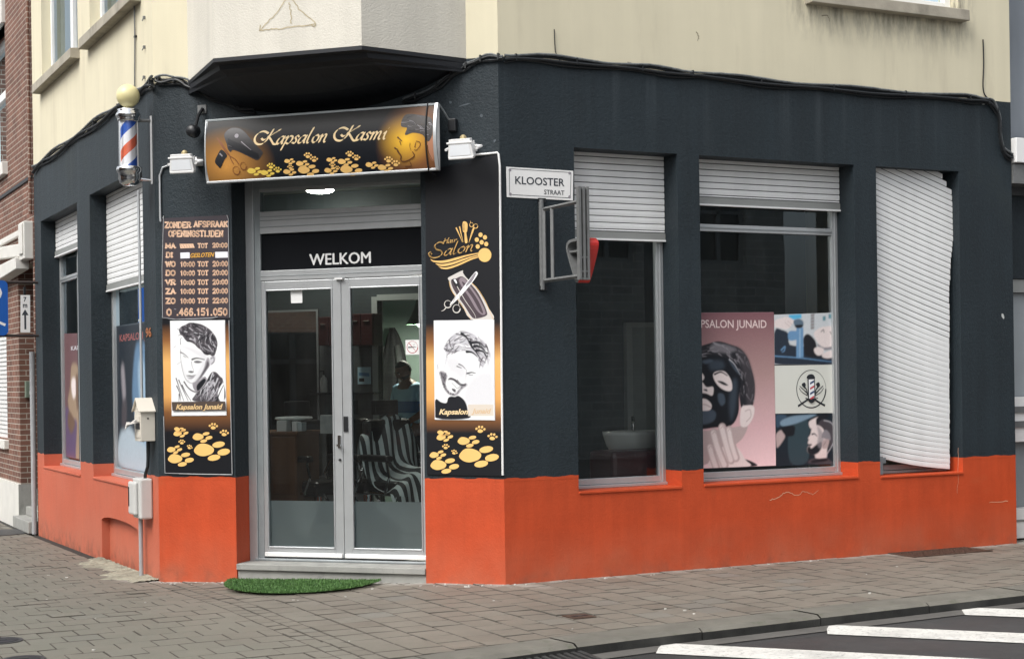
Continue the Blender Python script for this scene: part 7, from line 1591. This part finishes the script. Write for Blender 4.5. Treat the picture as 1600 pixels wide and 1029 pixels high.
HRM = mat('black_hair', (.010, .009, .009), .7, var=.2); hr = MB(); hv = []; hf = []
sel = lambda v: (v[2] > .055 - .0 and True) or (v[1] > .02 and v[2] > -.03)
for f in hd_.f:
    P = [hd_.v[i] for i in f]
    if all(sel(p) for p in P): hr.add([HM @ (Vector(p) * 1.07) for p in P], [tuple(range(4))], HRM)
hr.build('hair', PE, PF, smooth=True)
br_ = MB()
for f in hd_.f:
    P = [hd_.v[i] for i in f]
    if all(p[2] < -.035 and p[1] < .02 and not (abs(p[0]) < .024 and -.075 < p[2] < -.05) for p in P): br_.add([HM @ (Vector(p) * 1.035) for p in P], [tuple(range(4))], HRM)
br_.build('beard', PE, PF, smooth=True)
ey = MB()
for s in (-1, 1): ey.ball((s * .030, -.078, .002), .011, M_WHITE, 10, (1.2, .6, .6)); ey.ball((s * .030, -.086, .001), .006, M_INK, 8, (1, .5, .9)); ey.box(s * .030 - .018, s * .030 + .018, -.096, -.080, .020, .027, HRM)
ey.v = [tuple(HM @ Vector(v)) for v in ey.v]; ey.build('eyes', PE, PF, smooth=True)
t = NT('pale_blue_tshirt'); sx = t.a('SeparateXYZ'); t.l(t.obj(), sx.inputs[0]); zz_ = sx.outputs[2]
f = t.math('MULTIPLY', t.math('GREATER_THAN', zz_, 1.14 * k), t.math('LESS_THAN', zz_, 1.27 * k)); t.pr(t.mix(f, (.36, .58, .74), (.07, .17, .36)), .8); M_TS = t.m
J3 = [(0, 0, .88), (0, .01, 1.10), (0, 0, 1.28), (0, -.01, 1.41), (0, -.035, 1.46)]; R3 = [(.172, .135), (.165, .125), (.182, .132), (.13, .10), (.075, .075)]; E3 = [(0, 1), (1, 2), (2, 3), (3, 4)]
for s in (-1, 1): J3 += [(s * .19, .0, 1.40), (s * .235, -.02, 1.22)]; R3 += [.082, .070]; E3 += [(3, len(J3) - 2), (len(J3) - 2, len(J3) - 1)]
V, F = skin([(x, y, z * k) for x, y, z in J3], E3, R3, None); ts = MB(); ts.add(V, F, M_TS); ts.build('tshirt', PE, PF, smooth=True)
J4 = [(0, 0, .95)]; R4 = [(.175, .138)]; E4 = []
for s in (-1, 1): b0 = len(J4); J4 += [(s * .10, 0, .84), (s * .11, -.01, .50), (s * .12, .02, .12)]; R4 += [(.108, .11), .078, .062]; E4 += [(0, b0), (b0, b0 + 1), (b0 + 1, b0 + 2)]
V, F = skin([(x, y, z * k) for x, y, z in J4], E4, R4, None); ts = MB(); ts.add(V, F, mat('black_trousers', (.014, .015, .018), .8, var=.2)); ts.build('trousers', PE, PF, smooth=True)

# ================================================================== next doors, across the streets
M_BR1 = brick('dark_red_brown_brick', (.19, .095, .07), (.13, .07, .055), (.36, .32, .27))
M_BR2 = brick('brown_brick_across', (.34, .27, .20), (.26, .20, .16), (.44, .41, .36))
M_WST = mat('white_painted_stone', (.62, .61, .57), .7, var=.08, vs=4)
NB = thing('brick_house', 'red brown brick house with white stone trim left of the corner shop', 'house', FL, (-9, 0, -.12))
v0 = -5.66; u1 = -16; dr0, dr1 = -6.78, -5.74        # doorway next to the shop
w = MB(); hol = [(dr0, dr1, -.4, 3.05), (-9.6, -7.72, .92, 2.45), (-9.6, -7.50, 4.45, 6.2)]
cells(w, u1, v0, .40, 9, [(a_, b_, max(c_, .4), d_) for a_, b_, c_, d_ in hol], M_BR1)
for h in hol: reveal(w, h, .40, 9, .28, M_BR1)
w.quad((v0, 0, -.4), (v0, .3, -.4), (v0, .3, 9), (v0, 0, 9), M_BR1); w.build('brick_wall', NB, FL)
w = MB(); cells(w, u1, v0, -.5, .40, [(dr0, dr1, -.5, .4)], M_WST, -.03); w.quad((dr0, -.03, -.5), (dr0, .28, -.5), (dr0, .28, .40), (dr0, -.03, .40), M_STONE); w.quad((u1, -.03, .4), (dr0, -.03, .4), (dr0, 0, .4), (u1, 0, .4), M_WST); w.build('stone_plinth', NB, FL)
w = MB(); w.box(dr0, dr1, .28, .33, -.1, 3.1, mat('dark_brown_door', (.05, .03, .022), .5)); w.build('door', NB, FL)
w = MB(); w.box(dr0 - .02, dr1 + .03, -.10, .27, -.12, .02, M_STONE); w.box(dr0 + .02, dr1, .05, .275, .021, .13, M_STONE); w.build('doorstep', NB, FL, bevel=.01)
w = MB(); a = on(FL, 45, 345, -.12); z0c, z1c = 3.12, 3.55
w.box(-5.98, -5.68, -.11, -.001, 3.08, 3.52, M_WST); w.box(-5.94, -5.72, -.13, -.11, 3.14, 3.50, M_WST)
w.prism([(-5.98, 3.13), (-5.98, 3.28), (-8.2, 3.40), (-8.2, 3.25)], -.11, -.001, M_WST); w.prism([(-5.98, 2.98), (-5.98, 3.12), (-8.2, 3.10), (-8.2, 2.9)], -.16, -.001, M_WST); w.box(-8.2, -6.0, -.05, -.001, 3.41, 3.48, M_WST)
w.build('door_canopy', NB, FL, bevel=.01)
w = MB(); w.box(-9.6, -7.72, .10, .16, .92, 2.45, M_WHITE); 
for i in range(26): w.box(-9.55, -7.76, .09, .10, .98 + i * .056, .98 + i * .056 + .004, M_SHUTD)
w.build('roller_shutter', NB, FL); w = MB(); w.box(-9.7, -7.64, -.06, .12, .80, .915, M_WST); w.build('window_sill', NB, FL, bevel=.008); w = MB(); w.box(-9.7, -7.42, -.07, .12, 4.28, 4.445, M_WST); w.build('window_sill', NB, FL, bevel=.008); w = MB(); w.box(-9.7, -7.45, -.05, .12, 6.2, 6.5, M_WST); w.build('lintel', NB, FL, bevel=.008)
w = MB(); w.box(-9.6, -9.5, .14, .22, 4.45, 6.2, M_WHITE); w.box(-7.60, -7.50, .14, .22, 4.45, 6.2, M_WHITE); w.box(-9.5, -7.6, .14, .22, 4.45, 4.55, M_WHITE); w.box(-9.5, -7.6, .14, .22, 5.42, 5.52, M_WHITE); w.box(-9.5, -7.6, .14, .22, 6.1, 6.2, M_WHITE); wn_ = w.build('window', NB, FL)
w = MB(); w.quad((-9.5, .19, 4.5), (-7.6, .19, 4.5), (-7.6, .19, 6.15), (-9.5, .19, 6.15), M_GLASS); w.build('pane', wn_, FL); w = MB(); w.box(-9.5, -7.6, .26, .28, 4.5, 6.15, mat('dusty_pink_curtain', (.30, .20, .22), .9, var=.2, vs=12)); w.build('curtain', wn_, FL)
w = MB(); w.box(u1, v0, -.02, 0.0 - .002, 4.02, 4.06, M_CABLE); w.build('cornice_cable', NB, FL)
w = MB(); w.box(u1, v0, .34, 8, -.4, 9, M_BR1); w.build('house_body', NB, FL)
mtr = MB(); mtr.box(dr0 - .001, dr0 + .10, .06, .22, 1.46, 1.66, mat('green_grey_meter_housing', (.14, .18, .14), .5)); mtr.box(dr0 + .099, dr0 + .105, .10, .18, 1.50, 1.54, M_WHITE); o = mtr.build('utility_box', bevel=.004); o.data.transform(FL); alone(o, FL, (dr0, .14, 1.46), 'small grey green utility box on the neighbouring doorway reveal', 'utility box')
dp_ = MB(); dp_.tube([(-5.69, -.03, 9), (-5.69, -.03, 3.6)], .02, M_BR1, 8); dp_.tube([(-5.69, -.035, 2.0), (-5.69, -.035, -.12)], .03, M_PIPE, 10); o = dp_.build('downpipe'); o.data.transform(FL); alone(o, FL, (-5.69, -.035, -.12), 'grey pipe in the joint between the shop and the brick house', 'pipe')
mh = MB(); q = gnd(5, 828, -.1); mh.prism([(p[0], p[1]) for p in ell(q.x - .1, q.y, .42, .42, 0, 30)], -.12, zl(q.x, q.y) + .008, M_IRON, 'z'); o = mh.build('manhole_cover'); alone(o, FI, (q.x - .1, q.y, -.1), 'round dark manhole cover at the foot of the brick house', 'manhole cover')
# parking signs on bracket bars
vS = -5.45
bars = thing('sign_bracket', 'pair of dark horizontal bars carrying the blue and white street signs', 'bracket', FL, (vS, 0, 2.08))
for y in (448, 527):
    z = on(FL, 52, y, 0)[1]; z = 1.6 + (592 + 10 - y) / 2437 * (FL.inverted() @ CAM - Vector((vS, 0, 0))).length; m_ = MB(); m_.tube([(vS, .0, z), (vS, -1.4, z)], .017, mat('dark_brown_steel', (.03, .022, .02), .5), 8); m_.build('bar', bars, FL)
def facing(px0, px1, py0, py1, sep):
    # plane across the pavement at v = vS : returns world corners
    A0 = FL @ Vector((vS + sep, 0, 0)); n_ = Vector((0, 1, 0)); out = []
    for (px, py) in ((px0, py1), (px1, py1), (px1, py0), (px0, py0)):
        v = ray(px, py); t_ = (A0.y - CAM.y) / v.y; p = CAM + v * t_; out.append((p.x, p.z))
    return A0.y, out
yS_, c4 = facing(32, 47, 461, 519, .02)
s7 = thing('distance_sign', 'narrow white sign with 7 m and an upward arrow', 'sign', FI, ((c4[0][0] + c4[1][0]) / 2, yS_, c4[0][1]))
b_ = MB(); b_.prism(c4, yS_ - .006, yS_, M_WHITE); b_.build('plate', s7, bevel=.002)
b_ = MB(); w_ = c4[1][0] - c4[0][0]; h_ = c4[2][1] - c4[1][1]; X = lambda s: c4[0][0] + s * w_; Zz = lambda s: c4[0][1] + s * h_
b_.text('7', X(.36), Zz(.82), X(.66), Zz(.95), yS_ - .0066, M_TXT, .03); b_.text('m', X(.28), Zz(.66), X(.74), Zz(.76), yS_ - .0066, M_TXT, .03); b_.poly([(X(.14), Zz(.46)), (X(.86), Zz(.46)), (X(.5), Zz(.62))], yS_ - .0066, M_TXT); b_.poly([(X(.40), Zz(.08)), (X(.60), Zz(.08)), (X(.60), Zz(.47)), (X(.40), Zz(.47))], yS_ - .0068, M_TXT); b_.build('sign_print', s7)
b_ = MB(); b_.box(X(.38), X(.62), yS_, yS_ + .02, Zz(1), Zz(1.22), M_BLACK); b_.build('hanger', s7)
yS_, c4 = facing(-62, 13, 438, 524, .02)
sp7 = thing('parking_sign', 'blue parking sign cut by the left picture edge', 'sign', FI, ((c4[0][0] + c4[1][0]) / 2, yS_, c4[0][1]))
M_BLU = mat('sign_blue', (.01, .10, .42), .35, var=.04); w_ = c4[1][0] - c4[0][0]; h_ = c4[2][1] - c4[1][1]; rr = .06
cor = []
for (cx_, cz_, a0) in ((c4[1][0] - rr, c4[1][1] + rr, -90), (c4[1][0] - rr, c4[2][1] - rr, 0), (c4[0][0] + rr, c4[2][1] - rr, 90), (c4[0][0] + rr, c4[1][1] + rr, 180)): cor += [(cx_ + rr * math.cos(RAD(a0 + q * 15)), cz_ + rr * math.sin(RAD(a0 + q * 15))) for q in range(7)]
b_ = MB(); b_.prism(cor, yS_ - .008, yS_, M_BLU); b_.build('plate', sp7)
b_ = MB(); b_.text('P', X(.0) if False else c4[0][0] + .34 * w_, c4[0][1] + .42 * h_, c4[0][0] + .88 * w_, c4[0][1] + .93 * h_, yS_ - .0088, M_WHITE, .05); b_.stroke([(c4[0][0] + .3 * w_, c4[0][1] + .28 * h_), (c4[0][0] + .6 * w_, c4[0][1] + .30 * h_), (c4[0][0] + .86 * w_, c4[0][1] + .22 * h_), (c4[0][0] + .94 * w_, c4[0][1] + .19 * h_)], .03, yS_ - .0088, M_WHITE); b_.build('sign_print', sp7)

# right neighbour: grey set-back front, white cladding, pipe handle
NR = thing('grey_building', 'grey neighbouring building with recessed front and white gate, right of the corner shop', 'building', FR, (8, 0, 0))
M_GW = mat('blue_grey_metal_cladding', (.22, .245, .275), .6, var=.08, vs=2, streak=.06); M_GS = mat('pale_grey_shutter_panel', (.30, .33, .35), .55, var=.05)
x0 = UR + .006; w = MB(); w.box(x0, 13, .35, 6, 3.83, 8.6, M_GW); w.build('upper_wall', NR, bevel=.004); w = MB(); w.box(x0, 13, .20, 6, 3.28, 3.82, mat('dark_grey_fascia', (.06, .065, .07), .6, var=.15)); w.build('fascia', NR)
w = MB(); w.box(x0 + .0, 13, -.06, .19, 3.55, 3.78, M_WHITE); w.build('light_strip', NR, bevel=.006); w = MB(); w.box(x0, 13, -.02, .19, 3.36, 3.54, M_GREYM); w.build('strip_housing', NR)
w = MB(); w.box(x0, 13, .24, 6, 2.49, 3.279, M_WALL); w.build('lintel_wall', NR); w = MB(); w.box(x0, 13, .26, .5, 2.36, 2.485, M_SHUTD); w.build('shutter_rail', NR); w = MB(); w.box(x0, 13, .32, .5, -.2, 2.355, M_GS); w.build('shutter_panel', NR)
GA = thing('white_gate_panel', 'white metal panel with a bent pipe handle at the right edge of the shop', 'gate', FR, (5.9, .25, .9))
w = MB(); w.box(x0 + .004, 7.2, .22, .27, .93, 1.36, M_WHITE); w.build('panel', GA, bevel=.006); w = MB()
for i in range(2): w.box(x0 + .1, 7.1, .2, .22, 1.07 + .14 * i, 1.13 + .14 * i, M_GREYM)
w.build('slats', GA); w = MB(); w.tube([(x0 - .0 + .01, .18, 1.33), (x0 + .07, .17, 1.33), (x0 + .09, .17, 1.30), (x0 + .09, .17, 1.03), (x0 + .07, .17, 1.0), (x0 + .01, .18, 1.0)], .014, M_GREYM, 8); w.build('pipe_handle', GA)
wbx = MB(); wbx.box(x0 + .01, x0 + .5, .16, .30, .02, .30, M_WHITE); wbx.box(x0 + .01, x0 + .5, .15, .16, .18, .2, M_SHUTD); o = wbx.build('white_block', bevel=.006); o.name = 'footing_block'; alone(o, FR, (5.6, .2, .02), 'white footing block at the right foot of the orange plinth', 'block')

# a dark red car beyond the shop's right end, and one across the side street for the glass to mirror
def car(lab, Mw, paint):
    T_ = thing('parked_car', lab, 'car', Mw); hw = .88
    side = spline([(-2.1, .45), (-2.12, .70), (-2.0, .88), (-1.2, 1.0), (-.4, 1.02), (1.2, 1.02), (1.95, .98), (2.1, .80), (2.12, .45), (1.9, .28), (0, .25), (-1.9, .28)], 5)
    b = MB(); ks = [(-hw, .90), (-hw + .05, .98), (-hw + .16, 1.), (hw - .16, 1.), (hw - .05, .98), (hw, .90)]; n = len(side); vs = []
    for (y, s) in ks: vs += [(p[0] * (s * .5 + .5), y, .60 + (p[1] - .60) * s) for p in side]
    b.add(vs, [(i * n + k, i * n + (k + 1) % n, (i + 1) * n + (k + 1) % n, (i + 1) * n + k) for i in range(len(ks) - 1) for k in range(n)] + [tuple(range(n)), tuple((len(ks) - 1) * n + k for k in range(n))], paint); b.build('body', T_, Mw, smooth=True)
    gp = [(-1.15, 1.0), (-.45, 1.40), (.1, 1.47), (1.0, 1.42), (1.75, 1.0)]; b = MB(); ksg = [(-.80, .0), (-.62, 1.), (.62, 1.), (.80, .0)]
    for s in (-1, 1): b.add([(p[0], s * (.80 - .2 * max(0, (p[1] - 1) / .47)), p[1]) for p in gp], [(0, 1, 2, 3, 4)], M_CARG)
    for (p, q) in ((gp[0], gp[1]), (gp[3], gp[4])): b.quad((p[0], -(.80 - .2 * (p[1] - 1) / .47), p[1]), (q[0], -(.80 - .2 * (q[1] - 1) / .47), q[1]), (q[0], (.80 - .2 * (q[1] - 1) / .47), q[1]), (p[0], (.80 - .2 * (p[1] - 1) / .47), p[1]), M_CARG)
    b.build('windows', T_, Mw); b = MB(); rp = [(-.50, 1.405), (.1, 1.485), (1.05, 1.43)]
    for p, q in zip(rp, rp[1:]): b.quad((p[0], -.63, p[1]), (q[0], -.63, q[1]), (q[0], .63, q[1]), (p[0], .63, p[1]), paint)
    for s in (-1, 1):
        for (x0_, x1_) in ((-1.2, -.47), (1.78, 1.02)): b.tube([(x0_, s * .80, .99), (x1_, s * .62, 1.42)], .035, paint, 6)
        b.tube([(.2, s * .80, 1.0), (.2, s * .61, 1.46)], .03, M_BLACK, 6); b.tube([(-.48, s * .62, 1.41), (.1, s * .62, 1.475), (1.03, s * .62, 1.425)], .03, paint, 6)
    b.build('roof', T_, Mw)
    for x in (-1.32, 1.32):
        for s in (-1, 1):
            b = MB(); b.lathe([(.20, -.1), (.30, -.105), (.325, -.08), (.325, .08), (.30, .105), (.20, .1)], (x, s * .80, .325), M_BLACK, 28, 'y'); wh = b.build('wheel', T_, Mw, smooth=False)
            b = MB(); b.lathe([(.02, -.03), (.2, -.06), (.21, -.09), (.21, .09), (.2, .06), (.02, .03)], (x, s * .815, .325), M_ALU, 20, 'y'); b.build('rim', wh, Mw)
    for s in (-1, 1):
        b = MB(); b.box(-2.09, -1.95, s * .62 - .16, s * .62 + .16, .68, .80, M_WHITE); b.build('headlight', T_, Mw, bevel=.03)
        b = MB(); b.box(1.96, 2.10, s * .66 - .13, s * .66 + .13, .72, .92, mat('tail_lamp_red', (.25, .01, .012), .25)); b.build('taillight', T_, Mw, bevel=.03)
    return T_
M_CARG = mat('dark_car_glass', (.012, .014, .016), .05, var=.05, spec=.8)
q = gnd(1594, 856, -.02)
car('dark red parked car just entering the right picture edge', Matrix.Translation((5.78 + 2.12, -.74, .0)) @ Matrix.Rotation(RAD(180), 4, 'Z'), mat('dark_red_car_paint', (.03, .007, .010), .25, var=.05, spec=.6))
car('grey parked car across the side street mirrored in the door', Matrix.Translation((-9.2, -4.6, -.075)) @ Matrix.Rotation(RAD(92), 4, 'Z'), mat('mid_grey_car_paint', (.10, .11, .12), .25, .4, var=.05))
# houses across: seen in the window reflections
M_BLK = brick('grey_block_wall_across', (.40, .40, .37), (.28, .28, .27), (.52, .52, .50), 2.6)
M_DULL = mat('dull_grey_window_frame', (.26, .27, .27), .6)
def house(lab, Mw, wdt, hgt, m, wins):
    T_ = thing('house', lab, 'house', Mw); b = MB(); cells(b, 0, wdt, -.3, hgt, wins, m)
    for h in wins: reveal(b, h, -.3, hgt, .18, m)
    b.build('brick_wall', T_, Mw); b = MB(); b.box(0, wdt, .3, 7, -.3, hgt, M_BR2); b.build('house_body', T_, Mw); b = MB(); b.prism([(-.25, hgt), (7.2, hgt), (3.4, hgt + 2.6)], 0, wdt, mat('dark_roof_tiles', (.05, .04, .038), .8, var=.3), 'x'); b.build('roof', T_, Mw)
    for h in wins:
        a_, b2, lo, hi = h; b = MB(); b.box(a_, a_ + .09, .14, .2, lo, hi, M_DULL); b.box(b2 - .09, b2, .14, .2, lo, hi, M_DULL); b.box(a_ + .09, b2 - .09, .14, .2, lo, lo + .09, M_DULL); b.box(a_ + .09, b2 - .09, .14, .2, hi - .09, hi, M_DULL); b.box((a_ + b2) / 2 - .05, (a_ + b2) / 2 + .05, .13, .19, lo + .09, hi - .09, M_DULL); b.box(a_ + .09, b2 - .09, .13, .185, hi - .6, hi - .52, M_DULL); w_ = b.build('window', T_, Mw)
        b = MB(); b.quad((a_ + .05, .19, lo + .05), (b2 - .05, .19, lo + .05), (b2 - .05, .19, hi - .05), (a_ + .05, .19, hi - .05), M_CARG); b.build('pane', w_, Mw)
def wrow(n, x0, dx, w_): return [(x0 + i * dx, x0 + i * dx + w_, z, z + 1.7) for i in range(n) for z in (.9, 4.1)]
Mo = Matrix.Translation((15.5, -16.5, -.1)) @ Matrix.Rotation(math.pi, 4, 'Z')
house('taller grey block-walled house across the main street mirrored in the shop windows', Mo, 9, 8.2, M_BLK, [q_ for q_ in wrow(3, 1, 2.8, 1.3) if q_[2] > 2])
house('lower grey block-walled house across the main street nearer the crossing', Matrix.Translation((6.4, -16.5, -.1)) @ Matrix.Rotation(math.pi, 4, 'Z'), 7.5, 7.4, M_BLK, [q_ for q_ in wrow(2, 1.2, 3.3, 1.5) if q_[2] > 2])
house('brick house across the side street mirrored in the door glass', Matrix.Translation((-13.5, -10, -.1)) @ Matrix.Rotation(RAD(90), 4, 'Z'), 9, 7.6, M_BR2, wrow(3, 1, 2.8, 1.4))
house('brick house across the side street farther from the crossing', Matrix.Translation((-13.5, -.9, -.1)) @ Matrix.Rotation(RAD(90), 4, 'Z'), 9, 8.4, M_BR1, wrow(3, 1, 2.8, 1.4))
